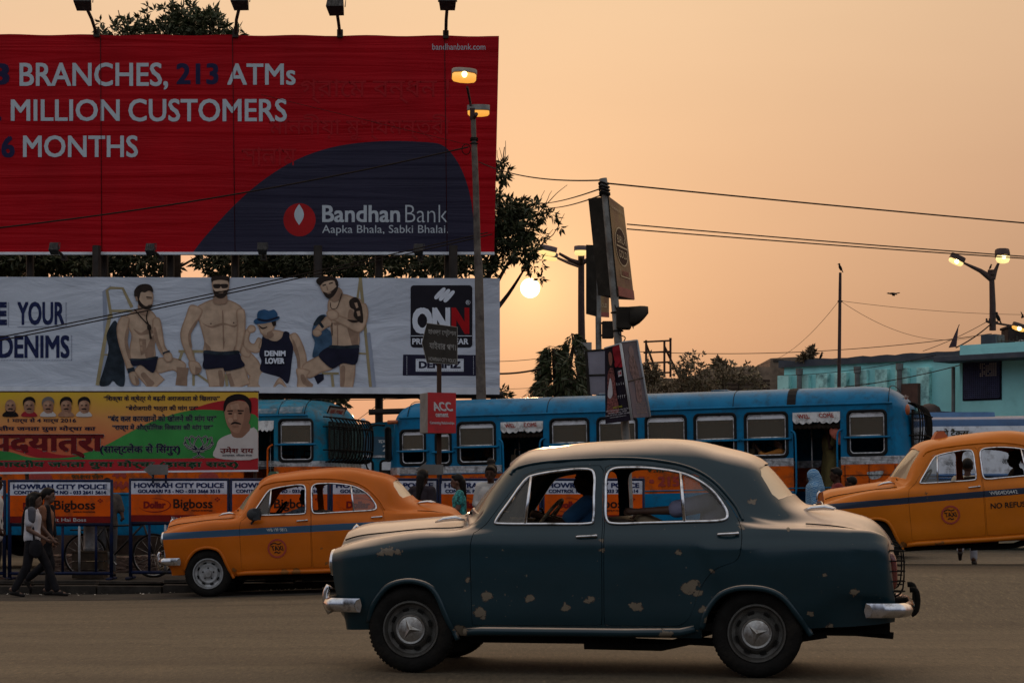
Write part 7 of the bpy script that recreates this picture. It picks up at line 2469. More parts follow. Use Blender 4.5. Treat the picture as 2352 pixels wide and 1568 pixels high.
def quad_board(root, pts, th, m, name, edge=True):
    P_ = [Vector(p) for p in pts]
    nrm = (P_[1] - P_[0]).cross(P_[3] - P_[0]).normalized()
    if nrm.y > 0: nrm = -nrm
    mb = MB()
    mb.prism(P_, -nrm * th)
    b_ = mb.build(name, m, root)
    def fn(u, w): return tuple((P_[0] * (1 - u) + P_[1] * u) * (1 - w) + (P_[3] * (1 - u) + P_[2] * u) * w + nrm * .004)
    if edge:
        mb = MB(); mb.tube([fn(1, 0), fn(1, 1)], .016, 6); mb.tube([fn(0, 0), fn(1, 0)], .010, 6); mb.build('rim', PED, b_, 180)
    return b_, fn
def up(i, fn): return lambda u, w: tuple(Vector(fn(u, w)) + Vector((0, -.003 * i, 0)))
pk, fn = quad_board(tp, [T(1389, 799.5, -.12), T(1426, 789, -.30), T(1452, 964, -.30), T(1390.5, 972.6, -.12)], .03, DK, 'poster')
PS = mat('poster_skin', (.24, .10, .075), .6, var=.3, scale=8); PRD = mat('poster_red', (.26, .012, .022), .5, var=.4, scale=5); PEM = mat('poster_embroidery', (.16, .055, .05), .6, var=.8, scale=40); PW = mat('poster_white', (.46, .44, .46), .6); PY = mat('poster_lime', (.30, .30, .02), .6)
def blob(mb, f_, pts, mi):
    q = [(p.x, p.z) for p in crom([(x, 0, y) for x, y in pts], 4)]
    mb.poly([f_(*p) for p in q], mi)
mb = MB()
blob(mb, up(1, fn), [(.50, .02), (.98, .02), (.98, .26), (.80, .30), (.58, .24)], 1)
blob(mb, up(2, fn), [(.22, .30), (.40, .27), (.48, .35), (.50, .60), (.55, .86), (.30, .88), (.08, .86), (.12, .60), (.14, .38)], 2)
blob(mb, up(3, fn), [(.24, .42), (.32, .46), (.34, .62), (.22, .68), (.12, .62)], 3)
blob(mb, up(3, fn), [(.22, .10), (.32, .07), (.42, .11), (.42, .20), (.34, .25), (.25, .22)], 0)
blob(mb, up(2, fn), [(.16, .12), (.24, .05), (.40, .05), (.46, .12), (.46, .30), (.40, .34), (.20, .34), (.15, .28)], 4)
blob(mb, up(4, fn), [(.55, .22), (.95, .13), (.97, .19), (.60, .29)], 1)
mb.add([up(5, fn)(.66, .345), up(5, fn)(.84, .335), up(5, fn)(.84, .41), up(5, fn)(.66, .42)], [(0, 1, 2, 3)], 3)
write(mb, '14', up(6, fn), .68, .35, .82, .40, 1, .03)
for k in range(4): write(mb, 'l', up(5, fn), .55 + .10 * k, .49 + .01 * (k % 2), .565 + .10 * k, .53, 3, .02); write(mb, 'r', up(5, fn), .56 + .09 * k, .66, .60 + .09 * k, .70, 3, 0)
write(mb, 'SARAF TOWER', up(5, fn), .32, .795, .70, .82, 5, .02)
write(mb, '2/29 Chetan Seth Street, Near Axis Bank', up(5, fn), .03, .832, .97, .853, 3, .0); write(mb, 'Barabazar, Kolkata - 700007', up(5, fn), .14, .862, .86, .882, 3, .0); write(mb, 'Contact : 033 22725271, 22700071 / 9831028425', up(5, fn), .0, .892, .99, .912, 3, .0); write(mb, 'www.poonghatsarees.com', up(5, fn), .18, .922, .80, .942, 3, .0)
mb.build('poster_print', [PS, PRD, PEM, PW, mat('poster_hair', (.012, .009, .010), .6), PY], pk)
pg, fn2 = quad_board(tp, [T(1428, 786, -.26), T(1462, 781, .12), T(1492, 957, .12), T(1453, 959, -.26)], .03, PGREY, 'poster')
mb = MB()
blob(mb, up(1, fn2), [(.35, .10), (.55, .06), (.66, .14), (.60, .22), (.40, .20)], 0)
blob(mb, up(2, fn2), [(.30, .22), (.60, .20), (.75, .35), (.78, .55), (.70, .78), (.40, .78), (.42, .55), (.25, .40)], 1)
mb.tube([up(2, fn2)(.02, .52), up(2, fn2)(.98, .49)], .008, 5, 2)
for k, t in enumerate(('SARAF', '2/29 Chetan Seth', 'Barabazar', '033 22725271', 'www')): 
    w_ = .80 + .032 * k
    fm = lambda u, w, f_=up(2, fn2): f_(1 - u, w)
    write(mb, t, fm, .12, w_, .75, w_ + .02, 3, .0)
mb.build('poster_print', [mat('poster_faint_skin', (.17, .12, .12), .6, var=.2), mat('poster_faint_dress', (.13, .085, .085), .6, var=.6, scale=25), STEEL, mat('poster_faint_text', (.22, .17, .15), .6)], pg)

# second pole behind the bus with its own box, boards and signal
DU = 40.2
a = at(1376, 905, DU)
tq = thing('traffic_light_pole', 'straight grey pole with a smaller gold box and pale posters, left of the leaning pole', 'traffic light', (a.x, DU, 0))
oq = tq.location
U = lambda px, py, dy=0: tuple(at(px, py, DU + dy) - oq)
mb = MB(); mb.tube([(0, 0, 0), U(1376, 905), U(1374, 700), U(1373, 570)], [.068, .062, .058, .058], 12); mb.build('pole', POLEG, tq, 60)
g2, face2 = gold_box(tq, U, (1346, 562), (1370, 563), (1370, 727), (1346, 721), (1399, 571), (1399, 729), .45)
mb = MB(); mb.add([face2(.02, .93), face2(.98, .93), face2(.98, .995), face2(.02, .995)], [(0, 1, 2, 3)], 2); write(mb, 'GOLD', face2, .2, .80, .8, .86, 0, .02)
mb.build('lettering', [GM, GK, GRED], g2)
signal(tq, U, 1383, 738, 1409, 777, False, -.1)
mb = MB(); mb.tube([U(1374, 742), U(1384, 742)], .02, 6); mb.tube([U(1374, 770), U(1384, 770)], .02, 6); mb.build('bracket', BOXK, tq)
PB = mat('board_pale', (.30, .285, .27), .7, var=.2, scale=3, dirt=(.18, .15, .14), dirt_amt=.4)
pb, fn3 = quad_board(tq, [U(1346, 806, -.12), U(1389, 803, -.16), U(1391, 906, -.16), U(1353, 906, -.12)], .04, mat('poster_lilac', (.22, .20, .23), .7, var=.25, scale=2), 'poster', False)
mb = MB(); mb.tube([fn3(.0, .0), fn3(0, 1)], .03, 6); mb.tube([fn3(0, 0), fn3(1, 0)], .02, 6); mb.tube([fn3(0, .56), fn3(1, .56)], .02, 6); mb.build('rim', BOXK, pb)
bd2 = thing('notice_board', 'two-panel pale board on the lamp post right of the drooping tree', 'board', tuple(at(1337, 842, 51.5)))
ob = bd2.location
V_ = lambda px, py, dy=0: tuple(at(px, py, 51.5 + dy) - ob)
for y0, y1 in ((786, 816), (818, 844)):
    mb = MB(); p, q = Vector(V_(1322 - (816 - y0) * .08, y0)), Vector(V_(1359, y1)); mb.span((p.x, -.03, q.z), (q.x, .03, p.z)); mb.build('panel', PB, bd2)
mb = MB(); p, q = Vector(V_(1330, 845)), Vector(V_(1352, 856)); mb.span((p.x, -.02, q.z), (q.x, .02, p.z)); p, q = Vector(V_(1318, 886)), Vector(V_(1360, 912)); mb.span((p.x, -.02, q.z), (q.x, .04, p.z)); mb.build('red_panel', mat('board_red', (.17, .02, .02), .7, var=.3), bd2)

# thin mast with a crow on it
DMA = 44.5
a = at(1927, 892, DMA)
ms = thing('mast', 'thin dark mast with a crow on its tip, before the turquoise wall', 'pole', (a.x, DMA, 0))
om = ms.location
Q = lambda px, py, dy=0: tuple(at(px, py, DMA + dy) - om)
mb = MB(); mb.tube([(0, 0, 0), Q(1927, 892), Q(1929.5, 660), Q(1930, 626)], [.05, .042, .034, .030], 8); mb.tube([Q(1924, 692), Q(1935, 692)], .02, 6); mb.build('shaft', DARKP, ms, 60)
CROW = mat('crow_black', (.012, .010, .010), .6, var=.3, scale=20)
def crow(px, py, D, size, flip, label):
    c_ = at(px, py, D)
    r = thing('crow', label, 'bird', tuple(c_), (0, 0, math.pi if flip else 0), 'perched crows')
    s = size
    mb = MB()
    mb.ell((0, 0, .50 * s), (.17 * s, .15 * s, .34 * s), 14, 10, (0, rad(22), 0))
    mb.ell((.11 * s, 0, .88 * s), (.13 * s, .11 * s, .12 * s), 12, 8)
    mb.tube([(.20 * s, 0, .89 * s), (.42 * s, 0, .84 * s)], [.045 * s, .008 * s], 6)
    mb.tube([(-.12 * s, 0, .30 * s), (-.32 * s, 0, -.05 * s)], [.09 * s, .05 * s], 6)
    for y in (-.06, .06): mb.tube([(.0, y * s, .22 * s), (.02 * s, y * s, 0)], .018 * s, 5)
    me = with_mods(mb.mesh('b'), ('REMESH', dict(mode='VOXEL', voxel_size=.028 * s)), ('SMOOTH', dict(iterations=2)))
    me.materials.clear(); me.materials.append(CROW); finish(me, 180)
    link('body', me, r)
    mb = MB()
    for y in (-1, 1): mb.ell((-.05 * s, y * .13 * s, .48 * s), (.10 * s, .04 * s, .30 * s), 10, 8, (0, rad(28), 0))
    mb.build('folded_wings', CROW, r, 180)
crow(1930, 625, DMA, .20, True, 'crow perched on the tip of the thin mast')
crow(2275, 620, 53.2, .16, False, 'small bird perched on the cap of the right lamp post')
crow(2292, 742, 53.0, .30, True, 'crow perched beside the foot of the right lamp post')
crow(1886, 826, 55.5, .22, False, 'crow standing on the left part of the turquoise parapet')
def flyer(px, py, D, size, label, ang=0):
    r = thing('flying_crow', label, 'bird', tuple(at(px, py, D)), (0, rad(ang), 0), 'crows in flight')
    s = size
    mb = MB()
    mb.ell((0, 0, 0), (.36 * s, .10 * s, .095 * s), 14, 8); mb.ell((-.36 * s, 0, .02 * s), (.11 * s, .08 * s, .075 * s), 10, 6); mb.tube([(-.44 * s, 0, .02 * s), (-.60 * s, 0, .0)], [.035 * s, .005 * s], 6); mb.tube([(.28 * s, 0, 0), (.66 * s, 0, .07 * s)], [.06 * s, .04 * s], 6)
    me = with_mods(mb.mesh('b'), ('REMESH', dict(mode='VOXEL', voxel_size=.03 * s)), ('SMOOTH', dict(iterations=2)))
    me.materials.clear(); me.materials.append(CROW); finish(me, 180)
    link('body', me, r)
    for y in (-1, 1):
        mb = MB()
        a_ = [(-.10 * s, y * .06 * s, .03 * s), (-.02 * s, y * .35 * s, -.02 * s), (.12 * s, y * .62 * s, -.16 * s)]
        b_ = [(.24 * s, y * .06 * s, .02 * s), (.30 * s, y * .38 * s, -.06 * s), (.30 * s, y * .60 * s, -.19 * s)]
        mb.loft([a_, [tuple((Vector(p) + Vector(q)) / 2 + Vector((0, 0, .03 * s))) for p, q in zip(a_, b_)], b_])
        me = with_mods(mb.mesh('w', CROW, 180), ('SOLIDIFY', dict(thickness=.02 * s)))
        link('wing', me, r)
flyer(2050, 674, 46, .26, 'crow gliding in the open sky left of the right lamp post')
flyer(2349, 724, 50, .20, 'bird with raised wings at the very right edge of the sky', 60)

# ================================================================ wires
WIREM = mat('wire_black', (.020, .013, .010), .8, var=.2)
def wire(p, q, sag, r, label, n=24):
    p, q = Vector(p), Vector(q)
    c_ = (p + q) / 2
    mb = MB()
    pts = []
    for k in range(n + 1):
        u = k / n
        v = p.lerp(q, u)
        v.z -= sag * 4 * u * (1 - u)
        pts.append(v - c_)
    mb.tube(pts, r, 5)
    o = mb.build('wire', WIREM, None, 180)
    o.location = c_
    tag(o, label, 'wire', 'overhead wires')
wire(at(-160, 540, 38), at(1076, 338, 40.4), .18, .016, 'thick wire rising across the red billboard to the concrete lamp post')
wire(at(-160, 806, 37), at(1120, 534, 41), .05, .013, 'upper of the two wires climbing across the male models')
wire(at(-160, 813, 36.6), at(1130, 538, 41), .06, .013, 'lower of the two wires climbing across the male models')
wire(at(600, 218, 41), at(1071, 332, 40.4), .0, .005, 'hair-thin wire slanting down across the red billboard')
wire(at(1100, 372, 40.5), at(1385, 414, 23.6), .12, .010, 'wire from the tree to the top of the leaning pole')
wire(at(1392, 421, 23.6), at(4200, 640, 34), .12, .010, 'long single wire from the leaning pole across the upper sky')
wire(at(1240, 468, 44), at(1386, 431, 23.6), .04, .009, 'upper wire from the leaf cluster to the leaning pole')
wire(at(1260, 478, 44), at(1387, 446, 23.6), .04, .009, 'lower wire from the leaf cluster to the leaning pole')
wire(at(1440, 515, 30), at(4200, 672, 40), .2, .010, 'upper of the twin wires across the sky to the right lamp')
wire(at(1440, 526, 30), at(4200, 670, 40), .18, .010, 'lower of the twin wires across the sky to the right lamp')
wire(at(1932, 691, 44.5), at(2440, 722, 50), .10, .005, 'thin wire from the mast running right past the flying crow')
wire(at(1932, 692, 44.5), at(2232, 775, 53), .35, .005, 'thin wire drooping from the mast to the turquoise roof')
wire(at(1926, 692, 44.5), at(1740, 838, 58), .30, .005, 'thin stay wire from the mast down to the brown building')
wire(at(1440, 806, 55), at(2278, 766, 53.2), .25, .010, 'wire along the roof line to the right lamp pillar')
wire(at(2278, 742, 53.2), at(2196, 798, 51.8), .05, .018, 'thick cable from the right lamp post down to the parapet')
wire(at(2268, 738, 53.2), at(2120, 806, 52.5), .05, .008, 'thin cable from the insulators down to the parapet')
wire(at(2205, 838, 50), at(1940, 888, 45), .06, .012, 'wire slanting over the turquoise wall, lowest of three')
wire(at(2150, 815, 50), at(1800, 862, 52), .10, .008, 'wire slanting over the left half of the turquoise wall')
wire(at(1130, 858, 46), at(1310, 822, 52), .12, .024, 'thick cable from the pale billboard to the drooping tree')
wire(at(1130, 830, 46), at(1300, 812, 52), .05, .008, 'thin wire above the thick cable left of the drooping tree')
wire(at(1120, 892, 46), at(1290, 882, 52), .05, .006, 'thin wire low in the gap left of the drooping tree')
wire(at(780, 918, 44), at(1040, 908, 46), .03, .007, 'thin wire in the gap under the pale billboard')
wire(at(900, 902, 44), at(790, 985, 44), .03, .006, 'thin wire slanting down between the two bus roofs')

# ================================================================ trees
LEAF = []
for i, c_ in enumerate(((.050, .060, .022), (.030, .040, .016), (.075, .072, .028))):
    m = mat('leaf_%s' % ('mid', 'dark', 'pale')[i], c_, .6, var=.35, scale=1.5)
    LEAF.append(m)
BARK = mat('bark', (.045, .032, .024), .95, var=.35, scale=6, bump=.5, bscale=18)
nrng = np.random.default_rng(11)
def foliage(name, blobs, n_twigs, leaf, parent, ms=LEAF, per=7, droop=.0, aspect=2.8, spread=.9, hollow=.35):
    """sprays of leaves scattered through ellipsoid volumes (centre, radii)"""
    vol = np.array([b[1][0] * b[1][1] * b[1][2] for b in blobs]) ** .8
    vol /= vol.sum()
    which = nrng.choice(len(blobs), n_twigs, p=vol)
    C_ = np.array([b[0] for b in blobs])[which]
    R_ = np.array([b[1] for b in blobs])[which]
    d = nrng.normal(size=(n_twigs, 3)); d /= np.linalg.norm(d, axis=1)[:, None]
    rr = (hollow + (1 - hollow) * nrng.random(n_twigs)) ** .6
    P_ = C_ + d * R_ * rr[:, None] * (1 + .18 * nrng.normal(size=(n_twigs, 1)))
    P_ = np.repeat(P_, per, 0)
    D_ = np.repeat(d, per, 0)
    N = len(P_)
    dirs = nrng.normal(size=(N, 3)) * spread + D_ * .6
    dirs[:, 2] -= droop
    dirs /= np.linalg.norm(dirs, axis=1)[:, None]
    side = np.cross(dirs, nrng.normal(size=(N, 3)))
    side /= np.linalg.norm(side, axis=1)[:, None] + 1e-9
    L_ = leaf * (.65 + .7 * nrng.random(N))[:, None]
    W_ = L_ / aspect
    base = P_ + dirs * L_ * .25 * nrng.random((N, 1))
    nn = np.cross(dirs, side) * L_ * .12
    v = np.stack([base, base + dirs * L_ * .45 + side * W_ * .5 - nn, base + dirs * L_, base + dirs * L_ * .45 - side * W_ * .5 - nn], 1).reshape(-1, 3)
    f = np.arange(N * 4).reshape(-1, 4)
    me = bpy.data.meshes.new(name)
    me.from_pydata(v.tolist(), [], f.tolist())
    mats_on(me, ms)
    me.polygons.foreach_set('material_index', nrng.choice(len(ms), N, p=[.5, .32, .18] if len(ms) == 3 else None).astype(np.int32))
    me.update()
    return link(name, me, parent)
def branches(mb, p, d, L, r, depth, spread=.6, seg=4):
    pts = [Vector(p)]
    dd = Vector(d).normalized()
    for k in range(seg):
        dd = (dd + Vector((rng.gauss(0, .12), rng.gauss(0, .12), rng.gauss(0, .08)))).normalized()
        pts.append(pts[-1] + dd * L / seg)
    mb.tube(pts, [r * (1 - .5 * k / seg) for k in range(seg + 1)], 7 if depth > 1 else 5)
    if depth > 0:
        for _ in range(3):
            k = rng.randint(1, seg)
            nd_ = (dd + Vector((rng.gauss(0, spread), rng.gauss(0, spread), rng.gauss(.1, spread * .6)))).normalized()
            branches(mb, pts[k], nd_, L * rng.uniform(.5, .75), r * .5, depth - 1, spread, seg)
def wtree(name, label, base, blobs_px, D, n, leaf, trunk, group=None, per=7, droop=0., limbs=(), depthy=2.2, spread=.9, aspect=2.8):
    """tree at depth D; crown volumes given as (px, py, half-width px, half-height px, depth shift)"""
    b = at(base[0], base[1], D)
    r = thing(name, label, 'tree', (b.x, D, 0), (0, 0, 0), group)
    o = r.location
    k = D / F
    bl_ = []
    for px, py, w, h, dy in blobs_px:
        p = at(px, py, D + dy) - o
        bl_.append((tuple(p), (w * k, max(w, h) * k * .9 if depthy is None else min(depthy, max(w, h) * k), h * k)))
    foliage('crown', bl_, n, leaf, r, LEAF, per, droop, aspect, spread)
    mb = MB()
    top = at(trunk[0], trunk[1], D) - o
    mb.tube(crom([(0, 0, -.1), (top.x * .3 + rng.uniform(-.1, .1), .1, top.z * .35), (top.x * .8, -.05, top.z * .75), tuple(top)], 4, False), [trunk[2] * (1 - .045 * q) for q in range(13)], 9)
    for (px, py) in limbs:
        e = at(px, py, D) - o
        s_ = Vector((top.x * .85, 0, top.z * .8))
        m_ = s_.lerp(e, .5) + Vector((rng.uniform(-.2, .2), rng.uniform(-.3, .3), rng.uniform(.0, .3)))
        mb.tube(crom([tuple(s_), tuple(m_), tuple(e)], 5, False), [trunk[2] * .5 * (1 - .085 * q) for q in range(11)], 6)
        branches(mb, e, (e - s_), .8, trunk[2] * .14, 1)
    mb.build('trunk', BARK, r, 60)
    return r
G_ = 'dark trees behind the billboards'
wtree('leafy_tree', 'dark leafy tree whose crown tops the red billboard at the left', (385, 900), [(390, 80, 75, 60, 0), (290, 85, 55, 42, .3), (480, 70, 60, 50, -.2), (440, 45, 45, 38, 0), (545, 95, 28, 34, 0), (330, 130, 120, 60, .4), (470, 130, 90, 70, 0), (245, 75, 26, 30, 0)], 46.5, 800, .17, (400, 300, .30), G_, 8, .15, [(300, 130), (470, 110), (390, 100)])
wtree('leafy_tree', 'dark tree filling the gap below the left half of the red billboard', (220, 900), [(60, 600, 120, 34, 0), (200, 608, 110, 32, .4), (-40, 600, 90, 40, 0), (330, 602, 90, 26, .3), (130, 590, 160, 26, 1)], 47, 950, .19, (180, 612, .26), G_, 8, .1, [(60, 606), (320, 604), (240, 625), (400, 622)])
wtree('leafy_tree', 'dark tree filling the gap below the navy dome of the red billboard', (700, 900), [(560, 604, 110, 30, 0), (700, 610, 110, 34, .4), (840, 608, 100, 30, 0), (960, 604, 80, 26, 0), (640, 596, 160, 24, 1), (690, 915, 95, 24, 0), (640, 925, 60, 20, 0), (760, 912, 34, 16, 0)], 47, 1150, .18, (700, 640, .30), G_, 8, .1, [(570, 612), (840, 612), (960, 606), (650, 620)])
wtree('leafy_tree', 'tree with leaves hanging out past the right edge of the red billboard near the sun', (1110, 905), [(1150, 480, 50, 45, 0), (1195, 505, 46, 46, .2), (1160, 545, 58, 44, 0), (1225, 490, 34, 28, 0), (1195, 575, 42, 30, 0), (1228, 605, 24, 18, 0), (1153, 395, 22, 26, 0), (1262, 500, 20, 13, 0), (1288, 516, 9, 6, 0), (1240, 545, 14, 10, 0), (1090, 610, 60, 24, 0), (1030, 600, 50, 20, 0), (1242, 640, 5, 7, 0), (1150, 905, 26, 10, 0), (1100, 520, 60, 60, .3)], 44.6, 800, .16, (1090, 640, .15), G_, 6, .35, [(1170, 560), (1215, 530), (1150, 420), (1215, 600)], 1.6, .8)
# drooping mast tree right of the sun
def drooping():
    D = 50.0
    b = at(1283, 905, D)
    r = thing('drooping_tree', 'tall tree with drooping dark leaves between the sun and the pale board', 'tree', (b.x, D, 0))
    o = r.location
    k = D / F
    mb = MB(); mb.tube([(0, 0, 0), tuple(at(1282, 905, D) - o), tuple(at(1276, 840, D) - o), tuple(at(1270, 800, D) - o)], [.16, .12, .08, .03], 8)
    mb.tube([tuple(at(1285, 880, D) - o), tuple(at(1308, 840, D) - o), tuple(at(1318, 790, D) - o), tuple(at(1313, 765, D) - o)], [.08, .06, .04, .015], 6)
    v, f = [], []
    def frond(s, d, L, n):
        """a drooping twig hung with long narrow leaves"""
        p = Vector(s); dd = Vector(d).normalized()
        pts = [p.copy()]
        for q in range(n):
            dd = (dd + Vector((rng.gauss(0, .08), rng.gauss(0, .08), -.22))).normalized()
            p = p + dd * L / n
            pts.append(p.copy())
            for sgn in (-1, 1):
                sd = dd.cross(Vector((rng.gauss(0, .3), 1, rng.gauss(0, .2)))).normalized() * sgn
                ld = (dd * .5 + sd * .8 + Vector((0, 0, -.8))).normalized()
                ll = rng.uniform(.14, .24)
                w = ld.cross(Vector((rng.gauss(0, 1), rng.gauss(0, 1), rng.gauss(0, 1)))).normalized() * ll * .13
                i = len(v)
                v.extend([tuple(p), tuple(p + ld * ll * .4 + w), tuple(p + ld * ll), tuple(p + ld * ll * .4 - w)])
                f.append((i, i + 1, i + 2, i + 3))
        mb.tube(pts, .008, 4)
    for (x0, y0, x1, y1, hw0, hw1, cnt) in ((1270, 795, 1278, 905, 6, 46, 260), (1313, 762, 1318, 890, 4, 14, 90)):
        for _ in range(cnt):
            u = rng.random() ** .75
            px = x0 + (x1 - x0) * u + rng.uniform(-1, 1) * (hw0 + (hw1 - hw0) * u) * .62
            py = y0 + (y1 - y0) * u
            s = at(px, py, D + rng.uniform(-1, 1) * (.2 + .7 * u)) - o
            sx = 1 if px > x0 + (x1 - x0) * u else -1
            frond(s, (sx * rng.uniform(.3, 1), rng.uniform(-.6, .6), rng.uniform(-.3, .5)), rng.uniform(.30, .55) * (.6 + .5 * u), 6)
    mb.build('trunk', BARK, r, 60)
    me = bpy.data.meshes.new('crown'); me.from_pydata(v, [], f); mats_on(me, LEAF)
    me.polygons.foreach_set('material_index', nrng.choice(3, len(f), p=[.5, .35, .15]).astype(np.int32)); me.update()
    link('crown', me, r)
drooping()
GB = 'bushes in front of the brown building'
DRY = [mat('dry_leaf_mid', (.17, .125, .07), .7, var=.35, scale=2), mat('dry_leaf_dark', (.11, .078, .045), .7, var=.3), mat('dry_leaf_pale', (.24, .17, .10), .7, var=.3)]
def bush(label, px, D, blobs, n, leaf, stems):
    b = at(px, 905, D)
    r = thing('bush', label, 'bush', (b.x, D, 0), (0, 0, 0), GB)
    o = r.location; k = D / F
    foliage('leaves', [(tuple(at(x, y, D + dy) - o), (w * k, max(w, h) * k * .7, h * k)) for x, y, w, h, dy in blobs], n, leaf, r, DRY, 6, .05, 2.2, 1., .1)
    mb = MB()
    for (x, y) in stems: mb.tube(crom([(rng.uniform(-.2, .2), 0, 0), tuple((at(x, y, D) - o) * .5 + Vector((rng.uniform(-.1, .1), 0, .3))), tuple(at(x, y, D) - o)], 4, False), [.05 - .005 * q for q in range(9)], 6)
    mb.build('stems', BARK, r, 60)
bush('airy bush against the sky between the posters and the empty frame', 1493, 60, [(1494, 848, 22, 24, 0), (1505, 862, 26, 22, 0), (1480, 870, 18, 20, 0)], 120, .13, [(1490, 840), (1505, 850)])
bush('airy feathery bush against the sky right of the empty frame', 1582, 60.5, [(1585, 830, 30, 22, 0), (1568, 848, 30, 22, 0), (1605, 850, 26, 20, 0), (1580, 872, 40, 22, 0)], 140, .12, [(1580, 820), (1600, 840), (1560, 845)])
bush('dark broad bush in the middle of the brown building', 1675, 61, [(1680, 862, 60, 30, 0), (1640, 876, 50, 26, 0), (1730, 872, 45, 26, 0), (1668, 838, 24, 12, 0)], 160, .13, [(1660, 840), (1700, 850)])
bush('low scrub along the foot of the brown building beside the posters', 1540, 61.5, [(1540, 884, 60, 20, 0), (1600, 888, 60, 18, 0), (1500, 888, 40, 18, 0)], 170, .13, [(1540, 880), (1590, 880)])
bush('small weed growing on the left end of the turquoise parapet', 1862, 55.5, [(1862, 812, 9, 12, 0), (1850, 822, 12, 6, 0)], 60, .14, [(1864, 806), (1868, 800)])
bush('twiggy little tree on the skyline left of the turquoise building', 1652, 63, [(1655, 838, 16, 14, 0)], 60, .15, [(1655, 826), (1648, 832)])
# ================================================================ people
def cloth(name, c, var=.25, scale=10, **k): return mat(name, c, .9, var=var, scale=scale, bump=.25, bscale=25, **k)
SKINM = [mat('skin_brown', (.10, .048, .030), .6, var=.12, scale=8), mat('skin_dark', (.048, .024, .016), .6, var=.12, scale=8)]
HAIRM = mat('hair_black', (.010, .008, .007), .5, var=.4, scale=30)
EYEM = mat('eye_dark', (.02, .015, .012), .3, var=0)
SHOEM = mat('shoe_dark', (.018, .015, .014), .6, var=.3)
def remesh(mb, m, vox, it=3):
    me = with_mods(mb.mesh('r'), ('REMESH', dict(mode='VOXEL', voxel_size=vox)), ('SMOOTH', dict(iterations=it, factor=.5)))
    me.materials.clear()
    me.materials.append(m)
    me.polygons.foreach_set('material_index', [0] * len(me.polygons))
    finish(me, 180)
    return me
def join_meshes(name, a, mb, m):
    """append loose shapes (fingers) to a mesh"""
    bm = bmesh.new(); bm.from_mesh(a)
    t = mb.mesh('t', None, 180)
    bm.from_mesh(t)
    out = bpy.data.meshes.new(name); bm.to_mesh(out); bm.free()
    out.materials.append(m)
    out.polygons.foreach_set('material_index', [0] * len(out.polygons))
    finish(out, 180)
    return out
STD = dict(pel=(0, 0, .90), wai=(0, 0, 1.02), che=(.01, 0, 1.20), nec=(0, 0, 1.345), hea=(.025, 0, 1.49),
           shL=(0, .165, 1.29), shR=(0, -.165, 1.29), elL=(-.02, .20, 1.03), elR=(-.02, -.20, 1.03), wrL=(.06, .20, .82), wrR=(.06, -.20, .82),
           hiL=(0, .085, .86), hiR=(0, -.085, .86), knL=(.02, .09, .47), knR=(.02, -.09, .47), anL=(-.01, .09, .075), anR=(-.01, -.09, .075), toL=(.15, .10, .03), toR=(.15, -.10, .03))
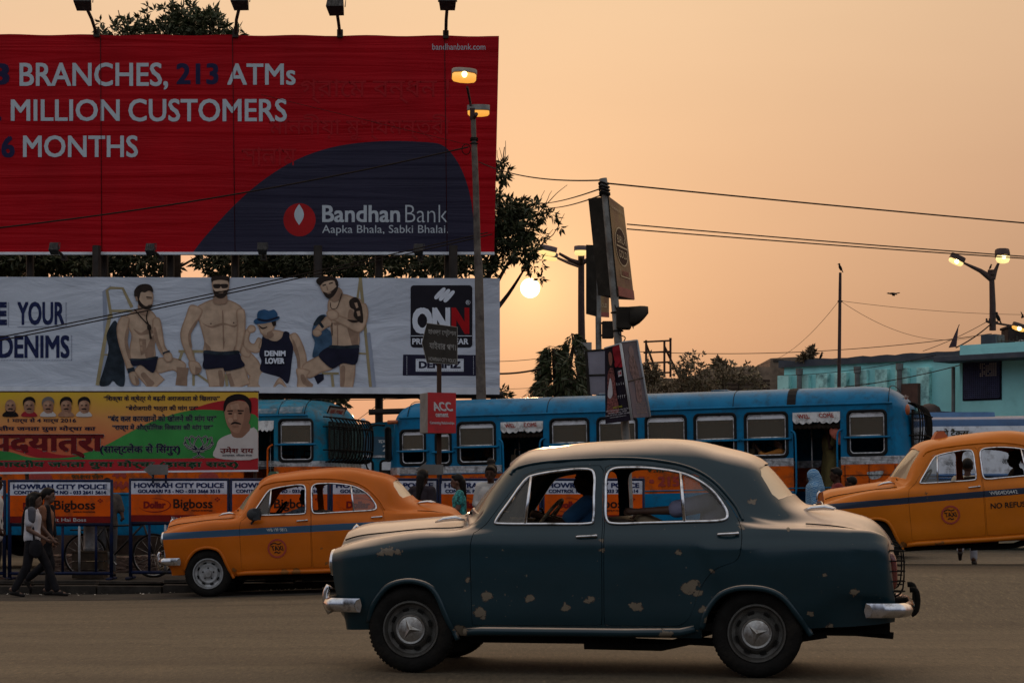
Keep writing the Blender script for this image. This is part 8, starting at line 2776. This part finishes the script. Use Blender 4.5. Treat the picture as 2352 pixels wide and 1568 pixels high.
def person(label, loc, rz, H, pose, skin, top, bottom, sleeve=.55, hem=.84, hair='short', shoes=SHOEM, skirt=False, group=None, extras=None, look=0., topname='shirt', botname='trousers'):
    J = {k: Vector(v) for k, v in STD.items()}
    for k, v in pose.items(): J[k] = Vector(v)
    r = thing('person', label, 'person', loc, (0, 0, rz), group)
    r.scale = (H / 1.6,) * 3
    hd = J['hea']
    Rh = Euler((0, 0, look)).to_matrix()
    h = lambda x, y, z: tuple(hd + Rh @ Vector((x, y, z)))
    mb = MB()
    for s in (-1, 1):
        mb.cap(J['pel'] + Vector((0, s * .058, .0)), J['wai'] + Vector((0, s * .045, 0)), .100, .088)
        mb.cap(J['wai'] + Vector((0, s * .045, 0)), J['che'] + Vector((0, s * .062, .0)), .088, .100)
    mb.cap(J['shL'] + Vector((0, -.02, 0)), J['shR'] + Vector((0, .02, 0)), .058, .058)
    mb.cap(J['che'], J['nec'], .09, .055)
    mb.cap(J['nec'], hd + Vector((-.012, 0, -.06)), .052, .046)
    mb.ell(h(0, 0, .015), (.092, .075, .105), 18, 12)
    mb.ell(h(.030, 0, -.055), (.058, .052, .060), 14, 10)
    mb.ell(h(.092, 0, -.022), (.020, .014, .024), 8, 6)
    mb.ell(h(.080, 0, -.062), (.016, .024, .012), 8, 6)
    for s in (-1, 1): mb.ell(h(-.004, s * .076, -.012), (.020, .012, .030), 8, 6)
    fing = MB()
    for S in 'LR':
        mb.cap(J['sh' + S], J['el' + S], .050, .039); mb.cap(J['el' + S], J['wr' + S], .038, .026)
        mb.cap(J['hi' + S], J['kn' + S], .085, .056); mb.cap(J['kn' + S], J['an' + S], .054, .036)
        to = J['to' + S]; an = J['an' + S]
        mb.cap(an + (an - to).normalized() * .04 * Vector((1, 1, 0)).length / 1.414, to, .036, .024)
        d = (J['wr' + S] - J['el' + S]).normalized()
        inn = Vector((.1, -1 if S == 'L' else 1, 0)); inn = (inn - d * inn.dot(d)).normalized()
        acr = d.cross(inn).normalized()
        w = J['wr' + S]
        mb.cap(w, w + d * .075, .026, .030)
        for q, L_ in enumerate((.068, .076, .070, .056)):
            b0 = w + d * .080 + acr * (.021 - .014 * q)
            b1 = b0 + (d * .9 + inn * .35).normalized() * L_ * .5
            b2 = b1 + (d * .45 + inn * .9).normalized() * L_ * .5
            fing.tube([b0 - d * .02, b0, b1, b2], [.009, .0088, .008, .0062], 7)
        t0 = w + d * .030 + acr * .026
        t1 = t0 + (d * .6 + acr * .7 + inn * .3).normalized() * .036
        fing.tube([t0 - acr * .01, t0, t1, t1 + (d * .9 + inn * .4).normalized() * .030], [.011, .011, .0095, .007], 7)
    body = join_meshes('body', remesh(mb, skin, .012), fing, skin)
    bo = link('body', body, r)
    mb = MB()
    for s in (-1, 1): mb.ell(h(.083, s * .030, .004), (.010, .013, .007), 8, 6)
    for s in (-1, 1): mb.tube([h(.088, s * .016, .024), h(.086, s * .032, .030), h(.076, s * .046, .024)], .004, 5)
    mb.build('eyes', EYEM, r, 180)
    # hair
    if hair:
        mb = MB()
        mb.ell(h(-.016, 0, .040), (.098, .086, .096), 16, 10)
        mb.ell(h(.045, 0, .085), (.050, .066, .034), 12, 8)
        if hair == 'bob':
            for s in (-1, 1): mb.cap(Vector(h(-.03, s * .070, .02)), Vector(h(-.035, s * .078, -.13)), .05, .042)
            mb.cap(Vector(h(-.07, 0, .02)), Vector(h(-.085, 0, -.14)), .085, .07)
        if hair == 'long':
            mb.cap(Vector(h(-.075, 0, -.0)), Vector(h(-.10, 0, -.16)), .070, .055); mb.cap(Vector(h(-.10, 0, -.14)), Vector(h(-.13, .01, -.38)), .055, .028)
        if hair == 'tail':
            mb.cap(Vector(h(-.095, 0, .02)), Vector(h(-.125, 0, -.03)), .050, .046); mb.cap(Vector(h(-.125, 0, -.03)), Vector(h(-.115, 0, -.26)), .044, .020)
        if hair == 'bun': mb.ell(h(-.06, 0, .15), (.07, .07, .06), 12, 8)
        link('hair', remesh(mb, HAIRM, .012, 2), r)
    # top
    mb = MB()
    g = .020
    wz = Vector((0, 0, hem - J['pel'].z))
    for s in (-1, 1):
        mb.cap(J['pel'] + Vector((0, s * .062, 0)) + wz, J['wai'] + Vector((0, s * .05, 0)), .100 + g, .092 + g)
        mb.cap(J['wai'] + Vector((0, s * .05, 0)), J['che'] + Vector((0, s * .062, 0)), .092 + g, .100 + g * .8)
    mb.cap(J['shL'], J['shR'], .058 + g * .7, .058 + g * .7); mb.cap(J['che'], J['nec'] + Vector((0, 0, -.03)), .09 + g, .062)
    for S in 'LR':
        if sleeve <= 1: mb.cap(J['sh' + S], J['sh' + S].lerp(J['el' + S], sleeve), .052 + g, .050 + g)
        else:
            mb.cap(J['sh' + S], J['el' + S], .052 + g, .042 + g); mb.cap(J['el' + S], J['el' + S].lerp(J['wr' + S], sleeve - 1), .042 + g, .032 + g)
    link(topname, remesh(mb, top, .012, 2), r)
    # legs
    mb = MB()
    mb.cap(J['pel'] + Vector((0, .05, .02)), J['pel'] + Vector((0, -.05, .02)), .112, .112)
    if skirt:
        a = (J['anL'] + J['anR']) / 2
        for S in 'LR': mb.cap(J['hi' + S], J['kn' + S], .11, .12); mb.cap(J['kn' + S], J['an' + S] + Vector((0, 0, .04)), .12, .10)
        mb.cap(J['pel'], a + Vector((0, 0, .15)), .12, .13)
    else:
        for S in 'LR': mb.cap(J['hi' + S], J['kn' + S], .094, .070); mb.cap(J['kn' + S], J['an' + S] + (J['kn' + S] - J['an' + S]).normalized() * .03, .070, .056)
    link(botname, remesh(mb, bottom, .013, 2), r)
    if shoes is not None:
        for S in 'LR':
            mb = MB()
            to, an = J['to' + S], J['an' + S]
            d = (to - an); 
            mb.cap(an + Vector((-d.x * .25, 0, -.035)), to + Vector((d.x * .06, 0, -.002)), .034, .027)
            mb.cap(an + Vector((0, 0, -.03)), an.lerp(to, .5), .040, .034)
            link('shoe', remesh(mb, shoes, .010, 2), r)
    if extras: extras(r, J, h)
    return r
def ground_at(px, D, extra=0.):
    x = (px - CX) / F * D
    return (x, D, gz(x, D) + extra)

TEE = cloth('tee_white', (.42, .41, .44), .2, 6)
BLKC = cloth('cloth_black', (.014, .013, .015), .3)
def bag_straps(r, J, h):
    mb = MB()
    mb.tube(crom([tuple(J['shR'] + Vector((-.04, -.02, .075))), tuple(J['che'] + Vector((-.135, -.05, -.02))), tuple(J['wai'] + Vector((-.13, -.03, -.08)))], 5, False), .030, 6)
    mb.tube(crom([tuple(J['shR'] + Vector((.02, -.045, .06))), tuple(J['elR'] + Vector((.05, .06, .12))), (.07, -.17, .80)], 5, False), .018, 6)
    mb.ell((.10, -.18, .74), (.11, .05, .15), 12, 8)
    mb.build('shoulder_bag', BLKC, r, 180)
def raglan(r, J, h):
    mb = MB(); mb.cap(J['shR'] + Vector((.03, -.012, .02)), J['shR'].lerp(J['elR'], .42) + Vector((.03, -.008, 0)), .070, .068); link('shoulder_panel', remesh(mb, cloth('tee_grey', (.06, .06, .075)), .012, 2), r); bag_straps(r, J, h)
person('woman with a black bob in a white tee and black trousers, striding along the kerb', ground_at(74, 27.3), 0, 1.43,
       dict(che=(.015, 0, 1.20), hea=(.05, 0, 1.475), nec=(.02, 0, 1.34), knL=(.20, .08, .50), anL=(.36, .08, .085), toL=(.50, .09, .035), knR=(-.06, -.08, .47), anR=(-.26, -.09, .10), toR=(-.12, -.09, .03), elR=(-.01, -.20, 1.03), wrR=(.22, -.17, .90), elL=(-.10, .20, 1.05), wrL=(.0, .2, .84)),
       SKINM[0], TEE, BLKC, .62, .90, 'bob', SHOEM, extras=raglan)
def scarf(r, J, h):
    mb = MB()
    mb.cap(J['shR'] + Vector((.06, .02, .03)), Vector((.10, -.12, .95)), .05, .045); mb.cap(J['shL'] + Vector((.06, -.02, .03)), Vector((.11, .08, .92)), .05, .045); mb.cap(Vector((.10, -.12, .95)), Vector((.06, -.14, .62)), .05, .06)
    link('scarf', remesh(mb, BLKC, .012, 2), r)
person('woman in a rust brown top with black scarf, walking just beyond the woman in white', ground_at(104, 27.75), 0, 1.47,
       dict(hea=(.05, 0, 1.495), nec=(.02, 0, 1.345), knR=(.10, -.08, .47), anR=(.06, -.09, .075), toR=(.21, -.09, .03), knL=(-.02, .09, .47), anL=(-.30, .09, .24), toL=(-.24, .09, .10), elR=(-.02, -.21, 1.05), wrR=(.14, -.19, .86)),
       SKINM[0], cloth('top_rust', (.17, .070, .035)), BLKC, .5, .80, 'tail', SHOEM, extras=scarf)
PZ = .137
person('person in a white kurta cut off by the left edge of the photo', (at(-13, 1200, 28.8).x, 28.8, gz(-7.4, 28.8) + PZ), 0, 1.52, dict(elR=(.05, -.20, 1.04), wrR=(.12, -.19, .82)), SKINM[1], cloth('kurta_white', (.42, .40, .38), .15), BLKC, 1.7, .70)
person('dark-haired person seen from behind beside the rear window of the left taxi', (at(970, 1200, 28.9).x, 28.9, gz(-1.3, 28.9) + PZ), rad(60), 1.50, dict(), SKINM[1], cloth('top_dark', (.03, .025, .03)), BLKC, .8, .84, 'long')
TEAL = cloth('dress_teal', (.03, .22, .21), 1.0, 26)
person('woman in a teal patterned dress with a long black braid, facing left', (at(1056, 1200, 28.7).x, 28.7, gz(-.7, 28.7) + PZ), math.pi, 1.43, dict(hea=(.045, 0, 1.49), elL=(.02, .2, 1.05), wrL=(.22, .12, 1.02), elR=(.02, -.2, 1.05), wrR=(.22, -.12, 1.04)), SKINM[0], TEAL, TEAL, .5, .78, 'long', SHOEM, True, topname='kameez', botname='skirt')
person('man in an open white shirt looking down, beside the windscreen of the blue car', (at(1128, 1200, 28.6).x, 28.6, gz(-.3, 28.6) + PZ), rad(-100), 1.56, dict(hea=(.055, 0, 1.475), nec=(.02, 0, 1.345), elL=(.02, .22, 1.04), wrL=(.18, .12, .95), elR=(.02, -.22, 1.04), wrR=(.18, -.10, .97)), SKINM[1], cloth('shirt_white', (.40, .40, .38), .15, 5), cloth('trousers_grey', (.06, .06, .065)), 1.3, .82, 'short')
person('person with tousled black hair standing behind the man in the white shirt', (at(1129, 1200, 30.4).x, 30.4, gz(-.3, 30.4) + PZ), rad(-80), 1.60, dict(), SKINM[1], cloth('top_dark', (.03, .025, .03)), BLKC, 1.5, .84, 'bun')
person('grey-shirted passer-by glimpsed through the front vent window of the blue car', (at(1218, 1200, 28.9).x, 28.9, gz(.2, 28.9) + PZ), math.pi, 1.46, dict(), SKINM[1], cloth('shirt_grey', (.14, .13, .15)), BLKC, 1.2, .84, 'short')
# by the right-hand doorway of the long bus
BLUEP = mat('veil_blue', (.035, .15, .30), .9, var=.0)
def _veil():
    t = BLUEP.node_tree; b = t.nodes['Principled BSDF']
    co = t.nodes.new('ShaderNodeTexCoord').outputs['Object']
    v = t.nodes.new('ShaderNodeTexWave'); v.wave_type = 'RINGS'; v.inputs['Scale'].default_value = 14; v.inputs['Distortion'].default_value = 9
    t.links.new(co, v.inputs['Vector'])
    r_ = t.nodes.new('ShaderNodeValToRGB'); r_.color_ramp.elements[0].position = .62; r_.color_ramp.elements[1].position = .72
    r_.color_ramp.elements[0].color = (.025, .13, .29, 1); r_.color_ramp.elements[1].color = (.26, .40, .50, 1)
    t.links.new(v.outputs[0], r_.inputs[0]); t.links.new(r_.outputs[0], b.inputs['Base Color'])
_veil()
def veil(r, J, h):
    mb = MB()
    mb.ell(h(-.022, 0, .03), (.118, .105, .125), 16, 12); mb.cap(Vector(h(-.06, 0, -.02)), Vector(h(-.06, 0, -.18)), .11, .16)
    mb.cap(Vector(h(-.05, .09, -.16)), J['elL'], .10, .08); mb.cap(Vector(h(-.05, -.09, -.16)), J['elR'], .10, .08)
    mb.cap(Vector(h(-.05, 0, -.18)), Vector(h(-.04, 0, -.45)), .16, .15)
    me = remesh(mb, BLUEP, .014, 2)
    # leave the face free
    link('veil', boolean(me, MBface(h)), r)
def MBface(h):
    mb = MB(); mb.ell(h(.105, 0, -.02), (.085, .062, .105), 16, 12)
    return mb.mesh('f')
xb = at(1872, 1200, 30.6).x
person('woman in a blue patterned headscarf, by the right-hand doorway of the long bus', (xb, 30.6, gz(xb, 30.6)), math.pi - rad(10), 1.45, dict(hea=(.05, 0, 1.46), nec=(.02, 0, 1.335)), SKINM[1], BLUEP, BLKC, 1.6, .75, None, SHOEM, True, extras=veil, topname='robe', botname='skirt')
xb = at(1923, 1200, 30.8).x
person('dark-haired person with a red collar, right of the woman in the blue headscarf', (xb, 30.8, gz(xb, 30.8)), math.pi, 1.47, dict(elL=(.05, .20, 1.06), wrL=(.24, .14, 1.20)), SKINM[1], cloth('top_crimson', (.16, .015, .015)), BLKC, .8, .84, 'short')
xb = at(1958, 1200, 30.3).x
person('short dark-clad person whose head just shows above the hood of the right taxi', (xb, 30.3, gz(xb, 30.3)), rad(160), 1.33, dict(), SKINM[1], BLKC, BLKC, .8, .84, 'short')
# the man crossing behind the right taxi
def stripe_bag(r, J, h):
    mb = MB()
    mb.tube(crom([tuple(J['shL'] + Vector((-.03, .0, .075))), tuple(J['che'] + Vector((-.128, .02, -.05))), (-.12, -.14, .95)], 5, False), .014, 5)
    mb.build('bag_strap', mat('strap_navy', (.03, .035, .06), .8), r, 180)
xb = at(2222, 1200, 30.3).x
person('grey-haired man in a cream shirt walking away beyond the right taxi', (xb, 30.3, gz(xb, 30.3)), rad(72), 1.60, dict(hea=(.04, 0, 1.49), knL=(.06, .08, .48), anL=(-.30, .08, .22), toL=(-.20, .09, .10), knR=(.10, -.08, .48), anR=(.06, -.09, .075), toR=(.21, -.10, .03), elL=(-.04, .25, 1.05), elR=(.02, -.25, 1.05)), SKINM[1], cloth('shirt_cream', (.34, .29, .21), .15, 5), cloth('trousers_pale', (.20, .20, .22)), .7, .82, 'short', SHOEM, extras=stripe_bag)
# people in and on the vehicles
def in_frame(root_, x, y, z):
    bpy.context.view_layer.update()
    return tuple(root_.matrix_world @ Vector((x, y, z)))
SIT = dict(pel=(0, 0, .10), wai=(-.03, 0, .22), che=(-.05, 0, .42), nec=(-.05, 0, .56), hea=(-.02, 0, .70), shL=(-.05, .165, .51), shR=(-.05, -.165, .51), hiL=(.03, .09, .09), hiR=(.03, -.09, .09), knL=(.44, .10, .14), knR=(.44, -.10, .14), anL=(.52, .10, -.25), anR=(.52, -.10, -.25), toL=(.66, .10, -.28), toR=(.66, -.10, -.28))
def seated(label, root_, loc, rz, H, skin, top, bottom, extra=None, hair='short', sleeve=.7, **k):
    p = dict(SIT)
    p.update(elL=(.05, .21, .30), wrL=(.28, .17, .26), elR=(.05, -.21, .30), wrR=(.28, -.17, .26))
    if extra: p.update(extra)
    return person(label, in_frame(root_, *loc), rz, H, p, skin, top, bottom, sleeve, .12, hair, SHOEM, **k)
seated('driver in a bright blue shirt at the wheel of the dark blue car', blue, (-.13, .32, .74), rad(-10.1) + math.pi, 1.45, SKINM[1], cloth('shirt_blue', (.05, .17, .36), .15), BLKC, dict(elL=(.14, .22, .34), wrL=(.34, .13, .40), elR=(.14, -.22, .34), wrR=(.34, -.13, .40)))
def bundle(r, J, h):
    pass
seated('rear passenger in a lavender sleeve and tan trousers, one arm along the front seat', blue, (.86, -.22, .75), rad(-10.1) + math.pi, 1.48, SKINM[0], cloth('shirt_lavender', (.26, .25, .36), .12), cloth('trousers_tan', (.23, .165, .10), .2), dict(shL=(.0, .165, .50), elL=(.28, .17, .44), wrL=(.54, .12, .43), knL=(.50, .06, .34), knR=(.54, -.12, .36), anL=(.50, .08, -.1), anR=(.52, -.10, -.1), toL=(.62, .1, -.16), toR=(.62, -.1, -.16)), 'short', .85)
CHECK = cloth('shirt_check', (.20, .25, .30), .9, 40)
seated('driver in a checked shirt leaning at the front window of the left taxi', ta, (-.06, .30, .66), rad(-1) + math.pi, 1.42, SKINM[1], CHECK, BLKC, dict(elR=(.22, -.20, .34), wrR=(.40, -.12, .36), elL=(.22, .24, .42), wrL=(.44, .2, .40)), 'short', 1.6)
seated('dark silhouette of a passenger in the rear of the right taxi', tb, (.72, .25, .66), rad(-3) + math.pi, 1.46, SKINM[1], cloth('top_dark', (.03, .025, .03)), BLKC)
seated('orange-clad passenger with raised arms in the last window before the right bus doorway', bus1, (OB.x(1782), .40, 1.40), OB.yaw + math.pi, 1.45, SKINM[0], cloth('sari_orange', (.46, .17, .025), .3), cloth('sari_orange', (.46, .17, .025), .3), dict(elL=(.24, .24, .42), wrL=(.40, .14, .62), elR=(.26, -.20, .44), wrR=(.42, -.10, .60), knL=(.3, .1, .14), knR=(.3, -.1, .14), anL=(.34, .1, -.3), anR=(.34, -.1, -.3), toL=(.46, .1, -.33), toR=(.46, -.1, -.33)), 'short', 1.3)
for px_, y_, sk_i, c_, lab in ((1312, .5, 1, (.10, .09, .12), 'dim passenger in the first bus window right of the left doorway'), (1532, .45, 1, (.20, .05, .05), 'maroon-clad passenger in the bus window right of the posters'), (1650, .5, 0, (.08, .12, .07), 'green-clad passenger two windows left of the right bus doorway'), (1100, .6, 1, (.16, .16, .17), 'grey-clad passenger in the bus window right of the ACC box')):
    seated(lab, bus1, (OB.x(px_), y_, 1.36), OB.yaw + math.pi + rng.uniform(-.5, .5), 1.5, SKINM[sk_i], cloth('clothes_%d' % px_, c_), BLKC)
xd = OB.x(1898)
person('shadowy standee in an olive dress inside the right-hand bus doorway', in_frame(bus1, xd, .62, .80), OB.yaw + math.pi + .5, 1.62, dict(elL=(.08, .22, 1.10), wrL=(.12, .2, 1.36), elR=(.0, -.24, 1.05)), SKINM[1], cloth('dress_olive', (.13, .10, .03)), cloth('dress_olive', (.13, .10, .03)), .6, .8, 'short', SHOEM, True, topname='kameez', botname='skirt')
mb = MB()
cc = (OB.x(1925), .10, OB.z(1925, 990))
mb.ell((0, 0, .0), (.12, .05, .14), 12, 8, (0, rad(-20), 0)); mb.ell((.06, .0, -.13), (.07, .04, .10), 10, 8)
hb = link('hanging_bag', remesh(mb, cloth('bag_coral', (.52, .14, .09), .5, 14), .014, 3))
hb.location = in_frame(bus1, *cc)
tag(hb, 'coral pink bag hanging in the right-hand bus doorway', 'bag')

# ================================================================ the bicycle with a milk can behind the barricade
CYC = mat('cycle_black', (.016, .014, .013), .5, .4, var=.3, scale=20)
CANM = mat('can_tin', (.30, .31, .32), .45, .6, var=.25, scale=9, dirt=(.10, .09, .08), dirt_amt=.5)
xc = at(268, 1200, 30.3).x
by = thing('bicycle', 'black bicycle carrying goods behind the barricade, left of the left taxi', 'bicycle', (xc, 30.5, gz(xc, 30.5) + PZ), (0, 0, rad(-4)))
for x in (-.53, .53):
    w = bpy.data.objects.new('wheel', None); COL.objects.link(w); w.parent = by; w.location = (x, 0, .335)
    mb = MB(); mb.tube([(.32 * math.cos(t), 0, .32 * math.sin(t)) for t in [2 * math.pi * k / 40 for k in range(40)]], .018, 6, 0, True); mb.build('tyre', RUBBER, w, 180)
    mb = MB(); mb.tube([(.30 * math.cos(t), 0, .30 * math.sin(t)) for t in [2 * math.pi * k / 40 for k in range(40)]], .008, 5, 0, True)
    for k in range(14): mb.tube([(0, 0, 0), (.30 * math.cos(k * .449), 0, .30 * math.sin(k * .449))], .0028, 4)
    mb.tube([(0, -.05, 0), (0, .05, 0)], .022, 8); mb.build('rim', DULLCHROME, w, 180)
mb = MB()
for a_, b_ in (((-.12, 0, .30), (.38, 0, .82)), ((-.12, 0, .30), (-.24, 0, .84)), ((-.22, 0, .78), (.37, 0, .80)), ((-.12, 0, .30), (-.53, 0, .335)), ((-.22, 0, .78), (-.53, 0, .335)), ((.36, 0, .86), (.53, 0, .335)), ((.36, 0, .86), (.34, 0, .98))): mb.tube([a_, b_], .016, 7)
mb.build('frame', CYC, by, 180)
mb = MB(); mb.tube(crom([(.22, -.27, .98), (.34, -.20, 1.0), (.36, 0, 1.0), (.34, .20, 1.0), (.22, .27, .98)], 5, False), .012, 6); mb.build('handlebar', DULLCHROME, by, 180)
mb = MB(); mb.ell((-.26, 0, .88), (.13, .08, .04), 12, 8); mb.build('saddle', CYC, by, 180)
mb = MB(); mb.box((-.56, 0, .72), (.36, .16, .02)); mb.tube([(-.62, .06, .72), (-.53, .05, .335)], .008, 5); mb.build('carrier', CYC, by)
mb = MB(); mb.lathe([(.001, -.09), (.09, -.09), (.09, -.085), (.001, -.085)], (-.12, -.04, .30), 'Y', 20); mb.tube([(-.12, -.06, .30), (-.02, -.10, .20)], .011, 5); mb.tube([(-.12, .06, .30), (-.22, .10, .40)], .011, 5); mb.build('crank', DULLCHROME, by)
xm = at(206, 1200, 30.0).x
cn = thing('milk_can', 'cylindrical tin milk can seen between the bars of the left barricade', 'can', (xm, 30.02, gz(xm, 30) + PZ + .42))
mb = MB(); mb.lathe([(.001, 0), (.095, 0), (.10, .02), (.10, .045), (.094, .05), (.094, .36), (.10, .37), (.10, .40), (.085, .43), (.06, .44), (.06, .47), (.001, .475)], seg=28); mb.build('can', CANM, cn, 35)
mb = MB(); mb.tube(crom([(-.09, 0, .38), (-.09, 0, .50), (0, 0, .54), (.09, 0, .50), (.09, 0, .38)], 4, False), .007, 5); mb.build('handle', CANM, cn, 180)
ct = thing('wooden_crate', 'dark low crate under the tin milk can behind the barricade', 'crate', (xm, 30.02, gz(xm, 30) + PZ))
mb = MB()
for k in range(3): mb.box((0, -.17, .07 + .13 * k), (.46, .02, .11)); mb.box((0, .17, .07 + .13 * k), (.46, .02, .11)); mb.box((-.22, 0, .07 + .13 * k), (.02, .32, .11)); mb.box((.22, 0, .07 + .13 * k), (.02, .32, .11))
mb.box((0, 0, .405), (.47, .36, .025)); mb.build('slats', mat('crate_dark', (.045, .032, .022), .9, var=.4, scale=8), ct)
person('man in grey trousers steadying the bicycle behind the barricade', (at(246, 1200, 30.95).x, 30.95, gz(-6.2, 30.9) + PZ), rad(-70), 1.5, dict(wrL=(.2, .22, .98), elL=(.02, .23, 1.05)), SKINM[1], cloth('shirt_dun', (.07, .055, .045)), cloth('trousers_grey', (.06, .06, .065)), .8, .84, 'short')
for (px, D, w, h_, lab) in ((150, 32.4, .7, .30, 'broken lump of brown masonry under the bus, seen below the left barricade'), (300, 32.8, .9, .26, 'flat brown masonry block under the bus, behind the bicycle'), (655, 28.3, .62, .20, 'rough grey kerb block lying behind the left taxi')):
    x = at(px, 1300, D).x
    o_ = MB().box((0, 0, h_ / 2), (w, .4, h_), (0, rng.uniform(-.05, .05), .2), 0, .86)
    me = with_mods(o_.mesh('b'), ('SUBSURF', dict(subdivision_type='SIMPLE', levels=4)))
    for v_ in me.vertices: v_.co += Vector((rng.gauss(0, .008), rng.gauss(0, .008), rng.gauss(0, .008)))
    me.materials.clear(); me.materials.append(WALLB if px < 500 else STONE); finish(me, 40)
    q = link('stone_block', me); q.location = (x, D, gz(x, D) + (PZ if D > 28.2 else 0) - .01)
    tag(q, lab, 'stone block')
